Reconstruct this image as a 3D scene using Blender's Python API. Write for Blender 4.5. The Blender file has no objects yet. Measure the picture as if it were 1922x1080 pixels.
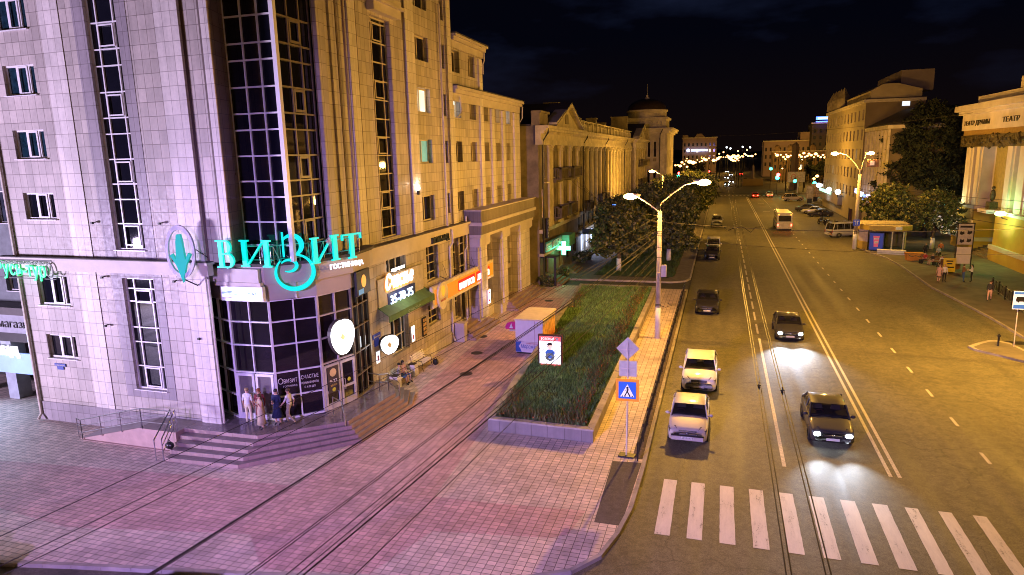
import bpy, math, random
from mathutils import Vector, Matrix
PI = math.pi
R = math.radians
C = bpy.data.collections.new('city'); bpy.context.scene.collection.children.link(C)
sc = bpy.context.scene
rnd = random.Random(7)

# ------------------------------------------------------------------ materials
MATS = {}
def newmat(name):
    m = bpy.data.materials.new(name); m.use_nodes = True
    nt = m.node_tree; b = nt.nodes['Principled BSDF']
    MATS[name] = m
    return m, nt, b
def posnode(nt):
    return nt.nodes.new('ShaderNodeNewGeometry').outputs['Position']
def noise(nt, vec, scale, detail=4, rough=.6):
    n = nt.nodes.new('ShaderNodeTexNoise'); n.inputs['Scale'].default_value = scale
    n.inputs['Detail'].default_value = detail; n.inputs['Roughness'].default_value = rough
    nt.links.new(vec, n.inputs['Vector']); return n.outputs['Fac']
def ramp(nt, fac, a, b, p0=.3, p1=.7):
    r = nt.nodes.new('ShaderNodeMapRange'); r.inputs[1].default_value = p0; r.inputs[2].default_value = p1
    r.inputs[3].default_value = a; r.inputs[4].default_value = b
    nt.links.new(fac, r.inputs[0]); return r.outputs[0]
def mulcol(nt, col, fac):
    v = nt.nodes.new('ShaderNodeVectorMath'); v.operation = 'SCALE'
    if isinstance(col, (tuple, list)): v.inputs[0].default_value = col[:3]
    else: nt.links.new(col, v.inputs[0])
    nt.links.new(fac, v.inputs['Scale']); return v.outputs[0]
def mixcol(nt, fac, a, b):
    m = nt.nodes.new('ShaderNodeMix'); m.data_type = 'RGBA'
    for sock, v in ((m.inputs[0], fac), (m.inputs[6], a), (m.inputs[7], b)):
        if isinstance(v, (int, float)): sock.default_value = v
        elif isinstance(v, (tuple, list)): sock.default_value = (*v[:3], 1)
        else: nt.links.new(v, sock)
    return m.outputs[2]
def bump(nt, b, fac, strength=.3, dist=.02):
    n = nt.nodes.new('ShaderNodeBump'); n.inputs['Strength'].default_value = strength
    n.inputs['Distance'].default_value = dist
    nt.links.new(fac, n.inputs['Height']); nt.links.new(n.outputs[0], b.inputs['Normal'])
def P(name, col, rough=.6, metal=0, var=.18, scale=2.5, bmp=.0, coat=0):
    if name in MATS: return MATS[name]
    m, nt, b = newmat(name); p = posnode(nt)
    f = noise(nt, p, scale)
    nt.links.new(mulcol(nt, col, ramp(nt, f, 1-var, 1+var)), b.inputs['Base Color'])
    b.inputs['Roughness'].default_value = rough; b.inputs['Metallic'].default_value = metal
    b.inputs['Coat Weight'].default_value = coat
    if coat: b.inputs['Coat Roughness'].default_value = .06
    if bmp: bump(nt, b, noise(nt, p, scale*9), bmp)
    return m
def EM(name, col, s, var=0):
    if name in MATS: return MATS[name]
    m, nt, b = newmat(name)
    b.inputs['Base Color'].default_value = (*[min(1, c) for c in col], 1)
    b.inputs['Emission Color'].default_value = (*col, 1); b.inputs['Emission Strength'].default_value = s
    if var:
        f = noise(nt, posnode(nt), 1.7)
        nt.links.new(mulcol(nt, col, ramp(nt, f, 1-var, 1+var)), b.inputs['Emission Color'])
    return m
def TILE(name, col, w, h, gap=.018, mortar=(.1, .085, .08), rough=.35, flat=False, var=.1, off=0, big=.12):
    """slab cladding; u = x+y works for walls on either axis, v = z (ground: x, y)"""
    m, nt, b = newmat(name); p = posnode(nt)
    s = nt.nodes.new('ShaderNodeSeparateXYZ'); nt.links.new(p, s.inputs[0])
    c = nt.nodes.new('ShaderNodeCombineXYZ')
    if flat:
        nt.links.new(s.outputs[0], c.inputs[0]); nt.links.new(s.outputs[1], c.inputs[1])
    else:
        a = nt.nodes.new('ShaderNodeMath'); a.operation = 'ADD'
        nt.links.new(s.outputs[0], a.inputs[0]); nt.links.new(s.outputs[1], a.inputs[1])
        nt.links.new(a.outputs[0], c.inputs[0]); nt.links.new(s.outputs[2], c.inputs[1])
    br = nt.nodes.new('ShaderNodeTexBrick'); br.offset = off; br.squash = 1
    br.inputs['Scale'].default_value = 1; br.inputs['Brick Width'].default_value = w
    br.inputs['Row Height'].default_value = h; br.inputs['Mortar Size'].default_value = gap
    br.inputs['Mortar Smooth'].default_value = .1; br.inputs['Bias'].default_value = 0
    br.inputs['Color1'].default_value = (*[x*(1-var) for x in col], 1)
    br.inputs['Color2'].default_value = (*[x*(1+var) for x in col], 1)
    br.inputs['Mortar'].default_value = (*mortar, 1)
    nt.links.new(c.outputs[0], br.inputs['Vector'])
    f = noise(nt, p, .35, 6); g = noise(nt, p, 6, 3)
    col2 = mulcol(nt, br.outputs['Color'], ramp(nt, f, 1-big, 1+big))
    col2 = mulcol(nt, col2, ramp(nt, g, .93, 1.07))
    if not flat:
        mp = nt.nodes.new('ShaderNodeMapping'); mp.inputs['Scale'].default_value = (1.6, 1.6, .09); nt.links.new(p, mp.inputs[0])
        col2 = mulcol(nt, col2, ramp(nt, noise(nt, mp.outputs[0], 1.0, 6, .7), .80, 1.12))
    else:
        col2 = mulcol(nt, col2, ramp(nt, noise(nt, p, 1.1, 7, .75), .80, 1.08, .38, .6))
    nt.links.new(col2, b.inputs['Base Color'])
    nt.links.new(ramp(nt, g, rough-.08, rough+.12), b.inputs['Roughness'])
    inv = nt.nodes.new('ShaderNodeMath'); inv.operation = 'SUBTRACT'; inv.inputs[0].default_value = 1
    nt.links.new(br.outputs['Fac'], inv.inputs[1]); bump(nt, b, inv.outputs[0], .5, .01)
    return m

def asphalt(name, col=(.125, .112, .07), rough=.74):
    m, nt, b = newmat(name); p = posnode(nt)
    mp = nt.nodes.new('ShaderNodeMapping'); mp.inputs['Scale'].default_value = (1.1, .05, 1)
    nt.links.new(p, mp.inputs[0])
    lane = noise(nt, mp.outputs[0], .9, 5)
    big = noise(nt, p, .12, 6, .65); fine = noise(nt, p, 28, 3, .7)
    c = mulcol(nt, col, ramp(nt, lane, .72, 1.28)); c = mulcol(nt, c, ramp(nt, big, .78, 1.22)); c = mulcol(nt, c, ramp(nt, fine, .55, 1.45)); c = mulcol(nt, c, ramp(nt, noise(nt, p, 3.5, 5, .75), .8, 1.2, .4, .6))
    # cracks: thin bands of distorted voronoi edges, only in some places
    nz = nt.nodes.new('ShaderNodeTexNoise'); nz.inputs['Scale'].default_value = .8; nz.inputs['Detail'].default_value = 6
    nt.links.new(p, nz.inputs['Vector'])
    ad = nt.nodes.new('ShaderNodeVectorMath'); ad.operation = 'MULTIPLY_ADD'; ad.inputs[1].default_value = (1.6, 1.6, 1.6)
    nt.links.new(nz.outputs['Color'], ad.inputs[0]); nt.links.new(p, ad.inputs[2])
    vo = nt.nodes.new('ShaderNodeTexVoronoi'); vo.feature = 'DISTANCE_TO_EDGE'; vo.inputs['Scale'].default_value = .085
    nt.links.new(ad.outputs[0], vo.inputs['Vector'])
    cr = ramp(nt, vo.outputs['Distance'], .55, 1, .0, .003)
    c = mulcol(nt, c, cr)
    nt.links.new(c, b.inputs['Base Color'])
    nt.links.new(ramp(nt, lane, rough-.12, rough+.1), b.inputs['Roughness'])
    bump(nt, b, fine, .35, .01)
    return m

m_road = asphalt('asphalt'); m_ground = asphalt('ground_asphalt', (.06, .055, .05), .8)
m_patch = asphalt('patch', (.085, .07, .065), .85)
m_pave = TILE('paving_light', (.66, .52, .46), .3, .22, .011, (.12, .09, .08), .6, True, .16)
m_pink = TILE('paving_pink', (.60, .37, .36), .3, .22, .011, (.12, .08, .07), .6, True, .16)
m_granite = TILE('porch_granite', (.20, .16, .17), .6, .6, .008, (.1, .08, .08), .16, True, .12)
m_riser = TILE('step_stone', (.36, .25, .23), .6, .18, .008, (.2, .15, .14), .4, False, .08)
m_tread = P('tread', (.19, .15, .155), .3, var=.25, scale=4)
m_kerb = P('kerb_stone', (.33, .29, .26), .8, var=.3, scale=1.2, bmp=.3)
m_clad = TILE('cladding', (.47, .41, .37), .42, .58, .012, (.21, .17, .155), .5, var=.17)
m_cladl = TILE('cladding_pale', (.66, .60, .56), .42, .58, .010, (.34, .28, .27), .5)
m_cladd = TILE('cladding_grey', (.28, .24, .26), .42, .58, .011, (.15, .12, .13), .5)
m_band = P('cornice_plaster', (.56, .49, .44), .55, var=.1, scale=1.2)
m_rband = P('rotunda_plaster', (.45, .38, .34), .4, var=.1, scale=.8)
m_groove = P('dark_groove', (.13, .09, .08), .6)
m_brown = TILE('shaded_return', (.27, .2, .13), .42, .58, .012, (.1, .07, .05), .35)  # browner cladding that carries the shade of the side return in its colour
m_white = P('white_frame', (.78, .76, .78), .35, var=.05)
m_creamf = P('cream_frame', (.6, .52, .4), .5, var=.08)
m_glass = P('dark_glass', (.008, .008, .014), .035, var=.2, scale=.7)
m_glass2 = P('room_glass', (.035, .04, .055), .07, var=.5, scale=2)
m_curt = P('curtained_room', (.11, .09, .06), .10, var=.85, scale=2.4)
m_metal = P('steel', (.55, .55, .56), .28, 1, var=.1)
m_pipe = P('pale_pipe', (.6, .53, .46), .45, var=.1)
m_dark = P('dark_metal', (.03, .028, .026), .5, .3)
m_black = P('black_paint', (.015, .014, .014), .35)
m_roof = P('roof_sheet', (.07, .06, .055), .6, .2)
m_conc = P('concrete_pole', (.42, .37, .33), .85, var=.3, scale=1.6, bmp=.3)
m_whitew = P('whitewash', (.75, .72, .72), .8, var=.12)
m_paintw = P('road_paint', (.58, .53, .45), .75, var=.35, scale=9, bmp=.1)
m_old = P('old_plaster', (.42, .36, .25), .9, var=.35, scale=.5, bmp=.25)
m_oldt = P('old_trim', (.52, .45, .31), .85, var=.25, scale=.9, bmp=.2)
m_olddk = P('old_stained', (.22, .18, .12), .9, var=.4, scale=.8, bmp=.2)
m_rubber = P('rubber', (.02, .02, .02), .8)
m_chrome = P('chrome', (.7, .7, .7), .15, 1)
m_grassb = P('soil_grass', (.05, .075, .025), .95, var=.5, scale=3)
m_sod = EM('sodium_lens', (1, .55, .16), 60)
m_sodfar = EM('sodium_far', (1, .47, .14), 8)
m_whl = EM('white_lamp', (.9, .95, 1), 14)
m_skin = P('skin', (.5, .3, .22), .55, var=.05)

def worn(name, col):
    m, nt, b = newmat(name); p = posnode(nt)
    mp = nt.nodes.new('ShaderNodeMapping'); mp.inputs['Scale'].default_value = (2.2, .5, 1); nt.links.new(p, mp.inputs[0])
    a = noise(nt, mp.outputs[0], 1.6, 8, .8); f = noise(nt, p, 22, 4, .8)
    s_ = nt.nodes.new('ShaderNodeMath'); s_.operation = 'MULTIPLY_ADD'; nt.links.new(f, s_.inputs[0]); s_.inputs[1].default_value = .55; nt.links.new(a, s_.inputs[2])
    w_ = ramp(nt, s_.outputs[0], 1, 0, .60, .67)
    c = mixcol(nt, w_, mulcol(nt, col, ramp(nt, a, .82, 1.12)), (.13, .115, .08)); nt.links.new(c, b.inputs['Base Color']); b.inputs['Roughness'].default_value = .75
    return m
# ------------------------------------------------------------------ mesh builder
class Fr:
    """vertical frame: point = o + u*s + n*d (d outwards)"""
    def __init__(s, o, u, n):
        s.o = Vector((*o, 0)); s.u = Vector((*u, 0)).normalized(); s.n = Vector((*n, 0)).normalized()
    def p(s, a, z, d=0):
        v = s.o + s.u*a + s.n*d; return (v.x, v.y, z)
def Fseg(a, b):
    """frame along a->b with the outward side on the right hand of the direction"""
    d = Vector(b)-Vector(a); d.normalize()
    return Fr(a, d, (d.y, -d.x)), (Vector(b)-Vector(a)).length
FA = Fr((0, 23.3), (1, 0), (0, -1))
FB = Fr((-17.6, 0), (0, 1), (1, 0))

class MB:
    def __init__(s): s.v = []; s.f = []; s.mi = []
    def face(s, pts, m=0):
        n = len(s.v); s.v += [tuple(p) for p in pts]; s.f.append(tuple(range(n, n+len(pts)))); s.mi.append(m); return s
    def hexa(s, q, m=0):
        n = len(s.v); s.v += [tuple(p) for p in q]
        for a in ((0, 3, 2, 1), (4, 5, 6, 7), (0, 1, 5, 4), (1, 2, 6, 5), (2, 3, 7, 6), (3, 0, 4, 7)):
            s.f.append(tuple(n+i for i in a)); s.mi.append(m)
        return s
    def box(s, x0, y0, z0, x1, y1, z1, m=0):
        return s.hexa([(x0, y0, z0), (x1, y0, z0), (x1, y1, z0), (x0, y1, z0), (x0, y0, z1), (x1, y0, z1), (x1, y1, z1), (x0, y1, z1)], m)
    def fbox(s, F, s0, s1, z0, z1, d0, d1, m=0):
        return s.hexa([F.p(s0, z0, d1), F.p(s1, z0, d1), F.p(s1, z0, d0), F.p(s0, z0, d0), F.p(s0, z1, d1), F.p(s1, z1, d1), F.p(s1, z1, d0), F.p(s0, z1, d0)], m)
    def prism(s, poly, z0, z1, m=0, mt=None):
        n = len(s.v); k = len(poly)
        s.v += [(x, y, z0) for x, y in poly]+[(x, y, z1) for x, y in poly]
        s.f.append(tuple(n+i for i in reversed(range(k)))); s.mi.append(m)
        s.f.append(tuple(n+k+i for i in range(k))); s.mi.append(m if mt is None else mt)
        for i in range(k):
            j = (i+1) % k; s.f.append((n+i, n+j, n+k+j, n+k+i)); s.mi.append(m)
        return s
    def tube(s, pts, rad, n=8, m=0, cap=True):
        pts = [Vector(p) for p in pts]; rr = rad if isinstance(rad, (list, tuple)) else [rad]*len(pts)
        base = len(s.v); up = Vector((0, 0, 1))
        for i, p in enumerate(pts):
            t = (pts[min(i+1, len(pts)-1)]-pts[max(i-1, 0)])
            if t.length < 1e-9: t = Vector((0, 0, 1))
            t.normalize()
            a = t.cross(up if abs(t.z) < .95 else Vector((1, 0, 0))).normalized(); b = a.cross(t).normalized()
            for k in range(n):
                w = 2*PI*k/n; s.v.append(tuple(p+a*math.cos(w)*rr[i]+b*math.sin(w)*rr[i]))
        for i in range(len(pts)-1):
            for k in range(n):
                j = (k+1) % n; a0 = base+i*n; a1 = a0+n
                s.f.append((a0+k, a0+j, a1+j, a1+k)); s.mi.append(m)
        if cap:
            s.f.append(tuple(base+k for k in reversed(range(n)))); s.mi.append(m)
            e = base+(len(pts)-1)*n; s.f.append(tuple(e+k for k in range(n))); s.mi.append(m)
        return s
    def ball(s, c, r, n=10, m=0):
        c = Vector(c); r = r if isinstance(r, (tuple, list)) else (r, r, r)
        base = len(s.v); h = n//2
        for i in range(h+1):
            a = PI*i/h
            for k in range(n):
                w = 2*PI*k/n
                s.v.append((c.x+r[0]*math.sin(a)*math.cos(w), c.y+r[1]*math.sin(a)*math.sin(w), c.z+r[2]*math.cos(a)))
        for i in range(h):
            for k in range(n):
                j = (k+1) % n; a0 = base+i*n; a1 = a0+n
                s.f.append((a0+k, a1+k, a1+j, a0+j)); s.mi.append(m)
        return s
    def lathe(s, cx, cy, prof, n=24, m=0, a0=0, a1=2*PI):
        base = len(s.v); full = abs(a1-a0-2*PI) < 1e-6; cols = n if full else n+1
        for r, z in prof:
            for k in range(cols):
                w = a0+(a1-a0)*k/n; s.v.append((cx+r*math.cos(w), cy+r*math.sin(w), z))
        for i in range(len(prof)-1):
            for k in range(n):
                j = (k+1) % cols; a = base+i*cols; b = a+cols
                s.f.append((a+k, a+j, b+j, b+k)); s.mi.append(m)
        return s
    def wall(s, F, s0, s1, z0, z1, holes=(), depth=.25, d=0, m=0, mr=None):
        mr = m if mr is None else mr
        us = sorted({s0, s1, *[h[0] for h in holes], *[h[1] for h in holes]}); us = [u for u in us if s0 <= u <= s1]
        zs = sorted({z0, z1, *[h[2] for h in holes], *[h[3] for h in holes]}); zs = [z for z in zs if z0 <= z <= z1]
        for i in range(len(us)-1):
            for k in range(len(zs)-1):
                cu = (us[i]+us[i+1])/2; cz = (zs[k]+zs[k+1])/2
                if any(h[0] < cu < h[1] and h[2] < cz < h[3] for h in holes): continue
                s.face([F.p(us[i], zs[k], d), F.p(us[i+1], zs[k], d), F.p(us[i+1], zs[k+1], d), F.p(us[i], zs[k+1], d)], m)
        for a, b, c, e in [h[:4] for h in holes]:
            g = d-depth
            s.face([F.p(a, c, d), F.p(a, e, d), F.p(a, e, g), F.p(a, c, g)], mr)
            s.face([F.p(b, c, d), F.p(b, c, g), F.p(b, e, g), F.p(b, e, d)], mr)
            s.face([F.p(a, e, d), F.p(b, e, d), F.p(b, e, g), F.p(a, e, g)], mr)
            s.face([F.p(a, c, d), F.p(a, c, g), F.p(b, c, g), F.p(b, c, d)], mr)
        return s
    def build(s, name, mats, parent=None, world=True, smooth=False, fixn=False):
        me = bpy.data.meshes.new(name); me.from_pydata(s.v, [], s.f)
        mats = mats if isinstance(mats, (list, tuple)) else [mats]
        for m in mats: me.materials.append(m)
        if len(mats) > 1: me.polygons.foreach_set('material_index', s.mi)
        if smooth: me.polygons.foreach_set('use_smooth', [True]*len(me.polygons))
        me.update()
        return link(name, me, parent, world)
def link(name, me, parent=None, world=True):
    o = bpy.data.objects.new(name, me); C.objects.link(o)
    if parent is not None:
        o.parent = parent
        if world:
            g = Vector((0, 0, 0)); q = parent
            while q is not None: g = g+q.location; q = q.parent
            o.location = -g
    return o
def thing(name, label, cat, loc=(0, 0, 0), rotz=0, group=None):
    o = bpy.data.objects.new(name, None); C.objects.link(o); o.location = loc; o.rotation_euler = (0, 0, rotz)
    o.empty_display_size = .3
    o['label'] = label; o['category'] = cat
    if group: o['group'] = group
    return o
def tag(o, label, cat, group=None, kind=None):
    o['label'] = label; o['category'] = cat
    if group: o['group'] = group
    if kind: o['kind'] = kind
    return o
def struct(o): o['kind'] = 'structure'; return o
def dup(root, loc, rotz, label):
    r = root.copy(); C.objects.link(r); r.location = loc; r.rotation_euler = (0, 0, rotz); r['label'] = label
    def rec(src, dst):
        for ch in src.children:
            c = ch.copy(); C.objects.link(c); c.parent = dst
            if c.type == 'LIGHT': pass
            rec(ch, c)
    rec(root, r); return r

# text as real mesh letters in a vertical frame
def text(body, F, s, z, d, size, mat, parent, name='lettering', width=None, ext=.02, shear=0, align='LEFT', bold=0, slope=0):
    cu = bpy.data.curves.new(name, 'FONT'); cu.body = body; cu.size = size; cu.extrude = ext; cu.shear = shear; cu.offset = bold
    cu.resolution_u = 3; cu.align_x = align
    t = bpy.data.objects.new(name, cu); C.objects.link(t)
    dg = bpy.context.evaluated_depsgraph_get()
    me = bpy.data.meshes.new_from_object(t.evaluated_get(dg)); bpy.data.objects.remove(t); bpy.data.curves.remove(cu)
    xs = [v.co.x for v in me.vertices]
    k = width/(max(xs)-min(xs)) if width and xs else 1
    x0 = min(xs) if xs and align == 'LEFT' else 0
    for v in me.vertices:
        x = (v.co.x-x0)*k; v.co = Vector(F.p(s+x, z+v.co.y+slope*x, d+v.co.z))
    me.materials.clear(); me.materials.append(mat); me.update()
    return link(name, me, parent)
def window(F, par, s0, s1, z0, z1, d=-.2, cols=(.33, .66), rows=(), fm=None, gm=None, t=.06, label=None, sill=True, open_=None):
    fm = fm or m_white; gm = gm or m_glass
    b = MB(); w = s1-s0; h = z1-z0
    b.fbox(F, s0, s0+t, z0, z1, d-.03, d+.04); b.fbox(F, s1-t, s1, z0, z1, d-.03, d+.04)
    b.fbox(F, s0+t, s1-t, z0, z0+t, d-.03, d+.04); b.fbox(F, s0+t, s1-t, z1-t, z1, d-.03, d+.04)
    for c in cols: b.fbox(F, s0+w*c-t*.5, s0+w*c+t*.5, z0+t, z1-t, d-.03, d+.037)
    for r in rows: b.fbox(F, s0+t, s1-t, z0+h*r-t*.45, z0+h*r+t*.45, d-.03, d+.034)
    if sill: b.fbox(F, s0-.05, s1+.05, z0-.04, z0-.003, d, d+.28)
    if open_:
        for (a0, a1, c0, c1) in open_:
            a0 = s0+w*a0; a1 = s0+w*a1; c0 = z0+h*c0; c1 = z0+h*c1
            b.fbox(F, a0, a0+t, c0, c1, d+.04, d+.075); b.fbox(F, a1-t, a1, c0, c1, d+.04, d+.075)
            b.fbox(F, a0+t, a1-t, c0, c0+t, d+.04, d+.075); b.fbox(F, a0+t, a1-t, c1-t, c1, d+.04, d+.075)
    o = b.build('window', fm, par)
    g = MB().fbox(F, s0+.01, s1-.01, z0+.01, z1-.01, d-.045, d-.035).build('pane', gm, o)
    if label: o['label'] = label
    return o
def back_shell(b, x0, y0, x1, y1, z0, z1, m=0, skip=''):
    if 'S' not in skip: b.face([(x0, y0, z0), (x1, y0, z0), (x1, y0, z1), (x0, y0, z1)], m)
    if 'N' not in skip: b.face([(x1, y1, z0), (x0, y1, z0), (x0, y1, z1), (x1, y1, z1)], m)
    if 'W' not in skip: b.face([(x0, y1, z0), (x0, y0, z0), (x0, y0, z1), (x0, y1, z1)], m)
    if 'E' not in skip: b.face([(x1, y0, z0), (x1, y1, z0), (x1, y1, z1), (x1, y0, z1)], m)
    if 'T' not in skip: b.face([(x0, y0, z1), (x1, y0, z1), (x1, y1, z1), (x0, y1, z1)], m)

# ------------------------------------------------------------------ camera
H = 12.5
f_, yaw, pit, rol = 1250.554, .3048509, .194502, -.0231453
cy, sy, cp, sp = math.cos(yaw), math.sin(yaw), math.cos(pit), math.sin(pit)
Fv = Vector((-sy*cp, cy*cp, -sp)); Rv = Vector((cy, sy, 0)); Uv = Rv.cross(Fv)
cr, sr = math.cos(rol), math.sin(rol)
R2 = Rv*cr+Uv*sr; U2 = Uv*cr-Rv*sr
cam = bpy.data.cameras.new('camera'); co = bpy.data.objects.new('camera', cam); C.objects.link(co)
M = Matrix(((R2.x, U2.x, -Fv.x, 0), (R2.y, U2.y, -Fv.y, 0), (R2.z, U2.z, -Fv.z, 0), (0, 0, 0, 1)))
M.translation = Vector((0, 0, H)); co.matrix_world = M
cam.sensor_width = 36; cam.lens = 36*f_/1922; cam.clip_start = .1; cam.clip_end = 5000
sc.camera = co

# ------------------------------------------------------------------ world
w = bpy.data.worlds.new('World'); sc.world = w; w.use_nodes = True; nt = w.node_tree
bg = nt.nodes['Background']; tc = nt.nodes.new('ShaderNodeTexCoord')
mp = nt.nodes.new('ShaderNodeMapping'); mp.inputs['Scale'].default_value = (1, 1, 3.2); nt.links.new(tc.outputs['Generated'], mp.inputs[0])
n1 = noise(nt, mp.outputs[0], 2.3, 6, .55)
cf = ramp(nt, n1, 0, 1, .54, .76)
sky = mixcol(nt, cf, (.0010, .0012, .0036), (.009, .013, .034))
sx = nt.nodes.new('ShaderNodeSeparateXYZ'); nt.links.new(tc.outputs['Generated'], sx.inputs[0])
glow = ramp(nt, sx.outputs[2], 1, 0, -.02, .16)
sky = mixcol(nt, mulcol(nt, (1, 1, 1), glow), sky, (.0055, .0028, .0022))
nt.links.new(sky, bg.inputs[0]); bg.inputs[1].default_value = 1.0

def lamp(kind, name, loc, energy, col, size=.15, rot=None, spot=None, blend=.5, size_y=None):
    l = bpy.data.lights.new(name, kind); l.energy = energy; l.color = col
    if kind == 'AREA':
        l.shape = 'RECTANGLE'; l.size = size; l.size_y = size_y or size
    else: l.shadow_soft_size = size
    if spot: l.spot_size = R(spot); l.spot_blend = blend
    o = bpy.data.objects.new(name, l); C.objects.link(o); o.location = loc
    if rot is not None:
        d = Vector(rot)-Vector(loc); o.rotation_euler = d.to_track_quat('-Z', 'Y').to_euler()
    return o
SOD = (1, .505, .075)
#LIGHTS
def street_light(loc, e, k=1.0):
    lamp('SPOT', 'sodium_light', loc, e, SOD, .22, (loc[0], loc[1], 0), 172, .35)

# ================================================================== GROUND
struct(MB().face([(-1500, -300, -.16), (1500, -300, -.16), (1500, 2500, -.16), (-1500, 2500, -.16)]).build('ground', m_ground))
rd = MB()
rd.face([(-2.5, -40, -.12), (18.4, -40, -.12), (18.4, 900, -.12), (-2.5, 900, -.12)])
struct(rd.build('road', m_road))
cx_ = MB()
cx_.face([(-200, -12, -.116), (-2.5, -12, -.116), (-2.5, 24, -.116), (-200, 14, -.116)])
cx_.face([(-200, 200, -.116), (-2.5, 200, -.116), (-2.5, 300, -.116), (-200, 300, -.116)])
cx_.face([(18.4, 200, -.116), (200, 200, -.116), (200, 300, -.116), (18.4, 300, -.116)])
cx_.face([(18.4, 97, -.116), (24, 97, -.116), (24, 200, -.116), (18.4, 200, -.116)])
struct(cx_.build('side_road', m_road))
KERB = [(-60, 9.0), (-26, 12.6), (-19.4, 14.03), (-13.3, 15.2), (-8.0, 16.4), (-5.2, 17.25), (-3.95, 17.95), (-3.2, 19.0), (-2.85, 20.4), (-2.62, 22.2), (-2.55, 25.4), (-2.6, 62.6)]
def strip_off(pts, w):
    out = []
    for i, p in enumerate(pts):
        a = Vector(pts[max(i-1, 0)]); b = Vector(pts[min(i+1, len(pts)-1)]); d = (b-a).normalized()
        out.append((p[0]-d.y*w, p[1]+d.x*w))
    return out
def kerb(pts, wd, z0=-.15, z1=.02, name='kerb'):
    inn = strip_off(pts, wd); b = MB()
    for i in range(len(pts)-1):
        a0, a1, b1, b0 = pts[i], pts[i+1], inn[i+1], inn[i]
        # stones about a metre long with small joints
        L = (Vector(a1)-Vector(a0)).length; n = max(1, round(L/1.0)); n = min(n, 60)
        for k in range(n):
            t0 = k/n+.006/max(L/n, .1)/n; t1 = (k+1)/n-.006/max(L/n, .1)/n
            q = [Vector(a0).lerp(Vector(a1), t0), Vector(a0).lerp(Vector(a1), t1), Vector(b0).lerp(Vector(b1), t1), Vector(b0).lerp(Vector(b1), t0)]
            e = rnd.uniform(-.006, .006)
            b.hexa([(v.x, v.y, z0) for v in q]+[(v.x, v.y, z1+e) for v in q])
    return struct(b.build(name, m_kerb))
plz = MB(); inner = strip_off(KERB, .14)
plz.face([(x, y, 0) for x, y in inner]+[(-60, 62.6, 0)])
struct(plz.build('pavement', m_pave))
kerb(KERB, .15)
pk = MB()
pk.face([(x, y, .004) for x, y in [(-31.5, 19.2), (-29.4, 19.15), (-21.1, 20.05), (-15.5, 20.45), (-15.4, 31), (-15.9, 56), (-12.9, 57), (-11.1, 35), (-10.2, 27.2), (-9.9, 21.1), (-7.6, 21.2), (-4.2, 21.55), (-4.5, 19.9), (-5.0, 19.55), (-9.0, 18.9), (-9.9, 16.2), (-13.3, 15.5), (-15.0, 17.1), (-21.7, 15.75), (-25.3, 16.1)]])
struct(pk.build('pavement_pink_band', m_pink))
struct(MB().face([(-3.89, 25.72, .004), (-3.79, 20.9, .004), (-2.86, 20.9, .004), (-2.72, 25.87, .004)]).build('pavement_asphalt_patch', m_patch))
struct(MB().face([(-3.15, 26.2, .004), (-2.72, 26.2, .004), (-2.75, 62, .004), (-3.15, 62, .004)]).build('soil_strip', P('soil', (.12, .09, .07), .95, var=.5, scale=6, bmp=.5)))
# pavement beyond the service road on the left
pv = MB(); pv.face([(x, y, 0) for x, y in [(-60, 66.4), (-4.4, 66.4), (-3.2, 67.2), (-2.75, 68.6), (-2.75, 198), (-60, 198)]])
struct(pv.build('pavement', P('pavement_asphalt', (.13, .11, .10), .85, var=.3, scale=1.5, bmp=.2)))
kerb([(-2.6, 197.5), (-2.6, 68.5), (-3.0, 67.1), (-4.3, 66.2), (-17, 66.1)], -.15)
# right pavement, bay and island
RK = [(18.4, 200), (18.4, 96.6), (17.9, 95.7), (18.0, 92), (18.6, 87), (19.4, 83.6), (19.2, 75), (18.7, 68), (19.1, 63), (19.6, 56.5), (19.75, 48), (19.8, 30), (19.8, -30)]
RK = [(24, 200), (24, 104), (20, 99.5), (17.4, 97.0), (17.2, 94), (17.6, 90), (18.5, 86), (18.75, 80), (18.5, 68), (18.9, 63), (19.35, 56), (19.45, 48), (19.5, 30), (19.5, -30)]
rp = MB(); rp.face([(x, y, 0) for x, y in strip_off(RK, .14)]+[(120, -30, 0), (120, 200, 0)])
m_rp = P('right_pavement', (.14, .12, .10), .8, var=.3, scale=.8, bmp=.15)
struct(rp.build('pavement', m_rp)); kerb(RK, .15)
ext = MB(); ext.face([(18.4, -30, -.117), (19.6, -30, -.117), (19.6, 98, -.117), (18.4, 98, -.117)])
struct(ext.build('road_edge', m_road))
IS = [(15.35, 47.55), (16.2, 48.5), (17.0, 49.25), (17.5, 49.35), (18.1, 48.9), (18.5, 46), (18.6, 38), (18.2, 38), (17.6, 44.6), (16.4, 45.9), (15.5, 46.9)]
IS = IS[::-1]
inn = strip_off(IS+[IS[0]], .14)[:-1]
i1 = MB(); i1.prism(IS, -.13, .012); struct(i1.build('traffic_island', m_kerb))
i2 = MB(); i2.face([(x, y, .016) for x, y in [(17+(x-17)*.86, 44.5+(y-44.5)*.93) for x, y in IS]]); struct(i2.build('traffic_island_top', m_rp))
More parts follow.
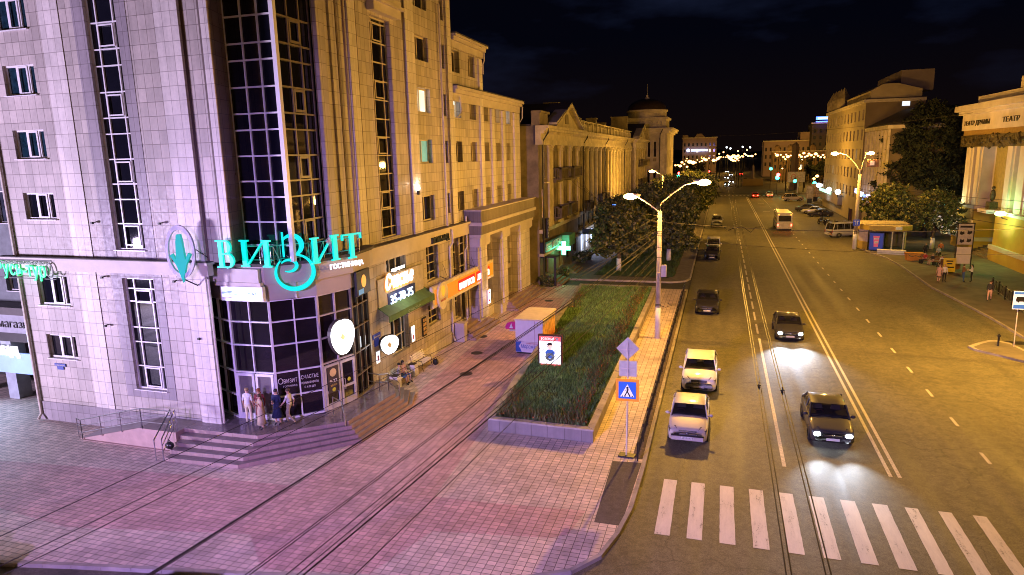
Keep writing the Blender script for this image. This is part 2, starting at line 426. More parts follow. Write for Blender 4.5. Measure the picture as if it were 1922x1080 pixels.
# markings
mk = MB(); z = -.114
def mark(x0, y0, x1, y1): mk.face([(x0, y0, z), (x1, y0, z), (x1, y1, z), (x0, y1, z)])
for k in range(-3, 12):
    if k == 11: continue
    x = -1.74+1.05*k if k >= 0 else None
    if x is None: continue
    wd = .5 if x < 6 else .42
    # worn ends and a nibbled side
    y0, y1 = 20.9, 24.92
    n = 16
    L = [(x+rnd.uniform(-.004, .008), y0+(y1-y0)*i/n) for i in range(n+1)]; Rr = [(x+wd+rnd.uniform(-.008, .008), y0+(y1-y0)*i/n) for i in range(n+1)]
    for i in range(n):
        mk.face([(L[i][0], L[i][1], z), (Rr[i][0], Rr[i][1], z), (Rr[i+1][0], Rr[i+1][1], z), (L[i+1][0], L[i+1][1], z)])
struct(mk.build('crosswalk_marking', worn('worn_paint', (.76, .71, .64))))
mk = MB()
mark(6.66, 27.3, 6.80, 197); mark(6.98, 27.3, 7.12, 197)
mark(2.78, 27.2, 2.93, 47)
for k in range(14): mark(2.76, 48.3+k*3.95, 2.9, 51.1+k*3.95)
for k in range(20): mark(2.76, 104+k*3.95, 2.9, 105.2+k*3.95)
for k in range(43): mark(10.7, 29.5+k*3.95, 10.84, 30.6+k*3.95)
for k in range(18): mark(-2.2+k*1.05, 203.5, -1.7+k*1.05, 206)
for i, y in enumerate((185, 172, 162, 150)): mark(8.6, y, 10.0, y+.5)
struct(mk.build('road_marking', m_paintw))
mh = MB()
for x, y in ((-13.94, 34.93), (-14.79, 39.05), (-15.82, 42.95), (-14.07, 55.36)):
    mh = MB(); mh.lathe(0, 0, [(0, .02), (.30, .02), (.30, .012), (.34, .012), (.38, .012), (.38, 0)], 24)
    o = mh.build('manhole_cover', P('cast_iron', (.06, .05, .045), .6, .6, bmp=.4), None)
    o.location = (x, y, 0)
    tag(o, {34.93: 'round iron manhole cover in the pink paving, lowest of the four, near the benches', 39.05: 'round iron manhole cover in the pink paving just left of the ice cream kiosk', 42.95: 'round iron manhole cover by the steps under the orange sign', 55.36: 'round iron manhole cover on bare grey paving beyond the kiosk, before the last entrance steps'}[y], 'manhole cover', 'manhole covers on the walkway')

# ================================================================== HOTEL
hot = thing('hotel_building', 'tall tiled corner hotel, violet lit on one face and gold lit on the other', 'hotel', (-24, 30, 0))
ZT = 23.0
# --- left (violet) face
wins = []   # (s0,s1,z0,z1)
for zt, zb in ((19.85, 18.5), (17.02, 15.7), (14.18, 12.88), (11.33, 10.1), (22.7, 21.35)): wins.append((-31.28, -29.38, zb, zt))
SU = (-26.1, -24.4, 8.75, ZT-.6)
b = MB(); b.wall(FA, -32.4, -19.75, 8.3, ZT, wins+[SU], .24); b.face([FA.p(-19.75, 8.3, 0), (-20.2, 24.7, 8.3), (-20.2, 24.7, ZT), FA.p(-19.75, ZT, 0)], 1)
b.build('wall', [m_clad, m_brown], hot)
lw = [(-31.3, -29.35, 5.98, 7.45), (-31.25, -29.38, 3.32, 4.5)]; SL = (-26.0, -24.2, 2.15, 7.45)
b = MB(); b.wall(FA, -32.4, -21.15, .98, 8.3, lw+[SL], .24); b.build('wall', m_clad, hot)
b = MB(); b.fbox(FA, -32.45, -21.2, -.02, .98, -.3, .05); b.build('plinth', m_cladd, hot)
b = MB(); b.fbox(FA, -28.62, -27.5, .5, 7.75, 0, .035); b.fbox(FA, -28.62, -27.5, 8.36, ZT, 0, .035)
b.build('pilaster', m_cladl, hot)
b = MB(); b.fbox(FA, -22.3, -21.1, 8.36, ZT, -.02, .16); b.build('pilaster', m_cladl, hot)
b = MB(); b.fbox(FA, -22.25, -21.2, .9, 7.75, -.02, .16); b.build('pilaster', m_cladl, hot)
b = MB(); b.fbox(FA, -22.42, -22.3, 8.36, ZT, 0, .02); b.fbox(FA, -21.1, -20.98, 8.36, ZT, 0, .02); b.fbox(FA, -22.37, -22.25, .95, 7.75, 0, .02); b.fbox(FA, -20.24, -20.12, 8.36, ZT, 0, .02)
b.build('groove', m_groove, hot)
b = MB(); b.fbox(FA, -20.12, -19.75, 8.36, ZT, 0, .05); b.build('edge_trim', m_cladl, hot)
b = MB()   # grey surround of the strip windows
for (a0, a1, c0, c1) in ((-26.75, -26.1, 8.36, ZT), (-24.4, -23.85, 8.36, ZT)): b.fbox(FA, a0, a1, c0, c1, 0, .018)
b.fbox(FA, -26.6, -26.0, 1.75, 7.75, 0, .018); b.fbox(FA, -24.2, -23.7, 1.75, 7.75, 0, .018); b.fbox(FA, -26.0, -24.2, 1.75, 2.15, 0, .018); b.fbox(FA, -26.0, -24.2, 7.45, 7.75, 0, .018)
b.build('window_surround', m_cladd, hot)
b = MB(); b.fbox(FA, -33.0, -20.9, 7.72, 8.22, -.05, .28); b.fbox(FA, -33.1, -20.8, 8.22, 8.32, -.05, .42); b.build('cornice', m_band, hot)
b = MB(); b.fbox(FA, -33.1, -20.8, 8.323, 8.36, -.05, .44); b.build('cornice_flashing', m_roof, hot)
m_wd = P('tinted_room', (.01, .03, .045), .06, var=.5, scale=3)
for i, wz in enumerate(wins):
    window(FA, hot, *wz, d=-.17, cols=(.36, .74), t=.08, gm=m_wd if i in (0, 1, 2) else m_glass, open_=[(.4, .72, .04, .96)])
window(FA, hot, *lw[0], d=-.17, cols=(.40, .78), t=.08, open_=[(.44, .76, .04, .96)])
window(FA, hot, *lw[1], d=-.17, cols=(.38, .78), t=.08, open_=[(.42, .8, .04, .96)])
def strip_rows(z0, z1, lst): return [(q-z0)/(z1-z0) for q in lst if z0+.1 < q < z1-.1]
base = [8.98, 10.05, 11.0, 11.68]; RW = []
for k in range(6): RW += [11.0+2.85*k-.0, 11.68+2.85*k, 12.76+2.85*k]
RW = [9.92]+RW
hz = SU[3]-SU[2]
ops = [(.29, .79, (v+.08-SU[2])/hz, (v+.98-SU[2])/hz) for v in (8.86, 11.68, 14.53, 17.4, 20.2)]
window(FA, hot, *SU, d=-.18, cols=(.27, .8), rows=strip_rows(SU[2], SU[3], RW), t=.06, open_=[o for o in ops if o[3] < 1])
hz = SL[3]-SL[2]
window(FA, hot, *SL, d=-.18, cols=(.27, .8), rows=[(v-SL[2])/hz for v in (3.25, 4.42, 5.12, 6.35+.0, 6.38+.45)][:4]+[(6.95-SL[2])/hz], t=.06,
       open_=[(.29, .78, .02, .2), (.29, .79, (5.6-SL[2])/hz+.13, (6.9-SL[2])/hz)])
b = MB(); b.tube([(-32.3, 23.2, 22), (-32.3, 23.2, .35), (-32.25, 22.95, .1)], .07); b.build('drainpipe', m_pipe, hot)
b = MB(); b.tube([(-21.0, 23.1, 7.6), (-21.0, 23.1, 1.0)], .05); b.build('drainpipe', m_pipe, hot)
for x, z in ((-27.1, 10.0), (-23.3, 10.0), (-27.0, 7.5), (-22.9, 7.45), (-27.2, 5.2), (-21.9, 4.9)):
    b = MB(); b.box(x-.03, 23.15, z-.03, x+.03, 23.3, z+.01); b.box(x-.02, 23.05, z-.07, x+.09, 23.15, z+.02); b.build('floodlight', m_dark, hot)
# --- glass tower above the entrance
FT, FTy = Fr((0, 24.7), (1, 0), (0, -1)), Fr((-17.75, 0), (0, 1), (1, 0))
TR = [8.9]+[9.92]+[x for k in range(5) for x in (11.0+2.85*k, 11.68+2.85*k, 12.76+2.85*k)]
tw = MB()
TZ0, TZ1 = 8.2, ZT
for x in (-20.2, -19.33, -18.52): tw.fbox(FT, x-.035, x+.035, TZ0, TZ1, -.02, .05)
tw.fbox(FT, -17.86, -17.66, TZ0, TZ1, -.1, .1)
for zz in TR: tw.fbox(FT, -20.165, -17.86, zz-.035, zz+.035, -.02, .045)
two = tw.build('glazed_tower', m_white, hot); tw = MB(); m_dimf = P('dim_frame', (.18, .14, .10), .4)  # side frames painted brown, their dimmer light put into the colour
for y in (25.6, 26.45, 27.2): tw.fbox(FTy, y-.035, y+.035, TZ0, TZ1, -.02, .05)
for zz in TR: tw.fbox(FTy, 24.75, 27.17, zz-.035, zz+.035, -.02, .045)
for zz in (8.98, 11.76, 14.6, 17.46, 20.3):
    for (a0, a1) in ((25.66, 26.4),):
        tw.fbox(FTy, a0, a0+.1, zz, zz+.95, .0, .07); tw.fbox(FTy, a1-.1, a1, zz, zz+.95, .0, .07); tw.fbox(FTy, a0+.1, a1-.1, zz, zz+.1, .0, .07); tw.fbox(FTy, a0+.1, a1-.1, zz+.85, zz+.95, .0, .07)
tw.build('glazed_side', m_dimf, hot)
g = MB(); g.fbox(FT, -20.2, -17.75, TZ0, TZ1, -.06, -.03); g.fbox(FTy, 24.72, 27.2, TZ0, TZ1, -.06, -.03); g.build('pane', m_glass, two)
# --- right (gold) face, main block
bw = [(37.9, 39.75, 18.3, 19.75), (37.9, 39.75, 15.25, 16.7), (37.9, 39.75, 12.2, 13.65), (37.9, 39.75, 8.6, 10.2), (37.9, 39.75, 21.3, 22.7)]
nar = [(41.75, 42.35, a, c) for a, c in ((18.2, 19.7), (15.2, 16.6), (12.17, 13.6), (8.8, 10.15), (21.2, 22.6))]
SB = (32.5, 34.75, 8.2, 19.85)
b = MB(); b.wall(FB, 27.2, 43.35, 7.95, ZT, bw+nar+[SB], .34)
b.build('wall', m_clad, hot)
w1 = [(43.35, 45.0), (46.45, 48.0), (49.35, 50.8), (52.3, 53.65), (55.1, 56.4)]
wing = []
for a, c in ((15.2, 16.6), (12.17, 13.6), (8.8, 10.15)): wing += [(x0+.25, x1, a, c) for x0, x1 in w1]
b = MB(); b.wall(FB, 43.35, 59.0, 7.95, 16.85, wing, .5)
top = [(x0+.25, x1, 18.2, 19.65) for x0, x1 in w1[:2]]
b.wall(FB, 43.35, 49.6, 16.85, 20.0, top, .5)
b.face([(-17.6, 49.6, 16.85), (-30, 49.6, 16.85), (-30, 49.6, 20.0), (-17.6, 49.6, 20)])
b.face([(-17.6, 43.35, 20), (-30, 43.35, 20), (-30, 43.35, ZT), (-17.6, 43.35, ZT)])
b.face([(-17.6, 59, 0), (-30, 59, 0), (-30, 59, 16.85), (-17.6, 59, 16.85)])
b.build('wall', m_clad, hot)
for y0, y1, z1, dd in ((28.55, 29.0, ZT, .1), (30.2, 30.9, ZT, .1), (36.45, 37.6, ZT, .12), (42.5, 43.2, ZT, .16), (42.9, 43.45, 16, .14), (48.6, 49.3, 19.6, .14), (51.2, 51.8, 16.2, .14), (54.0, 54.6, 16.2, .14), (57.3, 58.9, 16.2, .14), (27.3, 27.9, ZT, .2)):
    b = MB(); b.fbox(FB, y0, y1, 8.02, z1, 0, dd); b.build('pilaster', m_cladl if y0 > 36 or y0 > 30 and y0 < 31 else m_clad, hot)
b = MB(); b.fbox(FB, 29.2, 29.32, 8.02, ZT, 0, .03); b.fbox(FB, 30.95, 31.1, 8.02, ZT, 0, .03); b.fbox(FB, 36.3, 36.45, 8.02, ZT, 0, .02); b.build('groove', m_groove, hot)
b = MB(); b.tube([(-17.4, 29.6, 22), (-17.4, 29.6, 8.2)], .06); b.build('drainpipe', P('brown_pipe', (.25, .17, .1), .5), hot)
b = MB(); b.tube([(-17.42, 41.3, 22), (-17.42, 41.3, 8.0), (-17.1, 41.3, 7.7), (-17.1, 41.3, 6.9), (-17.25, 41.1, 6.6), (-17.25, 41.1, .4), (-17.1, 41.1, .12)], .07); b.build('drainpipe', m_pipe, hot)
b = MB(); b.tube([(-17.35, 44.2, 16.6), (-17.3, 44.3, 15.7), (-17.3, 44.1, 15.4), (-17.3, 43.5, 15.2)], .06); b.build('drainpipe', m_pipe, hot)
b = MB(); b.tube([(-17.25, 44.3, 8.4), (-17.25, 44.3, 6.2), (-17.3, 44.0, 6.0), (-17.3, 44.0, .3)], .06); b.build('drainpipe', m_pipe, hot)
b = MB(); b.tube([(-17.35, 49.5, 20.2), (-17.35, 49.5, 19.6), (-17.4, 49.3, 19.3), (-17.4, 49.3, 18.6)], .05); b.build('drainpipe', m_pipe, hot)
b = MB(); b.tube([(-17.2, 58.95, 16.8), (-17.2, 58.9, 15.8), (-17.35, 58.7, 15.5)], .05); b.build('drainpipe', m_pipe, hot)
# eaves
b = MB(); b.fbox(FB, 43.35, 59.2, 16.25, 16.8, 0, .12); b.fbox(FB, 43.35, 59.3, 16.8, 17.05, 0, .3); b.fbox(FB, 43.35, 59.4, 17.05, 17.25, -.2, .45); b.build('cornice', m_band, hot)
b = MB(); b.fbox(FB, 43.35, 49.7, 19.75, 20.2, 0, .12); b.fbox(FB, 43.35, 49.8, 20.2, 20.45, 0, .3); b.fbox(FB, 43.35, 49.9, 20.45, 20.6, -.2, .45); b.build('cornice', m_band, hot)
b = MB(); b.fbox(FB, 43.36, 59.4, 17.255, 17.33, -12, .47); b.fbox(FB, 43.36, 49.9, 20.603, 20.68, -12, .47); back_shell(b, -32.4, 24, -18, 43.3, 8, ZT-.01, skip='SE'); b.face([(-32.4, 23.3, 0), (-32.4, 40, 0), (-32.4, 40, ZT), (-32.4, 23.3, ZT)]); b.build('roof', m_roof, hot)
b = MB(); b.fbox(FB, 32.3, 35.35, 20.0, 20.45, 0, .42); b.fbox(FB, 32.15, 35.6, 20.45, 20.6, 0, .6); b.fbox(FB, 32.3, 35.4, 20.6, 20.9, 0, .45); b.build('window_hood', m_band, hot)
# windows gold side
hz = SB[3]-SB[2]
BR = [8.75]+[x for k in range(4) for x in (9.75+2.95*k+.0, 10.75+2.95*k, 11.7+2.95*k)]
w_s = window(FB, hot, *SB, d=-.3, cols=(.27, .75), rows=[(v-SB[2])/hz for v in BR if v < 19.7], t=.07, fm=m_creamf,
       open_=[(.3, .74, (v-SB[2])/hz, (v+.9-SB[2])/hz) for v in (9.82, 12.78, 15.73, 18.68)])
m_lit = EM('lit_room', (1, .95, .78), .85, .35); m_litc = EM('lit_room_teal', (.18, .5, .52), .5, .3); m_litb = EM('lit_room_blue', (.72, .88, 1), 1.0, .2)
m_dimr = EM('dim_room', (.3, .2, .1), .06)
for i, q in enumerate(bw): window(FB, hot, *q, d=-.3, cols=(.42,), t=.09, fm=m_creamf, gm={1: m_lit, 2: m_litc}.get(i, m_glass), label={1: 'brightly lit window', 2: 'window glowing turquoise'}.get(i))
for i, q in enumerate(nar): window(FB, hot, *q, d=-.3, cols=(), t=.06, fm=m_creamf)
for i, q in enumerate(wing):
    gm = (m_glass2, m_curt, m_glass, m_curt, m_glass)[i % 5]; lb = None
    if i in (0, ): gm = m_litb; lb = 'lit window'
    if i in (4, ): gm = EM('lit_bluer', (.6, .8, 1), 1.3, .1); lb = 'blue lit window'
    if i == 3: gm = EM('lit_dimwhite', (.8, .85, .8), .45, .2)
    window(FB, hot, *q, d=-.42, cols=(.45,), t=.07, fm=m_creamf, gm=gm, label=lb)
for q in top: window(FB, hot, *q, d=-.42, cols=(.45,), t=.07, fm=m_creamf)
# wall washer lamp on the gold wall (the bright white spot)
b = MB(); b.box(-17.58, 36.95, 10.35, -17.36, 37.15, 10.6); wl = b.build('wall_lamp', m_dark, hot)
b = MB(); b.ball((-17.42, 37.05, 10.75), (.09, .1, .13)); b.build('bulb', EM('bulb_white', (1, .93, .85), 30), wl)
lamp('POINT', 'wall_lamp_light', (-17.2, 37.05, 10.95), 14, (1, .85, .75), .08)
# lower storeys, gold side
FL = Fr((-17.35, 0), (0, 1), (1, 0))
lowh = [(32.3, 34.7, 6.25, 7.05), (32.4, 34.65, 1.5, 4.25), (37.55, 39.35, 4.85, 7.1), (37.5, 39.35, 2.0, 3.35), (41.9, 42.9, 1.4, 7.2), (42.95, 44.6, .9, 7.1)]
b = MB(); b.wall(FL, 29.5, 44.9, .0, 7.1, lowh, .4); b.wall(FL, 44.9, 59.2, 0, 7.0, [(48.0, 50.0, 1.2, 6.9), (53.0, 54.8, 3.4, 6.9), (52.9, 54.9, .9, 3.0)], .9)
b.face([(-17.35, 59.2, 0), (-20, 59.2, 0), (-20, 59.2, 7.2), (-17.35, 59.2, 7.2)])
b.build('wall', m_clad, hot)
b = MB(); b.fbox(FL, 29.6, 59.3, -.02, .75, 0, .05); b.build('plinth', m_cladl, hot)
b = MB(); b.fbox(FL, 29.6, 44.9, 7.1, 7.85, 0, .14); b.fbox(FL, 29.6, 44.9, 7.85, 7.99, -.3, .3); b.build('cornice', m_band, hot)
b = MB(); b.fbox(FL, 29.6, 44.9, 7.993, 8.03, -.3, .32); b.build('cornice_flashing', m_roof, hot)
window(FL, hot, *lowh[0], d=-.3, cols=(.35, .68), fm=m_creamf, t=.05)
window(FL, hot, *lowh[1], d=-.3, cols=(.4, .8), rows=(.36, .72), fm=m_white, t=.06, open_=[(.05, .38, .4, .96)])
window(FL, hot, *lowh[2], d=-.3, cols=(.5,), rows=(.22, .48, .72), fm=m_creamf, t=.06)
window(FL, hot, *lowh[3], d=-.3, cols=(.5,), rows=(.3, .65), fm=m_creamf, t=.06)
window(FL, hot, *lowh[4], d=-.3, cols=(), rows=(.2, .4, .6, .8), fm=m_creamf, t=.06)
window(FL, hot, *lowh[5], d=-.3, cols=(.5,), rows=(.36, .5, .64, .78, .9), fm=m_creamf, t=.07)
window(FL, hot, 48.0, 50.0, 1.2, 6.9, d=-.6, cols=(.5,), rows=(.15, .32, .5, .66, .82), fm=m_creamf, t=.07)
window(FL, hot, 53.0, 54.8, 3.4, 6.9, d=-.8, cols=(.5,), rows=(.33, .66), fm=m_creamf, t=.07)
d_ = MB(); d_.fbox(FL, 52.95, 54.85, .92, 2.98, -.86, -.8); dd = d_.build('door', P('green_door', (.2, .28, .24), .4), hot)
b = MB(); b.fbox(FL, 53.05, 53.85, 1.0, 2.9, -.8, -.78); b.fbox(FL, 53.95, 54.75, 1.0, 2.9, -.8, -.78); b.build('pane', m_glass2, dd)
# columns of the right wing and balcony slab
for y0, y1, dd in ((44.9, 46.9, .7), (50.1, 51.9, .7), (55.0, 58.6, .7)):
    b = MB(); b.fbox(FL, y0, y1, 0, 6.1, 0, dd); b.build('column', m_clad, hot)
    b = MB(); b.fbox(FL, y0+.35, y1-.35, .8, 6.1, dd, dd+.12); b.build('column_strip', m_cladl, hot)
    b = MB(); b.fbox(FL, y0-.08, y1+.08, 6.1, 6.2, 0, dd+.18); b.fbox(FL, y0-.14, y1+.14, 6.2, 6.75, 0, dd+.24); b.build('capital', m_band, hot)
    b = MB(); b.fbox(FL, y0-.05, y1+.05, 0, .7, 0, dd+.06); b.build('column_base', m_cladl, hot)
b = MB(); b.fbox(FL, 44.8, 59.0, 6.76, 7.0, 0, .98); b.build('cornice', m_band, hot)
m_balc = TILE('balcony_grey', (.2, .165, .14), .3, 3, .01, (.1, .08, .07), .5)
b = MB(); b.fbox(FL, 44.75, 59.2, 7.0, 7.65, -.2, 1.06); b.fbox(FL, 44.75, 59.2, 7.9, 8.7, -.2, 1.06); b.build('balcony_parapet', m_balc, hot)
b = MB(); b.fbox(FL, 44.65, 59.3, 7.653, 7.897, -.2, 1.18); b.fbox(FL, 44.65, 59.3, 8.703, 8.78, -.2, 1.16); b.build('balcony_band', m_band, hot)
# rotunda
RP = [(-22.68, 24.75), (-20.89, 24.05), (-18.9, 24.2), (-17.42, 25.65), (-16.85, 27.6), (-17.05, 29.5), (-17.4, 30.4)]
seg = [Fseg(RP[i], RP[i+1]) for i in range(len(RP)-1)]
ZG0, ZG1 = .9, 6.5
rowsF = [2.0, 3.15, 4.42, 5.5]
m_gl3 = P('rotunda_glass', (.012, .008, .014), .025, var=.5, scale=.5)
for i, (F, L) in enumerate(seg):
    if i == 5: continue
    fr = MB(); fr.fbox(F, -.05, .05, ZG0, ZG1, -.05, .07)
    if i == 4: fr.fbox(F, L-.05, L+.05, ZG0, ZG1, -.05, .07)
    mid = [L*.5] if i in (0, 1, 2, 3) else [L*.33, L*.67]
    rr = list(rowsF)
    if i == 1: rr = [3.15, 4.42, 5.5]
    if i == 3: rr = [3.2, 4.42, 5.5]
    for mm in mid: fr.fbox(F, mm-.03, mm+.03, ZG0 if i not in (1, 3) else 3.15, ZG1, -.05, .05)
    for zz in rr: fr.fbox(F, .05, L-.05, zz-.03, zz+.03, -.05, .045)
    fr.fbox(F, .05, L-.05, ZG0, ZG0+.08, -.05, .06); fr.fbox(F, .05, L-.05, ZG1-.06, ZG1, -.05, .06)
    fo = fr.build('rotunda_glazing', m_white if i < 3 else (P('warm_frame', (.55, .5, .47), .4) if i == 3 else m_dimf), hot)
    g = MB(); g.fbox(F, 0, L, ZG0, ZG1, -.1, -.06); g.build('pane', m_gl3, fo)
    if i in (1, 3):
        for sgn in (0, 1):
            a0 = .06+sgn*(L*.5-.03); a1 = a0+L*.5-.1
            dr = MB(); t = .11
            dr.fbox(F, a0, a0+t, ZG0+.02, 3.1, -.02, .09); dr.fbox(F, a1-t, a1, ZG0+.02, 3.1, -.02, .09)
            dr.fbox(F, a0+t, a1-t, ZG0+.02, ZG0+.3, -.02, .09); dr.fbox(F, a0+t, a1-t, 2.98, 3.1, -.02, .09)
            if i == 3: dr.fbox(F, a0+t, a1-t, 1.75, 1.85, -.02, .09)
            do = dr.build('door', m_white if i == 1 else P('warm_frame', (.55, .5, .47), .4), hot)
            gg = MB(); gg.fbox(F, a0+t, a1-t, ZG0+.3, 2.98, -.01, .02); gg.build('pane', P('lobby_glass', (.16, .14, .15), .04) if i == 1 else m_gl3, do)
            hh = MB(); hx = a1-.16 if sgn == 0 else a0+.16
            hh.tube([F.p(hx, 1.7, .09), F.p(hx, 1.7, .16), F.p(hx, 2.2, .16), F.p(hx, 2.2, .09)], .02, 6); hh.build('handle', m_metal, do)
def ringp(k, off):   # offset outline of the rotunda
    out = []
    for j, p in enumerate(RP):
        ns = Vector((0, 0))
        if j > 0: ns += Vector(seg[j-1][0].n.xy)
        if j < len(seg): ns += Vector(seg[j][0].n.xy)
        ns.normalize(); out.append((p[0]+ns.x*off, p[1]+ns.y*off))
    return out
back = [(-17.9, 30.4), (-17.9, 24.9), (-22.6, 25.2)]
b = MB(); b.prism(ringp(0, .1)+back, ZG1, 7.25); b.build('rotunda_band', m_rband, hot)
b = MB(); b.prism(ringp(0, .28)+back, 7.25, 8.05); b.build('rotunda_fascia', m_rband, hot)
b = MB(); b.prism(ringp(0, .4)+back, 8.053, 8.18); b.build('rotunda_roof', P('rotunda_roof_felt', (.06, .05, .045), .7, var=.4), hot)
b = MB(); F, L = Fseg((-22.0, 23.72), (-18.75, 23.78)); b.fbox(F, .35, 3.1, 7.38, 7.97, -.1, .08); b.fbox(F, .85, 3.2, 7.22, 7.375, -.1, .12); b.build('canopy_panel', m_band, hot)
b = MB(); b.fbox(FL, 29.75, 30.9, .6, 7.1, 0, .1); b.build('pilaster', m_clad, hot)

# --- porch, steps, ramp
por = thing('entrance_steps', 'grey granite porch with five wide pinkish steps wrapping the hotel entrance', 'steps', (-19, 23, 0))
topo = [(-22.55, 22.35), (-18.77, 22.48), (-15.75, 24.9), (-15.35, 28.74), (-16.2, 30.1)]
boto = [(-22.35, 20.92), (-18.75, 21.12), (-15.05, 24.75), (-14.75, 29.3), (-15.3, 30.9)]
inner_pts = [(-17.6, 30.6), (-17.6, 24.4), (-23.5, 24.4)]
for k in range(5):
    t = k/4; pts = [(a[0]+(c[0]-a[0])*t, a[1]+(c[1]-a[1])*t) for a, c in zip(topo, boto)]
    z1 = .9-.18*k
    b = MB(); b.prism(pts+[(-17.3, 30.6+.3*t if False else 30.5), (-17.3, 29.4), (-17.0, 27.9), (-17.6, 26.0), (-18.8, 24.6), (-20.9, 24.3), (-22.5, 24.4)] if k else pts+[(-17.3, 30.4), (-17.3, 25.4), (-18.7, 24.5), (-22.6, 24.6)], z1-.18+.003, z1, 0, 1)
    b.build('step' if k else 'porch_floor', [m_riser, m_granite if k == 0 else m_tread], por)
b = MB(); b.prism([(-24.6, 23.24), (-24.6, 21.85), (-22.56, 21.85), (-22.56, 23.24)], 0, .9, 0, 1)
b.hexa([(-28.2, 21.85, -.01), (-24.6, 21.85, -.01), (-24.6, 23.24, -.01), (-28.2, 23.24, -.01), (-28.2, 21.85, .01), (-24.6, 21.85, .9), (-24.6, 23.24, .9), (-28.2, 23.24, .01)])
b.prism([(-28.0, 21.74), (-22.56, 21.74), (-22.56, 21.85), (-28.0, 21.85)], 0, .02, 0, 0)
ra = b.build('ramp', [P('ramp_side', (.44, .29, .27), .6, var=.12), m_tread], por)
b = MB(); b.face([(-28.2, 21.9, .016), (-24.6, 21.9, .906), (-24.6, 23.2, .906), (-28.2, 23.2, .016)]); b.build('ramp_surface', m_tread, por)
def rail(pts, h=.9, mids=(.5,), posts=None, r=.028, lab=None, par=por, name='handrail'):
    b = MB(); b.tube([(x, y, z+h) for x, y, z in pts], r, 6)
    for m_ in mids: b.tube([(x, y, z+h*m_) for x, y, z in pts], r*.7, 6)
    for i in range(len(pts)-1):
        a, c = Vector(pts[i]), Vector(pts[i+1]); n = max(1, round((c-a).length/1.3))
        for k in range(n+1):
            p = a.lerp(c, k/n); b.tube([p, p+Vector((0, 0, h))], r*.8, 6)
    return b.build(name, m_metal, par)
rail([(-28.4, 21.95, 0), (-28.0, 21.8, .02), (-24.4, 21.85, .9), (-22.7, 21.9, .9)], .95, (.35, .68))
rail([(-22.7, 22.1, .9), (-22.45, 20.95, .0)], .95, (.4, .7)); rail([(-22.95, 22.1, .9), (-22.75, 20.85, .0)], .95, ())
rail([(-16.85, 25.45, .9), (-16.1, 25.0, .9), (-15.8, 24.7, .5)], .85, ())
rail([(-17.0, 29.0, .9), (-16.3, 28.9, .9), (-15.9, 29.1, .9), (-15.4, 29.3, .4)], .85, (.5,))

# ================================================================== SIGNS ON THE HOTEL
sg = thing('hotel_name_sign', 'big turquoise letters ВИЗИТ with curled З above the hotel entrance', 'sign', (-18.5, 24, 8.2))
m_turq = EM('turquoise_face', (.0, .62, .48), 1.15); m_tside = P('turquoise_side', (.0, .08, .075), .4)
def serifL(b, F, x, z, w, h, kind, d=.25, th=.1):
    def bx(a0, a1, c0, c1, e=0): b.fbox(F, x+a0, x+a1, z+c0, z+c1, d-.09, d+.02+e)
    s = w*.2
    if kind == 'I':
        for off in (0, w-s*1.0):
            bx(off+.03, off+s-.02, .07, h-.07); bx(off-.07, off+s+.1, 0, .07, .002); bx(off-.07, off+s+.1, h-.07, h, .002)
        q = [F.p(x+s*.9, z+.1, d-.08), F.p(x+s*.9+.09, z+.1, d-.08), F.p(x+w-s+.02, z+h-.1, d-.08), F.p(x+w-s-.07, z+h-.1, d-.08)]
        q2 = [F.p(x+s*.9, z+.1, d+.026), F.p(x+s*.9+.09, z+.1, d+.026), F.p(x+w-s+.02, z+h-.1, d+.026), F.p(x+w-s-.07, z+h-.1, d+.026)]
        b.hexa(q+q2)
    if kind == 'T':
        bx(w*.5-s*.5, w*.5+s*.5, .07, h-.08); bx(w*.5-s, w*.5+s, 0, .07, .002); bx(0, w, h-.08, h, .002)
        bx(0, .07, h-.28, h-.08, .004); bx(w-.07, w, h-.28, h-.08, .004)
    if kind == 'V':
        bx(.06, .06+s, .0, h); bx(-.06, w*.5, h-.06, h, .002); bx(-.06, w*.5, 0, .06, .002); bx(.1, w*.5, h*.5-.02, h*.5+.04, .002)
        for (cz, rr, ex) in ((h*.76, h*.245, .95), (h*.27, h*.285, 1.15)):
            n = 12; pin = []; pout = []
            for k in range(n+1):
                a = -PI/2+PI*k/n
                tk = .055+.12*math.cos(a)
                pout.append((w*.42+rr*ex*math.cos(a), cz+rr*math.sin(a))); pin.append((w*.42+(rr*ex-tk)*math.cos(a), cz+(rr-.05)*math.sin(a)))
            for k in range(n):
                qa = [pin[k], pout[k], pout[k+1], pin[k+1]]
                b.hexa([F.p(x+a, z+c, d-.088) for a, c in qa]+[F.p(x+a, z+c, d+.024) for a, c in qa])
F12, _ = Fseg((-20.9, 23.8), (-18.8, 23.9)); F23, _ = Fseg((-18.8, 23.9), (-17.1, 25.5)); F34, _ = Fseg((-17.1, 25.5), (-16.5, 27.6))
for F, x, w_, k, dz in ((Fr((0, 23.05), (1, 0), (0, -1)), -20.22, 1.0, 'V', .08), (F12, 1.22, 1.35, 'I', 0), (F34, -.32, 1.45, 'I', -.05), (F34, 1.42, 1.2, 'T', -.1)):
    b = MB(); serifL(b, F, x, 8.06+dz, w_, 1.17, k, .12); o = b.build('letter', [m_turq], sg)
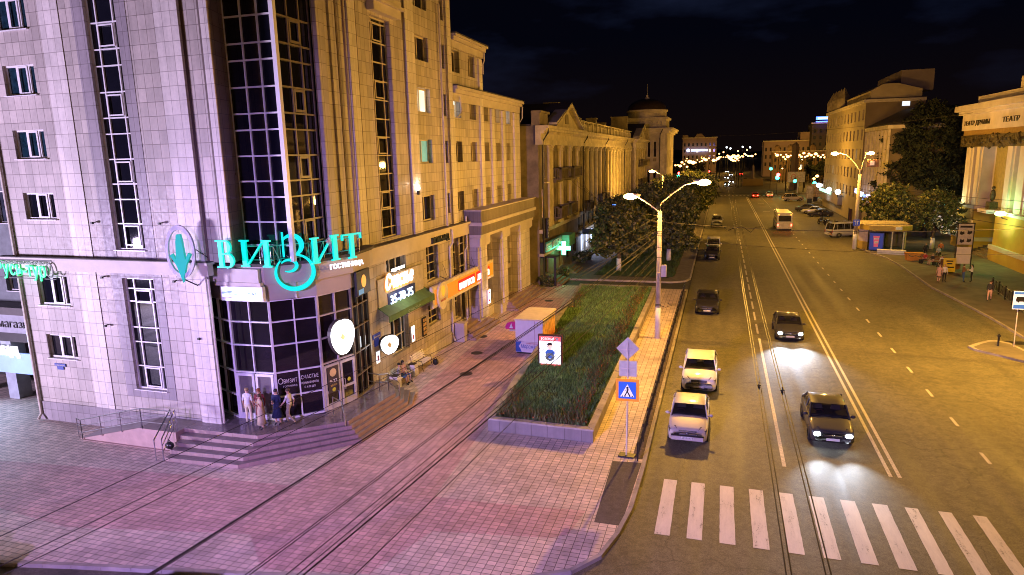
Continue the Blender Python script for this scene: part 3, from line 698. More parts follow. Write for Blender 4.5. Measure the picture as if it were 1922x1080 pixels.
# З with the long curl below
def ribbon(b, F, pts, wid, d0, d1):
    L = []; Rr = []
    for i, p in enumerate(pts):
        a = Vector(pts[max(i-1, 0)]); c = Vector(pts[min(i+1, len(pts)-1)]); t = (c-a).normalized(); n = Vector((-t.y, t.x))
        L.append(Vector(p)+n*wid[i]/2); Rr.append(Vector(p)-n*wid[i]/2)
    for i in range(len(pts)-1):
        q = [Rr[i], Rr[i+1], L[i+1], L[i]]
        b.hexa([F.p(v.x, v.y, d0) for v in q]+[F.p(v.x, v.y, d1) for v in q])
def arc(cx, cz, rx, rz, a0, a1, n):
    return [(cx+rx*math.cos(R(a0+(a1-a0)*i/n)), cz+rz*math.sin(R(a0+(a1-a0)*i/n))) for i in range(n+1)]
b = MB()
up = arc(1.27, 8.90, .42, .44, 150, -95, 18); ribbon(b, F23, up, [.05+.17*math.sin(PI*i/18)**1.2 for i in range(19)], .03, .16)
b.fbox(F23, .88, .955, 8.42, 9.5, .03, .152)
lo = arc(1.32, 7.73, .80, .76, 96, -225, 40); ribbon(b, F23, lo, [.05+.14*abs(math.sin(PI*i/40)) for i in range(41)], .032, .164)
cur = arc(1.08, 8.02, .34, .26, 150, -120, 16); ribbon(b, F23, cur, [.03+.11*math.sin(PI*i/16) for i in range(17)], .034, .168)
b.build('letter', m_turq, sg)
b = MB()
for F, x0, x1 in ((F12, 0, 2.7), (F23, .4, 2.0), (F34, -.3, 2.6)):
    b.tube([F.p(x0, 8.35, -.02), F.p(x1, 8.35, -.02)], .025, 5); b.tube([F.p(x0, 8.95, -.02), F.p(x1, 8.95, -.02)], .025, 5)
    n = 5
    for i in range(n): xx = x0+(x1-x0)*i/(n-1); b.tube([F.p(xx, 8.18, -.5), F.p(xx, 8.95, -.02)], .018, 5); b.tube([F.p(xx, 8.18, -.02), F.p(xx, 8.95, -.02)], .018, 5)
b.build('support_frame', m_metal, sg)
for F, x, zz in ((F12, .45, 8.9), (F34, .55, 8.95)):
    b = MB()
    for k in range(6):
        a = PI*k/6; b.tube([F.p(x-.16*math.cos(a), zz-.16*math.sin(a), .2), F.p(x+.16*math.cos(a), zz+.16*math.sin(a), .2)], .018, 4)
    b.build('snowflake_ornament', P('snowflake', (.75, .68, .68), .5), sg)
text('ГОСТИНИЦА', F34, .42, 7.68, .32, .3, EM('white_letters', (1, .96, .95), 1.3), sg, width=2.05, slope=-.02, bold=.012)
rg = thing('hotel_emblem_sign', 'silver ring with a turquoise downward arrow on the corner beside the big letters', 'sign', (-21.9, 23, 8))
FE, _ = Fseg((-22.1, 22.35), (-21.3, 22.7))
b = MB(); n = 40
for i in range(n):
    a0, a1 = 2*PI*i/n, 2*PI*(i+1)/n; ro, ri, rz = .58, .48, 1.95
    q = [(ri*math.cos(a0), ri*rz*math.sin(a0)), (ro*math.cos(a0), ro*rz*math.sin(a0)), (ro*math.cos(a1), ro*rz*math.sin(a1)), (ri*math.cos(a1), ri*rz*math.sin(a1))]
    b.hexa([FE.p(.42+x, 8.86+z, -.06) for x, z in q]+[FE.p(.42+x, 8.86+z, .12) for x, z in q])
b.build('ring', P('ring_silver', (.8, .8, .85), .4), rg)
b = MB()
def poly(b, F, pts, d0, d1, m=0):
    n = len(b.v); k = len(pts)
    b.v += [F.p(x, z, d0) for x, z in pts]+[F.p(x, z, d1) for x, z in pts]
    b.f.append(tuple(n+i for i in reversed(range(k)))); b.f.append(tuple(n+k+i for i in range(k))); b.mi += [m, m]
    for i in range(k): j = (i+1) % k; b.f.append((n+i, n+j, n+k+j, n+k+i)); b.mi.append(m)
for q in ([(.3, 9.35), (.34, 9.6), (.5, 9.6), (.54, 9.35)], [(.3, 9.35), (.54, 9.35), (.62, 8.3), (.22, 8.3)], [(.0, 8.72), (.22, 8.3), (.42, 7.55), (.42, 8.0), (.27, 8.45), (.1, 8.8)], [(.84, 8.72), (.62, 8.3), (.42, 7.55), (.42, 8.0), (.57, 8.45), (.74, 8.8)], [(.22, 8.3), (.62, 8.3), (.42, 7.7)]):
    poly(b, FE, q, -.05, .14+rnd.uniform(0, .03))
b.build('arrow', EM('arrow_turq', (.0, .36, .3), .8), rg)
b = MB(); b.tube([FE.p(.42, 7.65, -.05), (-21.6, 23.1, 7.3), (-21.5, 23.3, 7.4)], .03, 6); b.tube([FE.p(.9, 9.0, -.05), (-21.0, 23.4, 8.4)], .02, 5); b.build('bracket', m_dark, rg)
# lit white box under the canopy
FS, _ = Fseg((-20.95, 23.72), (-18.7, 23.8))
lb = thing('lit_panel_sign', 'glowing white panel with blue stripes above the main hotel door', 'sign', (-19.8, 23.7, 6.6))
b = MB(); b.fbox(FS, .08, 2.2, 6.55, 7.2, -.1, .1); b.build('case', m_white, lb)
b = MB(); b.fbox(FS, .13, 2.15, 6.72, 7.15, .1, .112); b.build('screen', EM('panel_glow', (.72, .90, 1), 1.0), lb)
b = MB()
for k in range(3): b.fbox(FS, .14, .9-.12*k, 6.84+.06*k, 6.865+.06*k, .112, .118)
b.build('stripe', P('stripe_blue', (.02, .18, .5), .5), lb)
text('Гаяне', FS, 1.25, 6.86, .113, .16, P('stripe_blue', (.02, .18, .5), .5), lb, width=.7, ext=.003)
# oval lamp boxes
def oval(F, s, z, w_, h, label, loc, e=9):
    t = thing('oval_light_sign', label, 'sign', loc)
    pts = []
    n = 28
    for i in range(n):
        a = 2*PI*i/n; x = math.cos(a); y = math.sin(a)
        k = .93+.07*abs(x)**.5; wx = w_/2*(1+.20*y); pts.append((s+x*wx*k, z+y*h/2*k+(-.0 if y < 0 else 0)))
    b = MB(); poly(b, F, pts, .12, .3); b.build('case', P('dark_case', (.05, .04, .04), .5), t)
    b = MB(); poly(b, F, [(s+(x-s)*.95, z+(y-z)*.95) for x, y in pts], .3, .315); b.build('diffuser', EM('oval_glow', (.93, .97, 1), e), t)
    b = MB(); poly(b, F, [(s+.02, z+.12), (s+.12, z), (s+.05, z-.14), (s-.1, z-.1), (s-.14, z+.02), (s-.03, z+.26), (s-.0, z+.1)], .315, .325); b.build('emblem', P('emblem_gold', (.5, .3, .05), .5), t)
    b = MB(); b.tube([F.p(s-.2, z+.2, 0), F.p(s-.2, z+.2, .13)], .03, 6); b.tube([F.p(s+.2, z+.2, 0), F.p(s+.2, z+.2, .13)], .03, 6); b.build('bracket', m_dark, t)
    return t
oval(F34, .88, 4.42, 1.5, 1.85, 'larger glowing white oval sign on the rotunda glass beside the door', F34.p(.88, 3.5, .2), 3.2)
FO = Fr((-16.95, 31.25), (.75, .66), (.66, -.75))
oval(Fr((-16.95, 31.1), (.5, .86), (.86, -.5)), 0, 2.72, 1.15, 1.15, 'smaller glowing white round sign on the gold wall above the bench', (-17.0, 31.1, 2.2), 5)
# door stickers and writing on the rotunda glass
F3s, L3 = seg[2]; F4s, L4 = seg[3]
m_wt = P('white_sticker', (.75, .7, .68), .5)
dc = thing('window_lettering', 'white hotel name and opening hours stuck on the rotunda glass between the doors', 'sign', F3s.p(1, 2.2, 0))
text('ВИЗИТ', F3s, .33, 2.62, .05, .26, m_wt, dc, width=.6, ext=.004)
text('ГОСТИНИЦА', F3s, .3, 2.42, .05, .12, m_wt, dc, width=.62, ext=.004)
b = MB(); b.tube([F3s.p(.2+.1*math.cos(2*PI*k/12), 2.74+.13*math.sin(2*PI*k/12), .05) for k in range(13)], .015, 5); b.build('ring_mark', m_wt, dc)
text('СЧАСТЬЕ', F3s, 1.1, 2.68, .05, .25, m_wt, dc, width=.78, ext=.004)
text('РЕЖИМ РАБОТЫ', F3s, 1.1, 2.44, .05, .14, m_wt, dc, width=.78, ext=.004)
text('С 9.00 ДО', F3s, 1.22, 2.24, .05, .13, m_wt, dc, width=.5, ext=.004)
ds = thing('door_poster', 'dark poster with a cream oval and hours 9-22 on the side entrance door', 'poster', F4s.p(.45, 2, .1))
b = MB(); b.fbox(F4s, .2, .86, 1.72, 3.0, .1, .112); b.build('sheet', P('poster_dark', (.05, .035, .04), .5), ds)
b = MB(); poly(b, F4s, [(.53+.2*math.cos(2*PI*k/14), 2.7+.2*math.sin(2*PI*k/14)) for k in range(14)], .112, .118); b.build('oval_mark', P('cream_mark', (.7, .5, .25), .5), ds)
text('9-22', F4s, .3, 2.22, .114, .22, m_wt, ds, width=.45, ext=.003); text('20.00', F4s, .33, 2.03, .114, .14, P('gold_txt', (.6, .4, .1), .5), ds, width=.4, ext=.003)
b = MB(); poly(b, F4s, [(.53+.11*math.cos(2*PI*k/12), 1.86+.1*math.sin(2*PI*k/12)) for k in range(12)], .112, .118); poly(b, F4s, [(1.5+.1*math.cos(2*PI*k/12), 2.1+.1*math.sin(2*PI*k/12)) for k in range(12)], .1, .106); b.build('yellow_disc', P('yellow_disc', (.6, .6, .05), .5), ds)
# picture box near the gold corner
F5s, L5 = seg[4]
t = thing('picture_sign', 'tall dark sign with an orange cup picture under the rotunda edge', 'sign', F5s.p(.9, 6.5, .1))
b = MB(); b.fbox(F5s, .15, 1.7, 6.0, 7.2, .2, .32); b.build('case', m_dark, t)
b = MB(); poly(b, F5s, [(.95+.28*math.cos(2*PI*k/12), 6.65+.32*math.sin(2*PI*k/12)) for k in range(12)], .32, .33); b.build('cup_picture', EM('cup_orange', (.8, .42, .08), .8), t)
b = MB(); b.fbox(F5s, .3, .9, 6.05, 6.3, .32, .328); b.build('blue_patch', EM('cup_blue', (.1, .3, .6), .6), t)

# cafe signs on the gold wall
t = thing('cafe_panel', 'pale beige panel behind the white neon cafe letters on the gold wall', 'panel', (-17.2, 33.8, 4.8))
b = MB(); b.fbox(FL, 30.95, 36.6, 5.3, 6.22, .05, .16); b.fbox(FL, 30.95, 32.2, 4.5, 5.3, .05, .16); b.fbox(FL, 35.3, 36.6, 4.5, 5.3, .05, .16); b.build('board', P('beige_board', (.5, .44, .36), .6), t)
t = thing('neon_cafe_sign', 'white script neon letters Счастье over blue outline on beige panel', 'sign', (-17.0, 33.3, 5.6))
m_neon = EM('neon_white', (1, .97, .93), 1.8); m_neono = EM('neon_orange', (1, .35, .05), 1.0)
text('Счастье', FL, 31.7, 5.52, .24, 1.15, m_neon, t, width=3.4, ext=.03, shear=.35, bold=.02)
text('Счастье', FL, 31.66, 5.44, .18, 1.22, m_neono, t, name='glow_outline', width=3.55, ext=.02, shear=.35, bold=.05)
text('кондитерская', FL, 32.5, 6.4, .2, .3, m_neon, t, width=1.6, ext=.02)
t = thing('phone_number_sign', 'dark blue box with glowing digits 35-78-75 under the neon cafe letters', 'sign', (-17.0, 33.3, 4.7))
b = MB(); b.fbox(FL, 31.95, 35.35, 4.5, 5.28, .1, .2); b.build('case', P('navy_case', (.02, .04, .16), .4), t)
text('35-78-75', FL, 32.2, 4.62, .22, .72, EM('neon_blue', (.62, .82, 1), 1.8), t, width=2.8, ext=.02, bold=.015)
lamp('POINT', 'neon_light', (-16.3, 33.3, 5.4), 60, (1, .95, .95), .5)
t = thing('green_awning', 'long green fabric awning sloping out over the cafe window', 'awning', (-17, 33.8, 4.2))
b = MB(); b.hexa([FL.p(30.9, 4.75, 0), FL.p(36.85, 4.75, 0), FL.p(36.85, 4.25, .75), FL.p(30.9, 4.25, .75), FL.p(30.9, 4.8, 0), FL.p(36.85, 4.8, 0), FL.p(36.85, 4.3, .76), FL.p(30.9, 4.3, .76)])
b.fbox(FL, 30.9, 36.85, 3.95, 4.25, .73, .757); b.build('fabric', P('awning_green', (.09, .17, .05), .8, var=.2), t)
text('счастье', FL, 33.2, 4.0, .765, .25, P('faded_green', (.3, .4, .2), .8), t, width=1.6, ext=.003)
b = MB(); b.tube([FL.p(31.0, 4.0, .74), FL.p(31.0, 4.0, .0)], .02, 5); b.tube([FL.p(36.75, 4.0, .74), FL.p(36.75, 4.0, .0)], .02, 5); b.build('arm', m_metal, t)
t = thing('street_name_plate', 'small blue street name plate on gold wall corner left of the round sign', 'sign', (-17.2, 30.5, 3.2))
b = MB(); b.fbox(FL, 30.15, 30.95, 3.15, 3.42, .1, .15); b.fbox(FL, 30.3, 30.75, 2.75, 3.12, .1, .15); b.build('plate', EM('plate_blue', (.02, .04, .3), .35), t)
text('Вяткина', FL, 30.22, 3.22, .152, .14, m_wt, t, width=.65, ext=.003)
t = thing('street_name_plate', 'small blue house plate on violet wall under the lowest left window', 'sign', (-30.5, 23.2, 2.8))
b = MB(); b.fbox(FA, -30.95, -30.25, 2.9, 3.05, .01, .05); b.fbox(FA, -30.8, -30.4, 2.74, 2.9, .01, .05); b.build('plate', P('plate_navy', (.02, .05, .3), .4), t)
text('ул. Щетинкина', FA, -30.9, 2.93, .052, .1, m_wt, t, width=.6, ext=.002)
for s, z0, z1, lab, e in ((34.9, 1.75, 2.75, 'narrow glowing white menu box right of the cafe window', 3.5), (30.55, 1.75, 2.45, 'narrow glowing poster box just under the round white sign', 2.0)):
    t = thing('menu_box', lab, 'sign', (-17.2, s, z0))
    b = MB(); b.fbox(FL, s-.2, s+.25, z0, z1, .03, .12); b.build('case', m_white, t)
    b = MB(); b.fbox(FL, s-.16, s+.21, z0+.04, z1-.04, .12, .13); b.build('diffuser', EM('menu_glow%d' % s, (.85, .92, 1), e), t)
    b = MB(); b.fbox(FL, s-.08, s+.12, z0+.15, z0+.45, .13, .136); b.build('picture', P('menu_pic', (.5, .1, .2), .5), t)
t = thing('menu_board', 'dark framed photo menu board on gold wall right of the white menu box', 'board', (-17.2, 36.7, 1.6))
b = MB(); b.fbox(FL, 36.4, 36.95, 1.65, 2.85, .03, .08); b.build('frame', m_dark, t)
b = MB()
for i in range(2):
    for k in range(4): b.fbox(FL, 36.45+.25*i, 36.65+.25*i, 1.75+.27*k, 1.95+.27*k, .08, .088)
b.build('photo', P('menu_photo', (.5, .33, .15), .5, var=.7, scale=9), t)
# orange fork-and-spoon sign
t = thing('canteen_sign', 'long orange shop sign reading вилка ложка with white oval badge', 'sign', (-16.7, 42, 3.4))
b = MB(); F = Fr((-16.75, 0), (0, 1), (1, 0))
b.fbox(F, 36.75, 48.3, 3.38, 4.72, -.12, .08); b.build('case', P('cream_case', (.7, .6, .45), .5), t)
b = MB(); b.fbox(F, 37.0, 48.1, 3.55, 4.5, .08, .095); b.build('face', EM('orange_face', (.62, .24, .015), .62, .12), t)
b = MB(); b.fbox(F, 40.9, 44.05, 3.66, 4.36, .095, .12); b.fbox(F, 44.4, 47.3, 3.66, 4.36, .095, .12); b.build('letter_backing', EM('red_back', (.62, .02, .01), .7), t)
m_lt = EM('sign_white', (1, .95, .9), 1.5)
text('вилка', F, 41.05, 3.74, .13, .75, m_lt, t, width=2.85, ext=.015, bold=.02); text('ложка', F, 44.55, 3.74, .13, .75, m_lt, t, width=2.6, ext=.015, bold=.02)
b = MB(); b.fbox(F, 44.6, 47.4, 3.44, 3.54, .095, .11); b.build('small_writing', EM('pinkw', (1, .3, .3), 1.2), t)
b = MB(); poly(b, F, [(38.05+.8*math.cos(2*PI*k/24), 4.0+.88*math.sin(2*PI*k/24)+.05*math.cos(4*PI*k/24)) for k in range(24)], .1, .22); bd = b.build('badge', P('badge_cream', (.75, .66, .5), .5), t)
b = MB(); poly(b, F, [(38.05+.3*math.cos(2*PI*k/14)*(1+.3*math.sin(2*PI*k/14)), 4.25+.36*math.sin(2*PI*k/14)) for k in range(14)], .22, .23); b.build('flame_mark', EM('badge_or', (.9, .35, .03), .9), bd)
text('вилка', F, 37.65, 3.62, .222, .25, P('badge_red', (.5, .03, .02), .5), bd, width=.8, ext=.004)
b = MB()
for y in (39.5, 42, 44.5, 47): b.tube([F.p(y, 4.7, 0), (-17.35, y, 4.9)], .02, 5); b.tube([F.p(y, 4.7, 0), (-17.4, y+.6, 5.7)], .012, 4)
b.build('bracket', m_dark, t)
t = thing('lit_entry_sign', 'small pink and white glowing board at the end of the orange sign', 'sign', (-16.4, 46.9, 1.6))
b = MB(); b.fbox(FL, 46.15, 46.75, 1.6, 2.7, .82, .92); b.build('case', m_white, t); b = MB(); b.fbox(FL, 46.2, 46.7, 1.65, 2.65, .92, .93); b.build('diffuser', EM('entry_glow', (1, .9, .92), 3.2), t)
b = MB(); b.fbox(FL, 46.25, 46.65, 1.75, 1.95, .93, .936); b.fbox(FL, 46.25, 46.65, 2.35, 2.5, .93, .936); b.build('red_writing', P('redw', (.6, .02, .05), .5), t)
t = thing('dark_letter_sign', 'row of unlit dark letters under the gold wall cornice', 'sign', (-17.1, 39.4, 7.2))
text('ЛОМБАРД', FL, 38.0, 7.22, .2, .52, P('dark_green_letter', (.02, .035, .03), .5), t, width=2.8, ext=.06)
t = thing('shop_name_sign', 'bright green glowing letters Русь-тур on the violet wall edge', 'sign', (-32, 22.6, 7.5))
m_gn = EM('green_neon', (.03, .9, .3), 1.4)
F = Fr((-33.35, 22.95), (1, .0), (0, -1))
b = MB(); b.fbox(F, .0, 3.75, 8.18, 8.24, -.1, .1); b.fbox(F, .0, 3.75, 7.3, 7.34, -.06, -.02); b.build('rail', m_dark, t)
text('Русь-тур', F, .1, 7.5, .05, .95, m_gn, t, width=3.15, ext=.03, bold=.0, slope=-.03)
text('туристическое агентство', F, .4, 8.02, .1, .2, P('grey_letter', (.4, .45, .42), .5), t, width=2.9, ext=.02)
b = MB(); b.tube([F.p(3.52+.2*math.cos(2*PI*k/14), 7.75+.34*math.sin(2*PI*k/14), .05) for k in range(15)], .035, 6); b.build('ring_letter', P('grey_letter', (.4, .45, .42), .5), t)
lamp('POINT', 'green_sign_light', (-31.8, 22.0, 7.6), 14, (.1, 1, .4), .5)
# steps by the other doors
for i, (y0, y1, x1, lab) in enumerate(((42.4, 46.2, -15.9, 'pale stone steps under the orange sign'), (51.6, 58.9, -15.6, 'pale stone steps of the last entrance of the right wing'))):
    t = thing('stone_steps', lab, 'steps', (-17, (y0+y1)/2, 0), group='entrance steps along the gold wall')
    for k in range(4):
        b = MB(); o_ = .32*(3-k); b.box(-17.32, y0-.0-o_*.6, .2*k+.003, x1-.9+o_+.0, y1+o_, .2*(k+1)); b.build('step', m_riser if i == 0 else m_riser, t)
t = thing('stone_block', 'low pale stone block beside the orange sign steps', 'block', (-17, 41.9, 0))
b = MB(); b.box(-17.3, 41.3, 0, -16.5, 41.85, 1.25); b.box(-17.3, 41.25, 1.253, -16.45, 41.9, 1.33); b.build('block', m_band, t)
#MARK1

# ================================================================== PLANTER, GRASS, FLOWERS
PO = [(-9.95, 27.4), (-5.0, 27.25), (-5.25, 57.2), (-5.35, 60.4), (-12.3, 60.5)]
m_plw = TILE('planter_slab', (.22, .19, .20), .75, 2, .012, (.12, .1, .1), .7, var=.15)
pl = thing('raised_planter', 'long raised lawn bed with a stone slab wall beside the parking lane', 'planter', (-7.5, 44, 0))
def ins(poly, d):
    n = len(poly); out = []
    for i in range(n):
        a, b_, c = Vector(poly[i-1]), Vector(poly[i]), Vector(poly[(i+1) % n])
        n1 = Vector((-(b_-a).y, (b_-a).x)).normalized(); n2 = Vector((-(c-b_).y, (c-b_).x)).normalized()
        v = (n1+n2).normalized(); k = d/max(.3, v.dot(n1)); out.append((b_.x+v.x*k, b_.y+v.y*k))
    return out
PI_ = ins(PO, .28)
b = MB()
for i in range(5):
    j = (i+1) % 5; a0, a1, c1, c0 = PO[i], PO[j], PI_[j], PI_[i]
    b.hexa([(*a0, 0), (*a1, 0), (*c1, 0), (*c0, 0), (*a0, .56), (*a1, .56), (*c1, .56), (*c0, .56)])
b.build('wall', m_plw, pl)
cp_ = MB(); PC = ins(PO, -.04)
L = 0
for i in range(5):
    j = (i+1) % 5; a0, a1 = Vector(PC[i]), Vector(PC[j]); c0, c1 = Vector(PI_[i]), Vector(PI_[j]); n = max(1, round((a1-a0).length/.75))
    for k in range(n):
        t0, t1 = k/n+.01/n, (k+1)/n-.01/n
        q = [a0.lerp(a1, t0), a0.lerp(a1, t1), c0.lerp(c1, t1), c0.lerp(c1, t0)]; e = rnd.uniform(-.01, .012)
        cp_.hexa([(v.x, v.y, .563) for v in q]+[(v.x, v.y, .64+e) for v in q])
cp_.build('coping', m_kerb, pl)
MB().face([(x, y, .5) for x, y in PI_]).build('soil', m_grassb, pl)
import numpy as np
rng = np.random.default_rng(3)
def blades(n, fx, z0, h, wd, name, mats, label, cat, seed=0):
    g = np.random.default_rng(seed); pos = fx(g, n); a = g.uniform(0, 2*PI, len(pos)); hh = h*g.uniform(.5, 1.3, len(pos)); n = len(pos)
    dx = np.cos(a)*wd; dy = np.sin(a)*wd; lx = g.normal(0, .35, n)*hh; ly = g.normal(0, .35, n)*hh
    V = np.zeros((n, 3, 3)); V[:, 0] = np.c_[pos[:, 0]-dx, pos[:, 1]-dy, np.full(n, z0)]; V[:, 1] = np.c_[pos[:, 0]+dx, pos[:, 1]+dy, np.full(n, z0)]
    V[:, 2] = np.c_[pos[:, 0]+lx, pos[:, 1]+ly, z0+hh]
    me = bpy.data.meshes.new(name); me.vertices.add(3*n); me.vertices.foreach_set('co', V.ravel()); me.loops.add(3*n); me.polygons.add(n)
    me.loops.foreach_set('vertex_index', np.arange(3*n)); me.polygons.foreach_set('loop_start', np.arange(0, 3*n, 3)); me.polygons.foreach_set('loop_total', np.full(n, 3))
    for m in mats: me.materials.append(m)
    me.polygons.foreach_set('material_index', g.integers(0, len(mats), n)); me.update(); me.validate()
    o = bpy.data.objects.new(name, me); C.objects.link(o); return tag(o, label, cat, kind='stuff')
def inplant(g, n, mg=.0):
    y = g.uniform(27.7, 60.1, n); x0 = -9.7-(y-27.4)*.0715; x = x0+(-5.4-(y-27.4)*.008-x0)*g.uniform(0, 1, n)
    k = np.sin(x*2.1+y*.9)+np.sin(y*1.7-x)+g.normal(0, 1.1, n); s = k > -.9; return np.c_[x, y][s]
m_gr1 = P('grass_blade', (.13, .27, .08), .8, var=.4, scale=1.2); m_gr2 = P('grass_blade_light', (.22, .36, .13), .8, var=.4, scale=1.2); m_gr3 = P('grass_blade_dark', (.05, .10, .03), .8, var=.3)
blades(70000, inplant, .5, .22, .024, 'grass', [m_gr1, m_gr2, m_gr3], 'uncut green grass filling the raised planter', 'grass', 1)
def border(g, n):
    k = g.integers(0, 3, n); u = g.uniform(0, 1, n); y = 27.7+u*32; x = -5.7-(y-27.4)*.008-np.abs(g.normal(0, .45, n))
    xl = -9.6-(y-27.4)*.0715+np.abs(g.normal(0, .35, n)); x = np.where(k == 1, xl, x)
    y = np.where(k == 2, 27.75+np.abs(g.normal(0, .35, n)), y); x = np.where(k == 2, -9.6+4.2*u, x)
    s = (np.sin(y*1.3)+g.normal(0, .6, n) > -.5) & ((k != 1) | (np.sin(y*.5) > .1)); return np.c_[x, y][s]
blades(8000, border, .5, .42, .05, 'flower_leaves', [P('flower_leaf', (.09, .12, .035), .8, var=.4), P('flower_leaf_red', (.13, .11, .035), .8, var=.4)], 'reddish low flower plants along the planter edges', 'flower border', 4)
def border2(g, n): return border(g, n)
fl = blades(3600, border2, .70, .06, .045, 'flower_heads', [P('petal_orange', (.6, .2, .04), .7), P('petal_red', (.4, .05, .03), .7), P('petal_brown', (.2, .08, .03), .7), P('flower_leaf', (.05, .07, .02), .8)], 'small orange and red flowers dotted along the planter edges', 'flowers', 5)
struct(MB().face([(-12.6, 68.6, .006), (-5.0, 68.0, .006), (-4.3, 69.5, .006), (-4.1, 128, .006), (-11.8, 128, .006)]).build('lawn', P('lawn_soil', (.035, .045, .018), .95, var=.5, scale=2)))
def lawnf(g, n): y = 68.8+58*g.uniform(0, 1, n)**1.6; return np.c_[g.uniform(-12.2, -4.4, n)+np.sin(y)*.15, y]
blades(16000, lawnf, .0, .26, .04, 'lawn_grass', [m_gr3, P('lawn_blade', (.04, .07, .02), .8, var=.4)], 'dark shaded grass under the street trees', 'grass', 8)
# ================================================================== KIOSK + LIGHT BOX + STREET FURNITURE
t = thing('ice_cream_kiosk', 'white ice cream kiosk with blue lettering standing at the planter edge', 'kiosk', (-11.5, 41.5, 0))
m_kw = P('kiosk_white', (.74, .72, .8), .45, var=.06); m_kb = P('kiosk_blue', (.03, .10, .45), .5)
b = MB(); b.box(-12.3, 39.6, .1, -10.5, 42.9, 2.2); b.build('body', m_kw, t)
b = MB(); b.box(-12.25, 39.65, 0, -10.55, 42.85, .1); b.build('base', m_dark, t)
b = MB(); b.box(-12.36, 39.5, 2.203, -10.42, 43.0, 2.3); b.build('roof', P('kiosk_roof', (.75, .66, .55), .6, var=.1), t)
FK = Fr((0, 39.6), (1, 0), (0, -1)); FKe = Fr((-10.5, 0), (0, 1), (1, 0))
b = MB(); b.fbox(FK, -11.03, -11.0, .1, 2.2, 0, .02); b.fbox(FK, -12.3, -10.5, .78, .80, 0, .015); b.fbox(FKe, 39.6, 42.9, 1.9, 2.2, 0, .03)
b.build('panel_joint', P('kiosk_trim', (.45, .35, .4), .5), t)
for q in ([(-12.29, .12), (-11.9, .12), (-12.0, .35), (-12.1, .5), (-11.95, .7), (-11.9, .85), (-12.29, .85)], [(-10.8, .12), (-10.52, .12), (-10.52, .5), (-10.7, .4)], [(-11.2, .12), (-11.1, .35), (-10.95, .35), (-11.0, .12)]): b = MB(); poly(b, FK, q, .002, .014); b.build('blue_patch', m_kb, t)
text('Мороженое', FK, -11.95, .38, .02, .36, m_kb, t, width=1.4, ext=.004, shear=.3)
text('советское', FK, -11.6, .66, .02, .14, P('kiosk_redtxt', (.5, .03, .1), .5), t, width=.8, ext=.004)
b = MB(); b.fbox(FKe, 39.65, 42.85, .15, 1.88, .0, .02)
b.build('picture_panel', P('kiosk_picture', (.62, .34, .14), .5, var=.55, scale=3.2), t)
b = MB(); 
for k in range(5): poly(b, FKe, [(40.0+.55*k, .4), (40.2+.55*k, 1.2), (40.3+.55*k, .45), (40.42+.55*k, 1.5), (40.5+.55*k, .4)], .02, .03)
b.build('flame_pattern', P('kiosk_flame', (.55, .12, .03), .5), t)
b = MB(); poly(b, Fr((0, 39.75), (1, 0), (0, -1)), [(-12.31, 1.55), (-13.0, 1.55), (-13.02, 1.7), (-12.9, 1.95), (-12.6, 2.05), (-12.31, 2.05)], -.06, .02); b.build('side_sign', P('magenta', (.6, .02, .25), .4), t)
b = MB(); F = Fr((0, 39.72), (1, 0), (0, -1)); poly(b, F, [(-12.75, 1.62), (-12.5, 1.62), (-12.6, 1.95)], .0, .012); b.build('cone_mark', P('cone_w', (.6, .75, .8), .4), t)
b = MB(); b.hexa([(-12.9, 40.2, 1.3), (-12.3, 40.2, 1.3), (-12.3, 42.6, 1.3), (-12.9, 42.6, 1.3), (-12.9, 40.2, 1.34), (-12.3, 40.2, 1.34), (-12.3, 42.6, 1.34), (-12.9, 42.6, 1.34)]); b.build('counter', m_kw, t)

t = thing('advert_light_box', 'lit white poster box with red bands and child picture on dark post in lawn', 'light box', (-9.1, 36, .5))
F = Fr((-9.8, 36.0), (1, .02), (.02, -1))
b = MB(); b.fbox(F, 0, 1.42, .42, 2.38, -.12, .1); b.build('frame', P('lb_frame', (.10, .03, .03), .4), t)
b = MB(); b.fbox(F, .09, 1.33, .52, 2.3, .1, .11); b.build('screen', EM('lb_white', (.92, .97, 1), 1.5), t)
m_lr = EM('lb_red', (.85, .1, .1), .9)
for c0, c1 in ((2.02, 2.3), (.52, .66)): b = MB(); b.fbox(F, .09, 1.33, c0, c1, .11, .116); b.build('band', m_lr, t)
text('РОЗОВЫЙ', F, .2, 2.08, .12, .2, EM('lb_txt', (1, .92, .92), 1.4), t, width=.75, ext=.003)
b = MB(); b.fbox(F, 1.05, 1.2, 2.08, 2.23, .116, .12); b.build('logo_square', m_wt, t)
b = MB(); poly(b, F, [(.7+.15*math.cos(2*PI*k/14), 1.72+.19*math.sin(2*PI*k/14)) for k in range(14)], .11, .116); poly(b, F, [(.62, 1.5), (.8, 1.5), (.8, 1.6), (.62, 1.6)], .11, .115); pc = b.build('child_picture', EM('lb_skin', (.9, .6, .45), .9), t)
b = MB(); poly(b, F, [(.7+.17*math.cos(PI*k/8), 1.78+.16*math.sin(PI*k/8)) for k in range(9)], .116, .122); b.build('picture_hair', P('lb_hair', (.05, .02, .01), .5), pc)
b = MB(); poly(b, F, [(.5, 1.0), (.92, 1.0), (1.0, 1.35), (.85, 1.52), (.55, 1.52), (.42, 1.35)], .11, .118); b.build('picture_shirt', EM('lb_blue', (.05, .15, .5), .5), pc)
b = MB()
for k in range(12):
    a = 2*PI*k/12; poly(b, F, [(.7+.2*math.cos(a)+.09*math.cos(q*PI/3), 1.08+.17*math.sin(a)+.09*math.sin(q*PI/3)) for q in range(6)], .118, .122+.001*k)
b.build('picture_toys', P('lb_toys', (.3, .4, .3), .5, var=.9, scale=14), pc)
b = MB(); b.fbox(F, .35, 1.0, -.02, .42, -.08, .06); b.build('post', P('lb_post', (.12, .05, .10), .5), t)
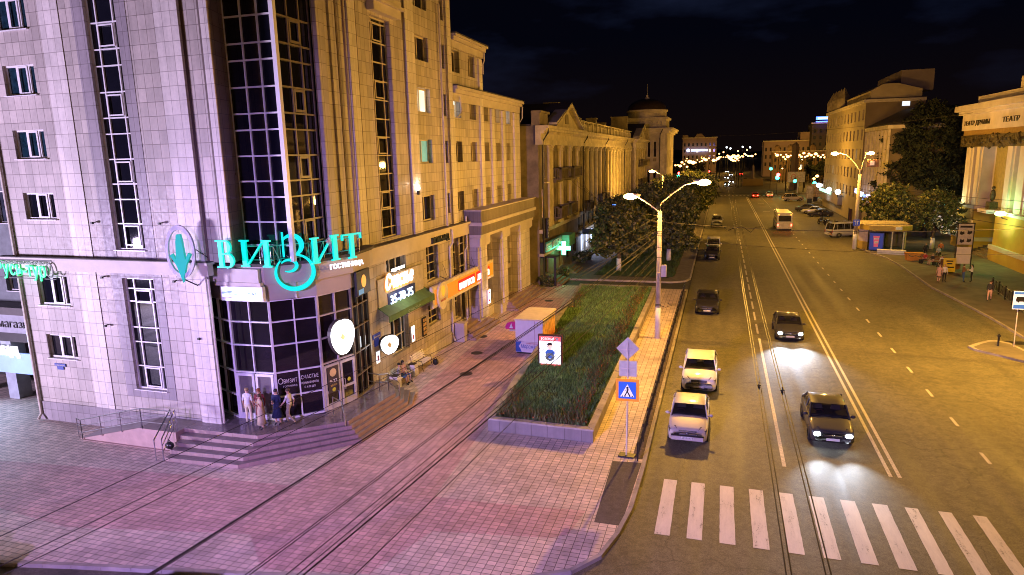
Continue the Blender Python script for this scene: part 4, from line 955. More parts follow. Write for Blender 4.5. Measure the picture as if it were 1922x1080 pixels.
lamp('AREA', 'light_box_glow', (-9.1, 35.75, 1.4), 12, (.9, .95, 1), 1.2, (-9.1, 30, .5), size_y=1.6)

def bench(name, label, x, y, rz):
    t = thing(name, label, 'bench', (x, y, 0), rz, 'benches by the cafe wall')
    w_ = P('bench_white', (.85, .82, .76), .5)
    for k in range(4): MB().box(-.85, -.25+.13*k, .42, .85, -.15+.13*k, .455).build('seat_slat', w_, t, False)
    for k in range(4):
        z = .52+.11*k; MB().hexa([(-.85, .27+.04*k, z), (.85, .27+.04*k, z), (.85, .30+.04*k, z), (-.85, .30+.04*k, z), (-.85, .3+.04*k, z+.085), (.85, .3+.04*k, z+.085), (.85, .33+.04*k, z+.085), (-.85, .33+.04*k, z+.085)]).build('back_slat', w_, t, False)
    for s in (-.65, .65):
        b = MB(); b.tube([(s, -.3, 0), (s, -.22, .25), (s, -.26, .41)], .02, 6); b.tube([(s, .3, 0), (s, .2, .25), (s, .27, .45), (s, .44, .98)], .02, 6); b.tube([(s, -.26, .41), (s, .27, .41)], .02, 6)
        b.tube([(s, -.26, .43), (s, -.2, .62), (s, .3, .62)], .018, 6); b.build('leg_frame', m_black, t, False)
    return t
RZB = PI/2    # backs to the wall: local +y (back) points to -x
bench('park_bench', 'white slatted bench by the cafe wall with the couple sitting on it', -16.95, 32.65, RZB)
bench('park_bench', 'empty white slatted bench by the cafe wall', -16.9, 35.4, RZB)
for y, lab in ((31.75, 'pale stone litter bin left of the occupied bench'), (33.95, 'pale stone litter bin between the two benches')):
    t = thing('litter_bin', lab, 'bin', (-16.9, y, 0), group='stone bins by the benches')
    b = MB(); [b.box(-.24, -.24, .005+.14*k, .24, .24, .135+.14*k) for k in range(5)]; b.build('body', P('bin_stone', (.75, .7, .62), .8, bmp=.4), t, False)
    b = MB(); b.box(-.2, -.2, .69, .2, .2, .72); b.build('liner', m_dark, t, False)
t = thing('stroller_bag', 'small black round bag under the end of the empty bench', 'bag', (-16.4, 36.1, 0)); b = MB(); b.ball((0, 0, .2), (.2, .16, .2), 12); b.tube([(-.1, 0, .36), (0, 0, .5), (.1, 0, .36)], .02, 6); b.build('body', m_black, t, False, True)
t = thing('stroller_bag', 'dark bag left on the lower end of the entrance steps', 'bag', (-22.45, 21.35, .36)); b = MB(); b.ball((0, 0, .17), (.22, .15, .17), 12); b.tube([(-.1, 0, .3), (0, 0, .42), (.1, 0, .3)], .02, 6); b.build('body', m_black, t, False, True)

# kerb-side fence
ft = thing('pavement_fence', 'low black ornamental iron fence between paved strip and parking lane', 'fence', (-2.9, 44, 0))
ys = [26.0+1.98*k for k in range(19)]
for i, y in enumerate(ys):
    b = MB(); b.box(-2.93, y-.025, 0, -2.87, y+.025, .78); b.ball((-2.9, y, .8), .04, 6); b.build('post', m_black, ft)
for i in range(len(ys)-1):
    y0, y1 = ys[i]+.05, ys[i+1]-.05; b = MB(); ym = (y0+y1)/2
    b.tube([(-2.9, y0, .68), (-2.9, ym, .74), (-2.9, y1, .68)], .018, 5); b.tube([(-2.9, y0, .14), (-2.9, y1, .14)], .016, 5)
    for k in range(9): yy = y0+(y1-y0)*(k+.5)/9; b.tube([(-2.9, yy, .14), (-2.9, yy, .69)], .010, 4)
    b.tube([(-2.9, ym+.28*math.cos(q*PI/6), .42+.24*math.sin(q*PI/6)) for q in range(13)], .013, 4)
    b.build('railing', m_black, ft)
ft = thing('pavement_fence', 'dark iron fence on the far side pavement by the theatre', 'fence', (22.4, 61, 0))
P0, P1 = Vector((23.1, 67.4, 0)), Vector((21.2, 50.5, 0))
for k in range(9):
    p = P0.lerp(P1, k/8); b = MB(); b.box(p.x-.05, p.y-.05, 0, p.x+.05, p.y+.05, 1.15); b.build('post', m_black, ft)
    if k < 8:
        q = P0.lerp(P1, (k+1)/8); b = MB(); up = Vector((0, 0, 1)); b.tube([p+up*1.0, q+up*1.0], .02, 5); b.tube([p+up*.2, q+up*.2], .02, 5)
        for j in range(8): r_ = p.lerp(q, (j+.5)/8); b.tube([r_+up*.2, r_+up*1.0], .012, 4)
        b.tube([p.lerp(q, .3)+up*.2, p.lerp(q, .5)+up*.95, p.lerp(q, .7)+up*.2], .012, 4)
        b.build('railing', m_black, ft)

# crossing sign on its post
t = thing('crossing_sign_post', 'grey post with pedestrian crossing sign on orange board and two sign backs', 'road sign', (-3.41, 26.36, 0))
b = MB(); b.tube([(-3.41, 26.36, 0), (-3.37, 26.36, 5.05)], .035, 8); b.build('post', m_pipe, t)
b = MB(); b.prism([(-3.75, 26.2), (-3.1, 26.15), (-3.0, 26.5), (-3.7, 26.6)], 0, .05); b.build('footing', m_dark, t)
F = Fr((-3.39, 26.30), (1, .05), (.05, -1))
m_sb = P('sign_back', (.52, .5, .44), .55, .1)
b = MB(); poly(b, F, [(-.47, 4.72), (0, 4.24), (.47, 4.72), (0, 5.2)], 0, .02); b.build('diamond_plate', m_sb, t)
b = MB(); poly(b, F, [(-.35, 3.53), (.37, 3.53), (.37, 4.2), (-.35, 4.2)], 0, .02); b.build('square_plate', m_sb, t)
b = MB(); b.fbox(F, -.3, .3, 4.66, 4.70, .02, .045); b.fbox(F, -.25, .25, 3.85, 3.89, .02, .045); b.fbox(F, -.02, .02, 3.5, 5.0, .02, .05); b.build('bracket', m_pipe, t)
b = MB(); b.fbox(F, -.48, .47, 2.46, 3.42, .0, .03); b.build('orange_board', EM('orange_board', (.75, .28, .02), .28), t)
b = MB(); b.fbox(F, -.36, .35, 2.58, 3.3, .03, .04); b.build('blue_panel', EM('sign_blue', (.02, .12, .6), .3), t)
b = MB(); b.fbox(F, -.34, .33, 2.60, 3.28, .04, .0445)
b2_ = MB(); poly(b2_, F, [(-.29, 2.66), (.28, 2.66), (0, 3.2)], .04, .047); b2_.build('triangle', EM('sign_w', (.85, .85, .85), .35), t)
b = MB(); poly(b, F, [(.0+.05*math.cos(q*PI/4), 3.05+.05*math.sin(q*PI/4)) for q in range(8)], .047, .053)
for q in ([(-.05, 2.85), (.03, 2.85), (.05, 3.0), (-.02, 3.0)], [(-.05, 2.86), (.0, 2.86), (-.08, 2.7), (-.13, 2.7)], [(-.01, 2.86), (.04, 2.86), (.13, 2.7), (.07, 2.7)], [(.03, 2.99), (.05, 2.96), (.12, 2.86), (.1, 2.9)], [(-.03, 2.99), (-.05, 2.96), (-.12, 2.88), (-.1, 2.93)]): poly(b, F, q, .047, .053)
for k in (-2, -1, 1, 2): poly(b, F, [(k*.1-.03, 2.665), (k*.1+.03, 2.665), (k*.1+.02, 2.71), (k*.1-.02, 2.71)], .047, .052)
b.build('pedestrian_symbol', m_black, t)

# ================================================================== STREET LAMPS
def street_lamp(label, x, y, h, heads, group='street lamps', base_white=1.6, r=.16, detail=True, lens=None, lit=2.4):
    t = thing('street_lamp', label, 'street lamp', (x, y, 0), 0, group)
    b = MB(); b.tube([(0, 0, 0), (0, 0, h*.5), (0, 0, h)], [r*1.15, r, r*.8], 12); b.build('pole', m_conc, t, False, True)
    if base_white:
        b = MB(); b.tube([(0, 0, 0), (0, 0, base_white*1.4)], [r*1.17, r*1.1], 12); b.build('painted_base', m_whitew, t, False, True)
    for (hx, hz) in heads:
        sgn = 1 if hx > 0 else -1; ln = abs(hx)
        pts = [(0, 0, h-.3), (sgn*.05, 0, h+.5), (sgn*ln*.25, 0, h+(hz-h)*.55), (sgn*ln*.6, 0, hz-.18), (hx-sgn*.25, 0, hz)]
        if hz-h < 1.5: pts = [(0, 0, h-.1), (sgn*ln*.35, 0, h+(hz-h)*.4), (hx-sgn*.25, 0, hz)]
        b = MB(); b.tube(pts, .045 if detail else .06, 6); b.build('arm', m_pipe, t, False, True)
        b = MB(); b.ball((hx-sgn*.12, 0, hz+.05), (.40, .16, .10), 12); hd = b.build('lamp_head', m_pipe, t, False, True)
        b = MB(); b.ball((hx+sgn*.16, 0, hz-.04), (.46, .24, .2), 14); b.build('lens', lens or m_sod, hd, False, True)
    return t
t = street_lamp('tall concrete lamp post with two glowing heads standing on the paved strip by planter', -3.82, 45.19, 8.7, [(-1.79, 9.72), (2.57, 10.6)], r=.17)
b = MB(); b.box(.16, -.12, 4.3, .5, .12, 5.1); b.build('meter_box', P('meter_box', (.6, .56, .54), .5), t, False)
b = MB(); b.box(-.1, -.24, 4.0, .12, -.16, 4.6); b.box(-.3, -.04, 3.9, .2, .04, 3.96); b.build('small_box', m_pipe, t, False)
b = MB()
for z in (2.2, 2.3, 2.38, 7.1, 7.2, 7.35, 6.3, 5.6): b.lathe(0, 0, [(.195, z), (.205, z+.02), (.195, z+.04)], 12)
for z in (7.9, 7.2, 6.6, 6.0, 5.4): b.tube([(-.38, 0, z), (.2, 0, z)], .02, 5); b.ball((-.36, 0, z+.07), .05, 6); b.ball((-.22, 0, z+.07), .05, 6)
b.build('wire_bracket', m_dark, t, False)
b = MB(); b.tube([(.2, 0, 8.7), (.1, .0, 8.2), (.2, 0, 7.4), (.1, 0, 6.2), (.18, 0, 5.1)], .02, 5); b.tube([(.15, 0, 2.3), (.5, 0, 2.2), (.9, 0, 2.35), (.6, 0, 2.5)], .018, 5); b.build('loose_cable', m_black, t, False)
t = street_lamp('tall concrete lamp post with two glowing heads by the bus shelter', 16.31, 92.51, 9.3, [(-2.8, 11.95), (.85, 11.9)], r=.22, base_white=1.7)
b = MB(); b.box(-.38, -.3, 3.0, .38, -.24, 3.75); s_ = b.build('blue_sign', EM('blue_T', (.02, .05, .3), .4), t, False)
Ft = Fr((16.31, 92.2), (1, 0), (0, -1)); b = MB(); b.fbox(Ft, -.12, -.05, 3.1, 3.5, 0, .02); b.fbox(Ft, .05, .12, 3.1, 3.5, 0, .02); b.fbox(Ft, -.28, -.05, 3.5, 3.62, 0, .02); b.fbox(Ft, .05, .28, 3.5, 3.62, 0, .02); b.build('sign_mark', m_wt, s_)
b = MB(); b.box(-.15, -.24, 1.9, .15, -.2, 2.9); b.build('poster_strip', P('posters', (.3, .2, .1), .7, var=.7, scale=8), t, False)
b = MB(); b.box(.7, -.1, 10.2, 2.0, .1, 11.1); b.build('small_billboard', P('pole_board', (.3, .14, .1), .6, var=.4), t, False)
b = MB(); b.box(1.0, -.12, 10.4, 1.5, -.1, 10.9); b.build('board_picture', EM('board_picture', (.7, .5, .4), .5), t, False)
street_lamp('lamp post beyond the left trees with one glowing head over the pavement', -8.6, 106.7, 9.0, [(-1.6, 9.75)], base_white=0)
# offscreen lamps that light the near part of the street
street_lamp('right hand lamp post near the bus stop island', 20.3, 44, 8.8, [(-3.7, 11.3), (1.7, 11.2)], base_white=0)
def far_lamp(i, x, y, z, k, col=None):
    t = thing('distant_street_lamp', FARL[i], 'street lamp', (x, y, -.1), 0, 'distant street lamps')
    b = MB(); b.tube([(0, 0, 0), (0, 0, z)], [.16, .1], 6); b.tube([(0, 0, z), (-.7, 0, z+.25), (-1.2, 0, z+.3)], .06, 5); b.build('pole', m_dark, t, False)
    b = MB(); b.ball((-1.2, 0, z+.3), (k, k, k*.75), 8); b.build('lens', col or m_sodfar, t, False, True)
f2, RR, UU, FF = f_, R2, U2, Fv
def ray(px, py): return FF+RR*((px-961)/f2)+UU*((540-py)/f2)
def at_z(px, py, z): d = ray(px, py); k = (z-H)/d.z; return Vector((0, 0, H))+d*k
def at_y(px, py, y): d = ray(px, py); k = y/d.y; return Vector((0, 0, H))+d*k
FPX = [(190,550),(215,585),(235,583),(312,530),(290,575),(313,598),(335,555),(365,562),(388,562),(303,548),(440,548),(472,540),(497,527),(538,543),(573,530),(345,652),(620,518),(640,518),(668,517),(693,515),(720,522),(757,520),(775,508),(800,490),(830,508),(848,508),(1060,487),(1105,497),(1127,515),(1190,503),(1243,517),(1280,513),(1285,537),(1310,515),(1300,483),(1343,487),(1385,517),(1400,489),(1442,517),(1492,517),(1513,484),(1118,612),(1268,612),(1412,676),(1385,697),(700,500),(735,530),(748,545),(690,540)]
cols_ = ['far left', 'left', 'middle', 'right', 'far right']
FPX += [(1075,500),(1150,495),(1165,512),(1215,508),(1228,488),(1260,500),(1330,505),(1362,500),(1420,505),(1462,498),(1478,520),(1530,500),(655,505),(680,528),(715,505),(728,512),(745,505),(765,515),(785,512),(812,500),(862,508),(705,545),(722,548),(600,515),(585,520),(560,545),(455,530),(420,555),(400,540),(270,560),(255,590)]
FARL = []
for i, (u, v) in enumerate(FPX):
    px, py = 1220+u/4.5, 180+v/4.5
    side = 'left of the avenue' if px < 1352 else ('above the avenue end' if px < 1415 else ('right of the avenue' if px < 1500 else 'near the right hand buildings'))
    FARL.append('tiny glowing amber street lamp among the far lights %s' % side)
for i, (u, v) in enumerate(FPX):
    px, py = 1220+u/4.5, 180+v/4.5
    z = 9.3 if py < 312 else 7.0
    if (u, v) in ((1412,676), (1385,697)): z = 4.5
    d = ray(px, py); dist = min((z-H)/d.z if d.z < -1e-4 else 9999, 900)
    p = Vector((0, 0, H))+d*dist
    lim = 283 if px > 1440 else (400 if px < 1350 else 700)
    if p.y > lim or p.y < 0: p = at_y(px, py, lim)
    big = 1.0 if i in (4, 5, 6, 7, 13, 29, 31) else .72
    far_lamp(i, p.x+1.2, p.y, p.z-.3, max(.25, p.y*.0024*big*rnd.choice((.5, .7, .9, 1.1, 1.4))))

# ================================================================== CARS
m_cglass = P('car_glass', (.01, .01, .012), .04, var=.1); m_cglass.node_tree.nodes['Principled BSDF'].inputs['Alpha'].default_value = .55; m_plate = P('plate_white', (.65, .65, .62), .5); m_hl = P('headlight_glass', (.10, .10, .12), .06, .5, var=.9, scale=18)
m_tail = P('tail_red', (.35, .01, .01), .2); m_int = P('car_interior', (.03, .025, .025), .8)
def paint(name, col, rough=.22, metal=.0): return P(name, col, .55, metal*.4, var=.04, coat=.5, scale=1.5)
SECT = {'sedan': [(.0, .30, .60, .80), (.015, .24, .70, .90), (.06, .2, .78, .97), (.16, .2, .88, 1), (.27, .2, .95, 1), (.45, .2, .97, 1), (.7, .2, .98, 1), (.83, .2, 1.0, .99), (.95, .22, .97, .95), (.99, .27, .88, .88), (1., .32, .7, .84)],
        'hatch': [(.0, .30, .60, .78), (.015, .22, .74, .90), (.07, .2, .84, .97), (.16, .2, .93, 1), (.25, .2, 1.0, 1), (.45, .2, 1.02, 1), (.7, .2, 1.05, 1), (.85, .2, 1.08, .98), (.95, .24, 1.06, .93), (.985, .3, .95, .89), (1., .34, .7, .86)],
        'suv': [(.0, .38, .75, .86), (.015, .32, .95, .94), (.06, .28, 1.02, .98), (.16, .28, 1.08, 1), (.26, .28, 1.12, 1), (.45, .28, 1.12, 1), (.7, .28, 1.12, 1), (.88, .28, 1.12, 1), (.97, .3, 1.1, .97), (.99, .34, 1.0, .94), (1., .38, .8, .92)],
        'van': [(.0, .36, .8, .86), (.015, .3, 1.0, .93), (.05, .27, 1.12, .98), (.10, .27, 1.2, 1), (.2, .27, 1.2, 1), (.5, .27, 1.2, 1), (.8, .27, 1.2, 1), (.93, .27, 1.2, 1), (.985, .3, 1.18, .98), (.995, .34, 1.1, .96), (1., .38, .9, .94)]}
GH = {'sedan': (.26, .40, .70, .84), 'hatch': (.24, .40, .82, .965), 'suv': (.26, .38, .86, .97), 'van': (.07, .19, .94, .985)}
def car(label, x, y, rz, pm, L=4.3, W=1.76, Hh=1.45, style='sedan', plate=None, lights=None, cat='car', group=None, name='parked_car', rails=False, lens=None, z0=-.12, stripe=False):
    t = thing(name, label, cat, (x, y, z0), rz, group)
    hw = W/2; S = SECT[style]; b = MB(); rings = []
    for tt, zb, zt, k in S:
        yy = L/2-tt*L; w_ = hw*k; zm = (zb+zt)/2
        half = [(w_*.86, zb), (w_*.97, zb+.07), (w_, zm), (w_*.985, zt-.14), (w_*.93, zt-.03), (w_*.80, zt+.012), (w_*.4, zt+.03)]
        rings.append([(a, yy, c) for a, c in half]+[(-a, yy, c) for a, c in reversed(half)])
    n = len(rings[0]); base = 0
    for r_ in rings: b.v += r_
    for i in range(len(rings)-1):
        for k in range(n):
            j = (k+1) % n; b.f.append((i*n+k, i*n+j, (i+1)*n+j, (i+1)*n+k)); b.mi.append(0)
    b.f.append(tuple(range(n))); b.mi.append(0); e = (len(rings)-1)*n; b.f.append(tuple(e+k for k in reversed(range(n)))); b.mi.append(0)
    b.build('body', pm, t, False, True)
    g0, g1, g2, g3 = GH[style]
    def zt_at(q):
        for i in range(len(S)-1):
            if S[i][0] <= q <= S[i+1][0]: u = (q-S[i][0])/(S[i+1][0]-S[i][0]); return S[i][2]+(S[i+1][2]-S[i][2])*u
    Y = lambda q: L/2-q*L
    tw = hw*(.80 if style != 'van' else .9); bw_ = hw*.93; zr = Hh-.06
    B_ = [(-bw_, Y(g0), zt_at(g0)), (bw_, Y(g0), zt_at(g0)), (bw_, Y(g3), zt_at(g3)), (-bw_, Y(g3), zt_at(g3))]
    T_ = [(-tw, Y(g1), zr), (tw, Y(g1), zr), (tw, Y(g2), zr-.02), (-tw, Y(g2), zr-.02)]
    B_ = [Vector(v)-Vector((0, 0, .02)) for v in B_]; T_ = [Vector(v) for v in T_]
    for nm, q in (('windshield', (B_[0], B_[1], T_[1], T_[0])), ('rear_window', (B_[2], B_[3], T_[3], T_[2])), ('side_window', (B_[1], B_[2], T_[2], T_[1])), ('side_window', (B_[3], B_[0], T_[0], T_[3]))):
        MB().face(q).build(nm, m_cglass, t, False)
    # roof with rounded edge, pillars
    b = MB(); rr = []
    for q, dz in ((g1-.012, 0), (g1+.03, .04), ((g1+g2)/2, .06), (g2-.03, .04), (g2+.012, -.01)):
        rr.append([(tw*1.02, Y(q), zr-.02), (tw*.97, Y(q), zr+dz*.6+.01), (tw*.5, Y(q), zr+dz+.01), (-tw*.5, Y(q), zr+dz+.01), (-tw*.97, Y(q), zr+dz*.6+.01), (-tw*1.02, Y(q), zr-.02)])
    for r_ in rr: b.v += r_
    for i in range(4):
        for k in range(5): b.f.append((i*6+k, i*6+k+1, (i+1)*6+k+1, (i+1)*6+k)); b.mi.append(0)
    b.build('roof', pm, t, False, True)
    b = MB()
    for s in (0, 1):
        b.tube([B_[s], T_[s]], .035, 5); b.tube([B_[2+s], T_[2+s]], .06, 5)
    for s in (-1, 1):
        for q in ((g0+g3)/2-.01,) if style != 'van' else (.25, .45, .65, .85):
            u = .5; b.tube([(s*bw_, Y(q), zt_at(q)-.02), (s*tw, Y(min(max(q, g1), g2)), zr)], .035, 5)
        b.tube([(s*bw_*1.0, Y(g0), zt_at(g0)-.01), (s*bw_, Y(.5), zt_at(.5)), (s*bw_, Y(g3), zt_at(g3))], .025, 5)
        if rails: b.tube([(s*tw*.92, Y(g1+.03), zr+.06), (s*tw*.92, Y(g2-.02), zr+.06)], .02, 5)
    b.build('window_trim', pm, t, False)
    # cabin
    b = MB(); zc = zt_at(.5); b.box(-bw_*.93, Y(g3)+.12, zc-.06, bw_*.93, Y(g0)-.1, zc+.035)
    b.box(-bw_*.9, Y(g0)-.42, zc, bw_*.9, Y(g0)-.2, zc+.06); ins_ = b.build('cabin', m_int, t, False)
    for s in (-.38, .38):
        b = MB(); ys_ = Y((g0+g1)/2+.12); b.hexa([(s-.22, ys_-.12, zc+.03), (s+.22, ys_-.12, zc+.03), (s+.22, ys_-.24, zc+.03), (s-.22, ys_-.24, zc+.03), (s-.17, ys_-.2, zc+.22), (s+.17, ys_-.2, zc+.22), (s+.17, ys_-.3, zc+.22), (s-.17, ys_-.3, zc+.22)]); b.ball((s, ys_-.25, min(zc+.30, Hh-.14)), (.11, .05, .07), 8); b.build('car_seat', P('seat_cloth', (.10, .08, .075), .85), ins_, False)
    b = MB(); b.tube([(.36+.16*math.cos(q*PI/5), Y(g0)-.46+.05*math.sin(q*PI/5), zc+.06+.13*math.sin(q*PI/5)) for q in range(11)], .015, 5); b.build('steering_wheel', P('wheel_red', (.12, .03, .03), .5), ins_, False)
    # wheels
    r_ = .31 if style in ('sedan', 'hatch') else .36
    for sx in (-1, 1):
        for q in (.18, .80):
            wb = MB(); wb.lathe(0, 0, [(r_*.6, -.1), (r_*.95, -.1), (r_, -.06), (r_, .06), (r_*.95, .1), (r_*.6, .1)], 18)
            wb.v = [(sx*(hw-.085)+z, Y(q)+yy, r_+xx) for xx, yy, z in wb.v]; wo = wb.build('wheel', m_rubber, t, False, True)
            rb = MB(); rb.lathe(0, 0, [(0, .03), (r_*.2, .05), (r_*.62, .085)], 10); rb.v = [(sx*(hw-.085)+sx*z, Y(q)+yy, r_+xx) for xx, yy, z in rb.v]; rb.build('rim', m_chrome, wo, False)
            ab = MB(); ab.lathe(0, 0, [(r_*1.02, 0), (r_*1.22, 0), (r_*1.22, .012)], 16, 0, -.2-PI/2, PI+.2-PI/2); ab.v = [(sx*(hw*.995)+sx*z, Y(q)+yy, r_+xx) for xx, yy, z in ab.v]; ab.build('wheel_arch', m_dark, t, False)
    # front
    zf = zt_at(.02); yf = L/2
    for sx in (-1, 1):
        zA = zt_at(.025)+.012; zB = zt_at(.08)+.02
        b = MB(); b.hexa([(sx*hw*.48, yf+.018, zf-.16), (sx*hw*.88, yf-.07, zf-.14), (sx*hw*.9, yf-.42, zf-.14), (sx*hw*.5, yf-.42, zf-.2), (sx*hw*.50, yf-.08, zA), (sx*hw*.93, yf-.17, zA-.01), (sx*hw*.955, yf-.42, zB-.06), (sx*hw*.62, yf-.30, zB+.01)])
        ho = b.build('headlight', m_hl, t, False)
        if lights == 'head':
            b = MB(); b.ball((sx*hw*.7, yf-.02, zf-.1), (.15, .07, .1), 10); b.build('bulb', EM('headlight_on', (.86, .93, 1), 60), ho, False, True)
        b = MB(); b.box(sx*hw*.62-.13, -L/2-.02, zt_at(.98)-.3, sx*hw*.62+.15, -L/2+.2, zt_at(.98)-.1) if style not in ('suv', 'van') else b.box(sx*hw*.84-.08, -L/2-.02, .75, sx*hw*.84+.08, -L/2+.1, 1.1)
        b.build('tail_light', EM('tail_on', (1, .03, .015), 30) if lights == 'tail' else m_tail, t, False)
        b = MB(); b.ball((sx*(hw+.09), Y(g0+.05), zt_at(g0)+.05), (.11, .06, .075), 8); b.tube([(sx*hw*.95, Y(g0+.05), zt_at(g0)), (sx*(hw+.06), Y(g0+.05), zt_at(g0)+.04)], .025, 5); b.build('mirror', pm, t, False, True)
    b = MB(); b.hexa([(-hw*.40, yf+.02, zf-.2), (hw*.40, yf+.02, zf-.2), (hw*.42, yf-.3, zf-.2), (-hw*.42, yf-.3, zf-.2), (-hw*.45, yf-.045, zA-.005), (hw*.45, yf-.045, zA-.005), (hw*.45, yf-.3, zA-.05), (-hw*.45, yf-.3, zA-.05)]); gr = b.build('grille', m_black, t, False)
    b = MB(); b.box(-hw*.40, yf-.02, zf-.12, hw*.40, yf+.025, zf-.1); b.ball((0, yf+.01, zf-.11), (.07, .03, .045), 8); b.build('chrome_bar', m_chrome, gr, False)
    b = MB(); b.box(-hw*.5, yf-.1, .27, hw*.5, yf+.012, .36); b.hexa([(-hw*.88, yf-.3, .28), (-hw*.62, yf-.07, .28), (-hw*.62, yf-.2, .28), (-hw*.88, yf-.35, .28), (-hw*.9, yf-.28, .42), (-hw*.62, yf-.05, .36), (-hw*.62, yf-.2, .36), (-hw*.9, yf-.35, .42)])
    b.hexa([(hw*.62, yf-.07, .28), (hw*.88, yf-.3, .28), (hw*.88, yf-.35, .28), (hw*.62, yf-.2, .28), (hw*.62, yf-.05, .36), (hw*.9, yf-.28, .42), (hw*.9, yf-.35, .42), (hw*.62, yf-.2, .36)]); b.build('air_intake', m_black, t, False)
    if stripe:
        b = MB(); b.hexa([(-hw*.86, yf-.22, .5), (hw*.86, yf-.22, .5), (hw*.86, yf-.3, .5), (-hw*.86, yf-.3, .5), (-hw*.93, yf-.12, .56), (hw*.93, yf-.12, .56), (hw*.93, yf-.3, .56), (-hw*.93, yf-.3, .56)])
        b.box(-hw*.8, yf-.02, .48, hw*.8, yf+.03, .54); b.box(-hw*.7, yf-.42, zf+.02, hw*.7, yf-.36, zf+.09); b.build('dark_trim', m_black, t, False)
        b = MB(); b.box(-hw*.78, yf-.02, .3, hw*.78, yf+.045, .47); b.build('bumper', pm, t, False)
    for yy, fs in ((yf+.05, 1), (-L/2-.02, -1)):
        zc = .42 if fs > 0 else (.62 if style in ('sedan', 'hatch') else .7)
        b = MB(); b.box(-.26, yy-.012, zc-.055, .26, yy+.012, zc+.055); po = b.build('licence_plate', m_plate, t, False)
        if plate and fs > 0:
            Fp = Fr((0, yy+.012), (-1, 0), (0, 1)); o = text(plate, Fp, -.24, zc-.04, .003, .1, m_black, None, width=.48, ext=.001); o.parent = po; o.location = (0, 0, 0)
    b = MB(); b.tube([(-hw*.6, Y(g0+.02), zt_at(g0)+.03), (-.05, Y(g0+.035), zt_at(g0)+.06)], .012, 4); b.tube([(.0, Y(g0+.02), zt_at(g0)+.03), (hw*.6, Y(g0+.035), zt_at(g0)+.06)], .012, 4); b.build('wipers', m_black, t, False)
    return t
pc_w = paint('paint_white', (.74, .73, .75)); pc_b = paint('paint_beige', (.50, .45, .42), .25, .3); pc_k = paint('paint_black', (.02, .018, .02), .12); pc_g = paint('paint_silver', (.45, .45, .46), .25, .5)
car('silver beige saloon car with dark bonnet guard, nearest of the parked cars', -1.02, 30.35, PI, pc_b, 4.35, 1.72, 1.40, 'sedan', 'а897хк19', stripe=True, group='cars parked along the kerb')
car('white hatchback parked just behind the beige saloon', -.76, 37.15, PI, pc_w, 4.4, 1.84, 1.47, 'hatch', 'с689хе19', group='cars parked along the kerb')
car('black saloon parked alone halfway along the kerb with reddish interior showing', -.72, 55.4, PI, pc_k, 4.85, 1.82, 1.47, 'sedan', 'к407кт19', group='cars parked along the kerb')
car('small black car parked under the trees in front of a white van', -.74, 82.9, PI, pc_k, 3.9, 1.7, 1.5, 'hatch', 'м305ек19', group='cars parked along the kerb')
car('white minivan parked close behind the small black car', -.7, 88.4, PI, pc_w, 4.4, 1.72, 1.85, 'suv', group='cars parked along the kerb')
car('white off-road car at the far end of the tree row', -.5, 121, PI, pc_w, 4.6, 1.85, 1.75, 'suv', group='cars parked along the kerb', rails=True)
m_ink = paint('paint_darkgrey', (.035, .033, .036), .2)
car('dark car driving with bright headlights towards the crosswalk', 4.95, 31.7, PI+.0, m_ink, 4.4, 1.78, 1.45, 'sedan', lights='head', name='moving_car', group='cars driving on the avenue')
car('dark car driving with bright headlights halfway down the avenue', 4.75, 48.6, PI, m_ink, 4.4, 1.78, 1.45, 'sedan', lights='head', name='moving_car', group='cars driving on the avenue')
for (x, y, e) in ((4.95, 29.3, 1000), (4.75, 46.2, 2500)):
    for s in (-.6, .6): lamp('SPOT', 'headlight_beam', (x+s, y, .66), e, (.72, .82, 1), .06, (x+s*1.3, y-14, -.9), 64, 1.0)
car('small car with glowing red rear lights waiting at the far crossing', 8.9, 194, 0, paint('paint_red', (.35, .02, .02)), 4.2, 1.75, 1.45, 'hatch', lights='tail', name='moving_car', group='cars waiting at the far crossing')
car('pale car with red rear lights waiting beside the redder one at the crossing', 12.75, 197.5, 0, pc_w, 4.2, 1.75, 1.45, 'sedan', lights='tail', name='moving_car', group='cars waiting at the far crossing')
# minibus driving away
t = thing('minibus', 'cream and blue minibus driving away on the right half of the avenue', 'minibus', (9.8, 117.5, -.12))
b = MB(); b.box(-1.15, -4, .35, 1.15, 4, 1.25); b.box(-1.12, -3.95, 1.25, 1.12, 3.95, 2.75); b.box(-1.0, -3.8, 2.75, 1.0, 3.8, 2.85); bo = b.build('body', P('bus_cream', (.42, .38, .3), .35, coat=.3), t, False)
b = MB(); b.box(-1.17, -3.98, .9, -1.152, 3.98, 1.2); b.box(1.152, -3.98, .9, 1.17, 3.98, 1.2); b.build('stripe', P('bus_blue', (.08, .14, .25), .4), t, False)
b = MB(); b.box(-.9, -3.975, 1.5, .9, -3.955, 2.4); b.build('rear_window', m_cglass, t, False)
b = MB()
for k in range(5): b.box(-1.135, -3.4+1.4*k, 1.5, -1.122, -2.25+1.4*k, 2.35); b.box(1.122, -3.4+1.4*k, 1.5, 1.135, -2.25+1.4*k, 2.35)
b.build('side_windows', m_cglass, t, False)
for s in (-1, 1):
    b = MB(); b.box(s*.98-.09, -4.03, .75, s*.98+.09, -4.0, 1.1); b.build('tail_light', EM('tail_on', (1, .03, .015), 30), t, False)
    b = MB(); b.box(s*.9-.1, -4.0, 2.5, s*.9+.1, -3.93, 2.6); b.build('marker_light', EM('marker_amber', (1, .35, .03), 5), t, False)
    for y in (-2.6, 2.6):
        b = MB(); b.lathe(0, 0, [(0, -.12), (.4, -.12), (.42, -.1), (.42, .1), (.4, .12), (0, .12)], 16); b.v = [(s*1.05+z, y+yy, .42+xx) for xx, yy, z in b.v]; b.build('wheel', m_rubber, t, False)
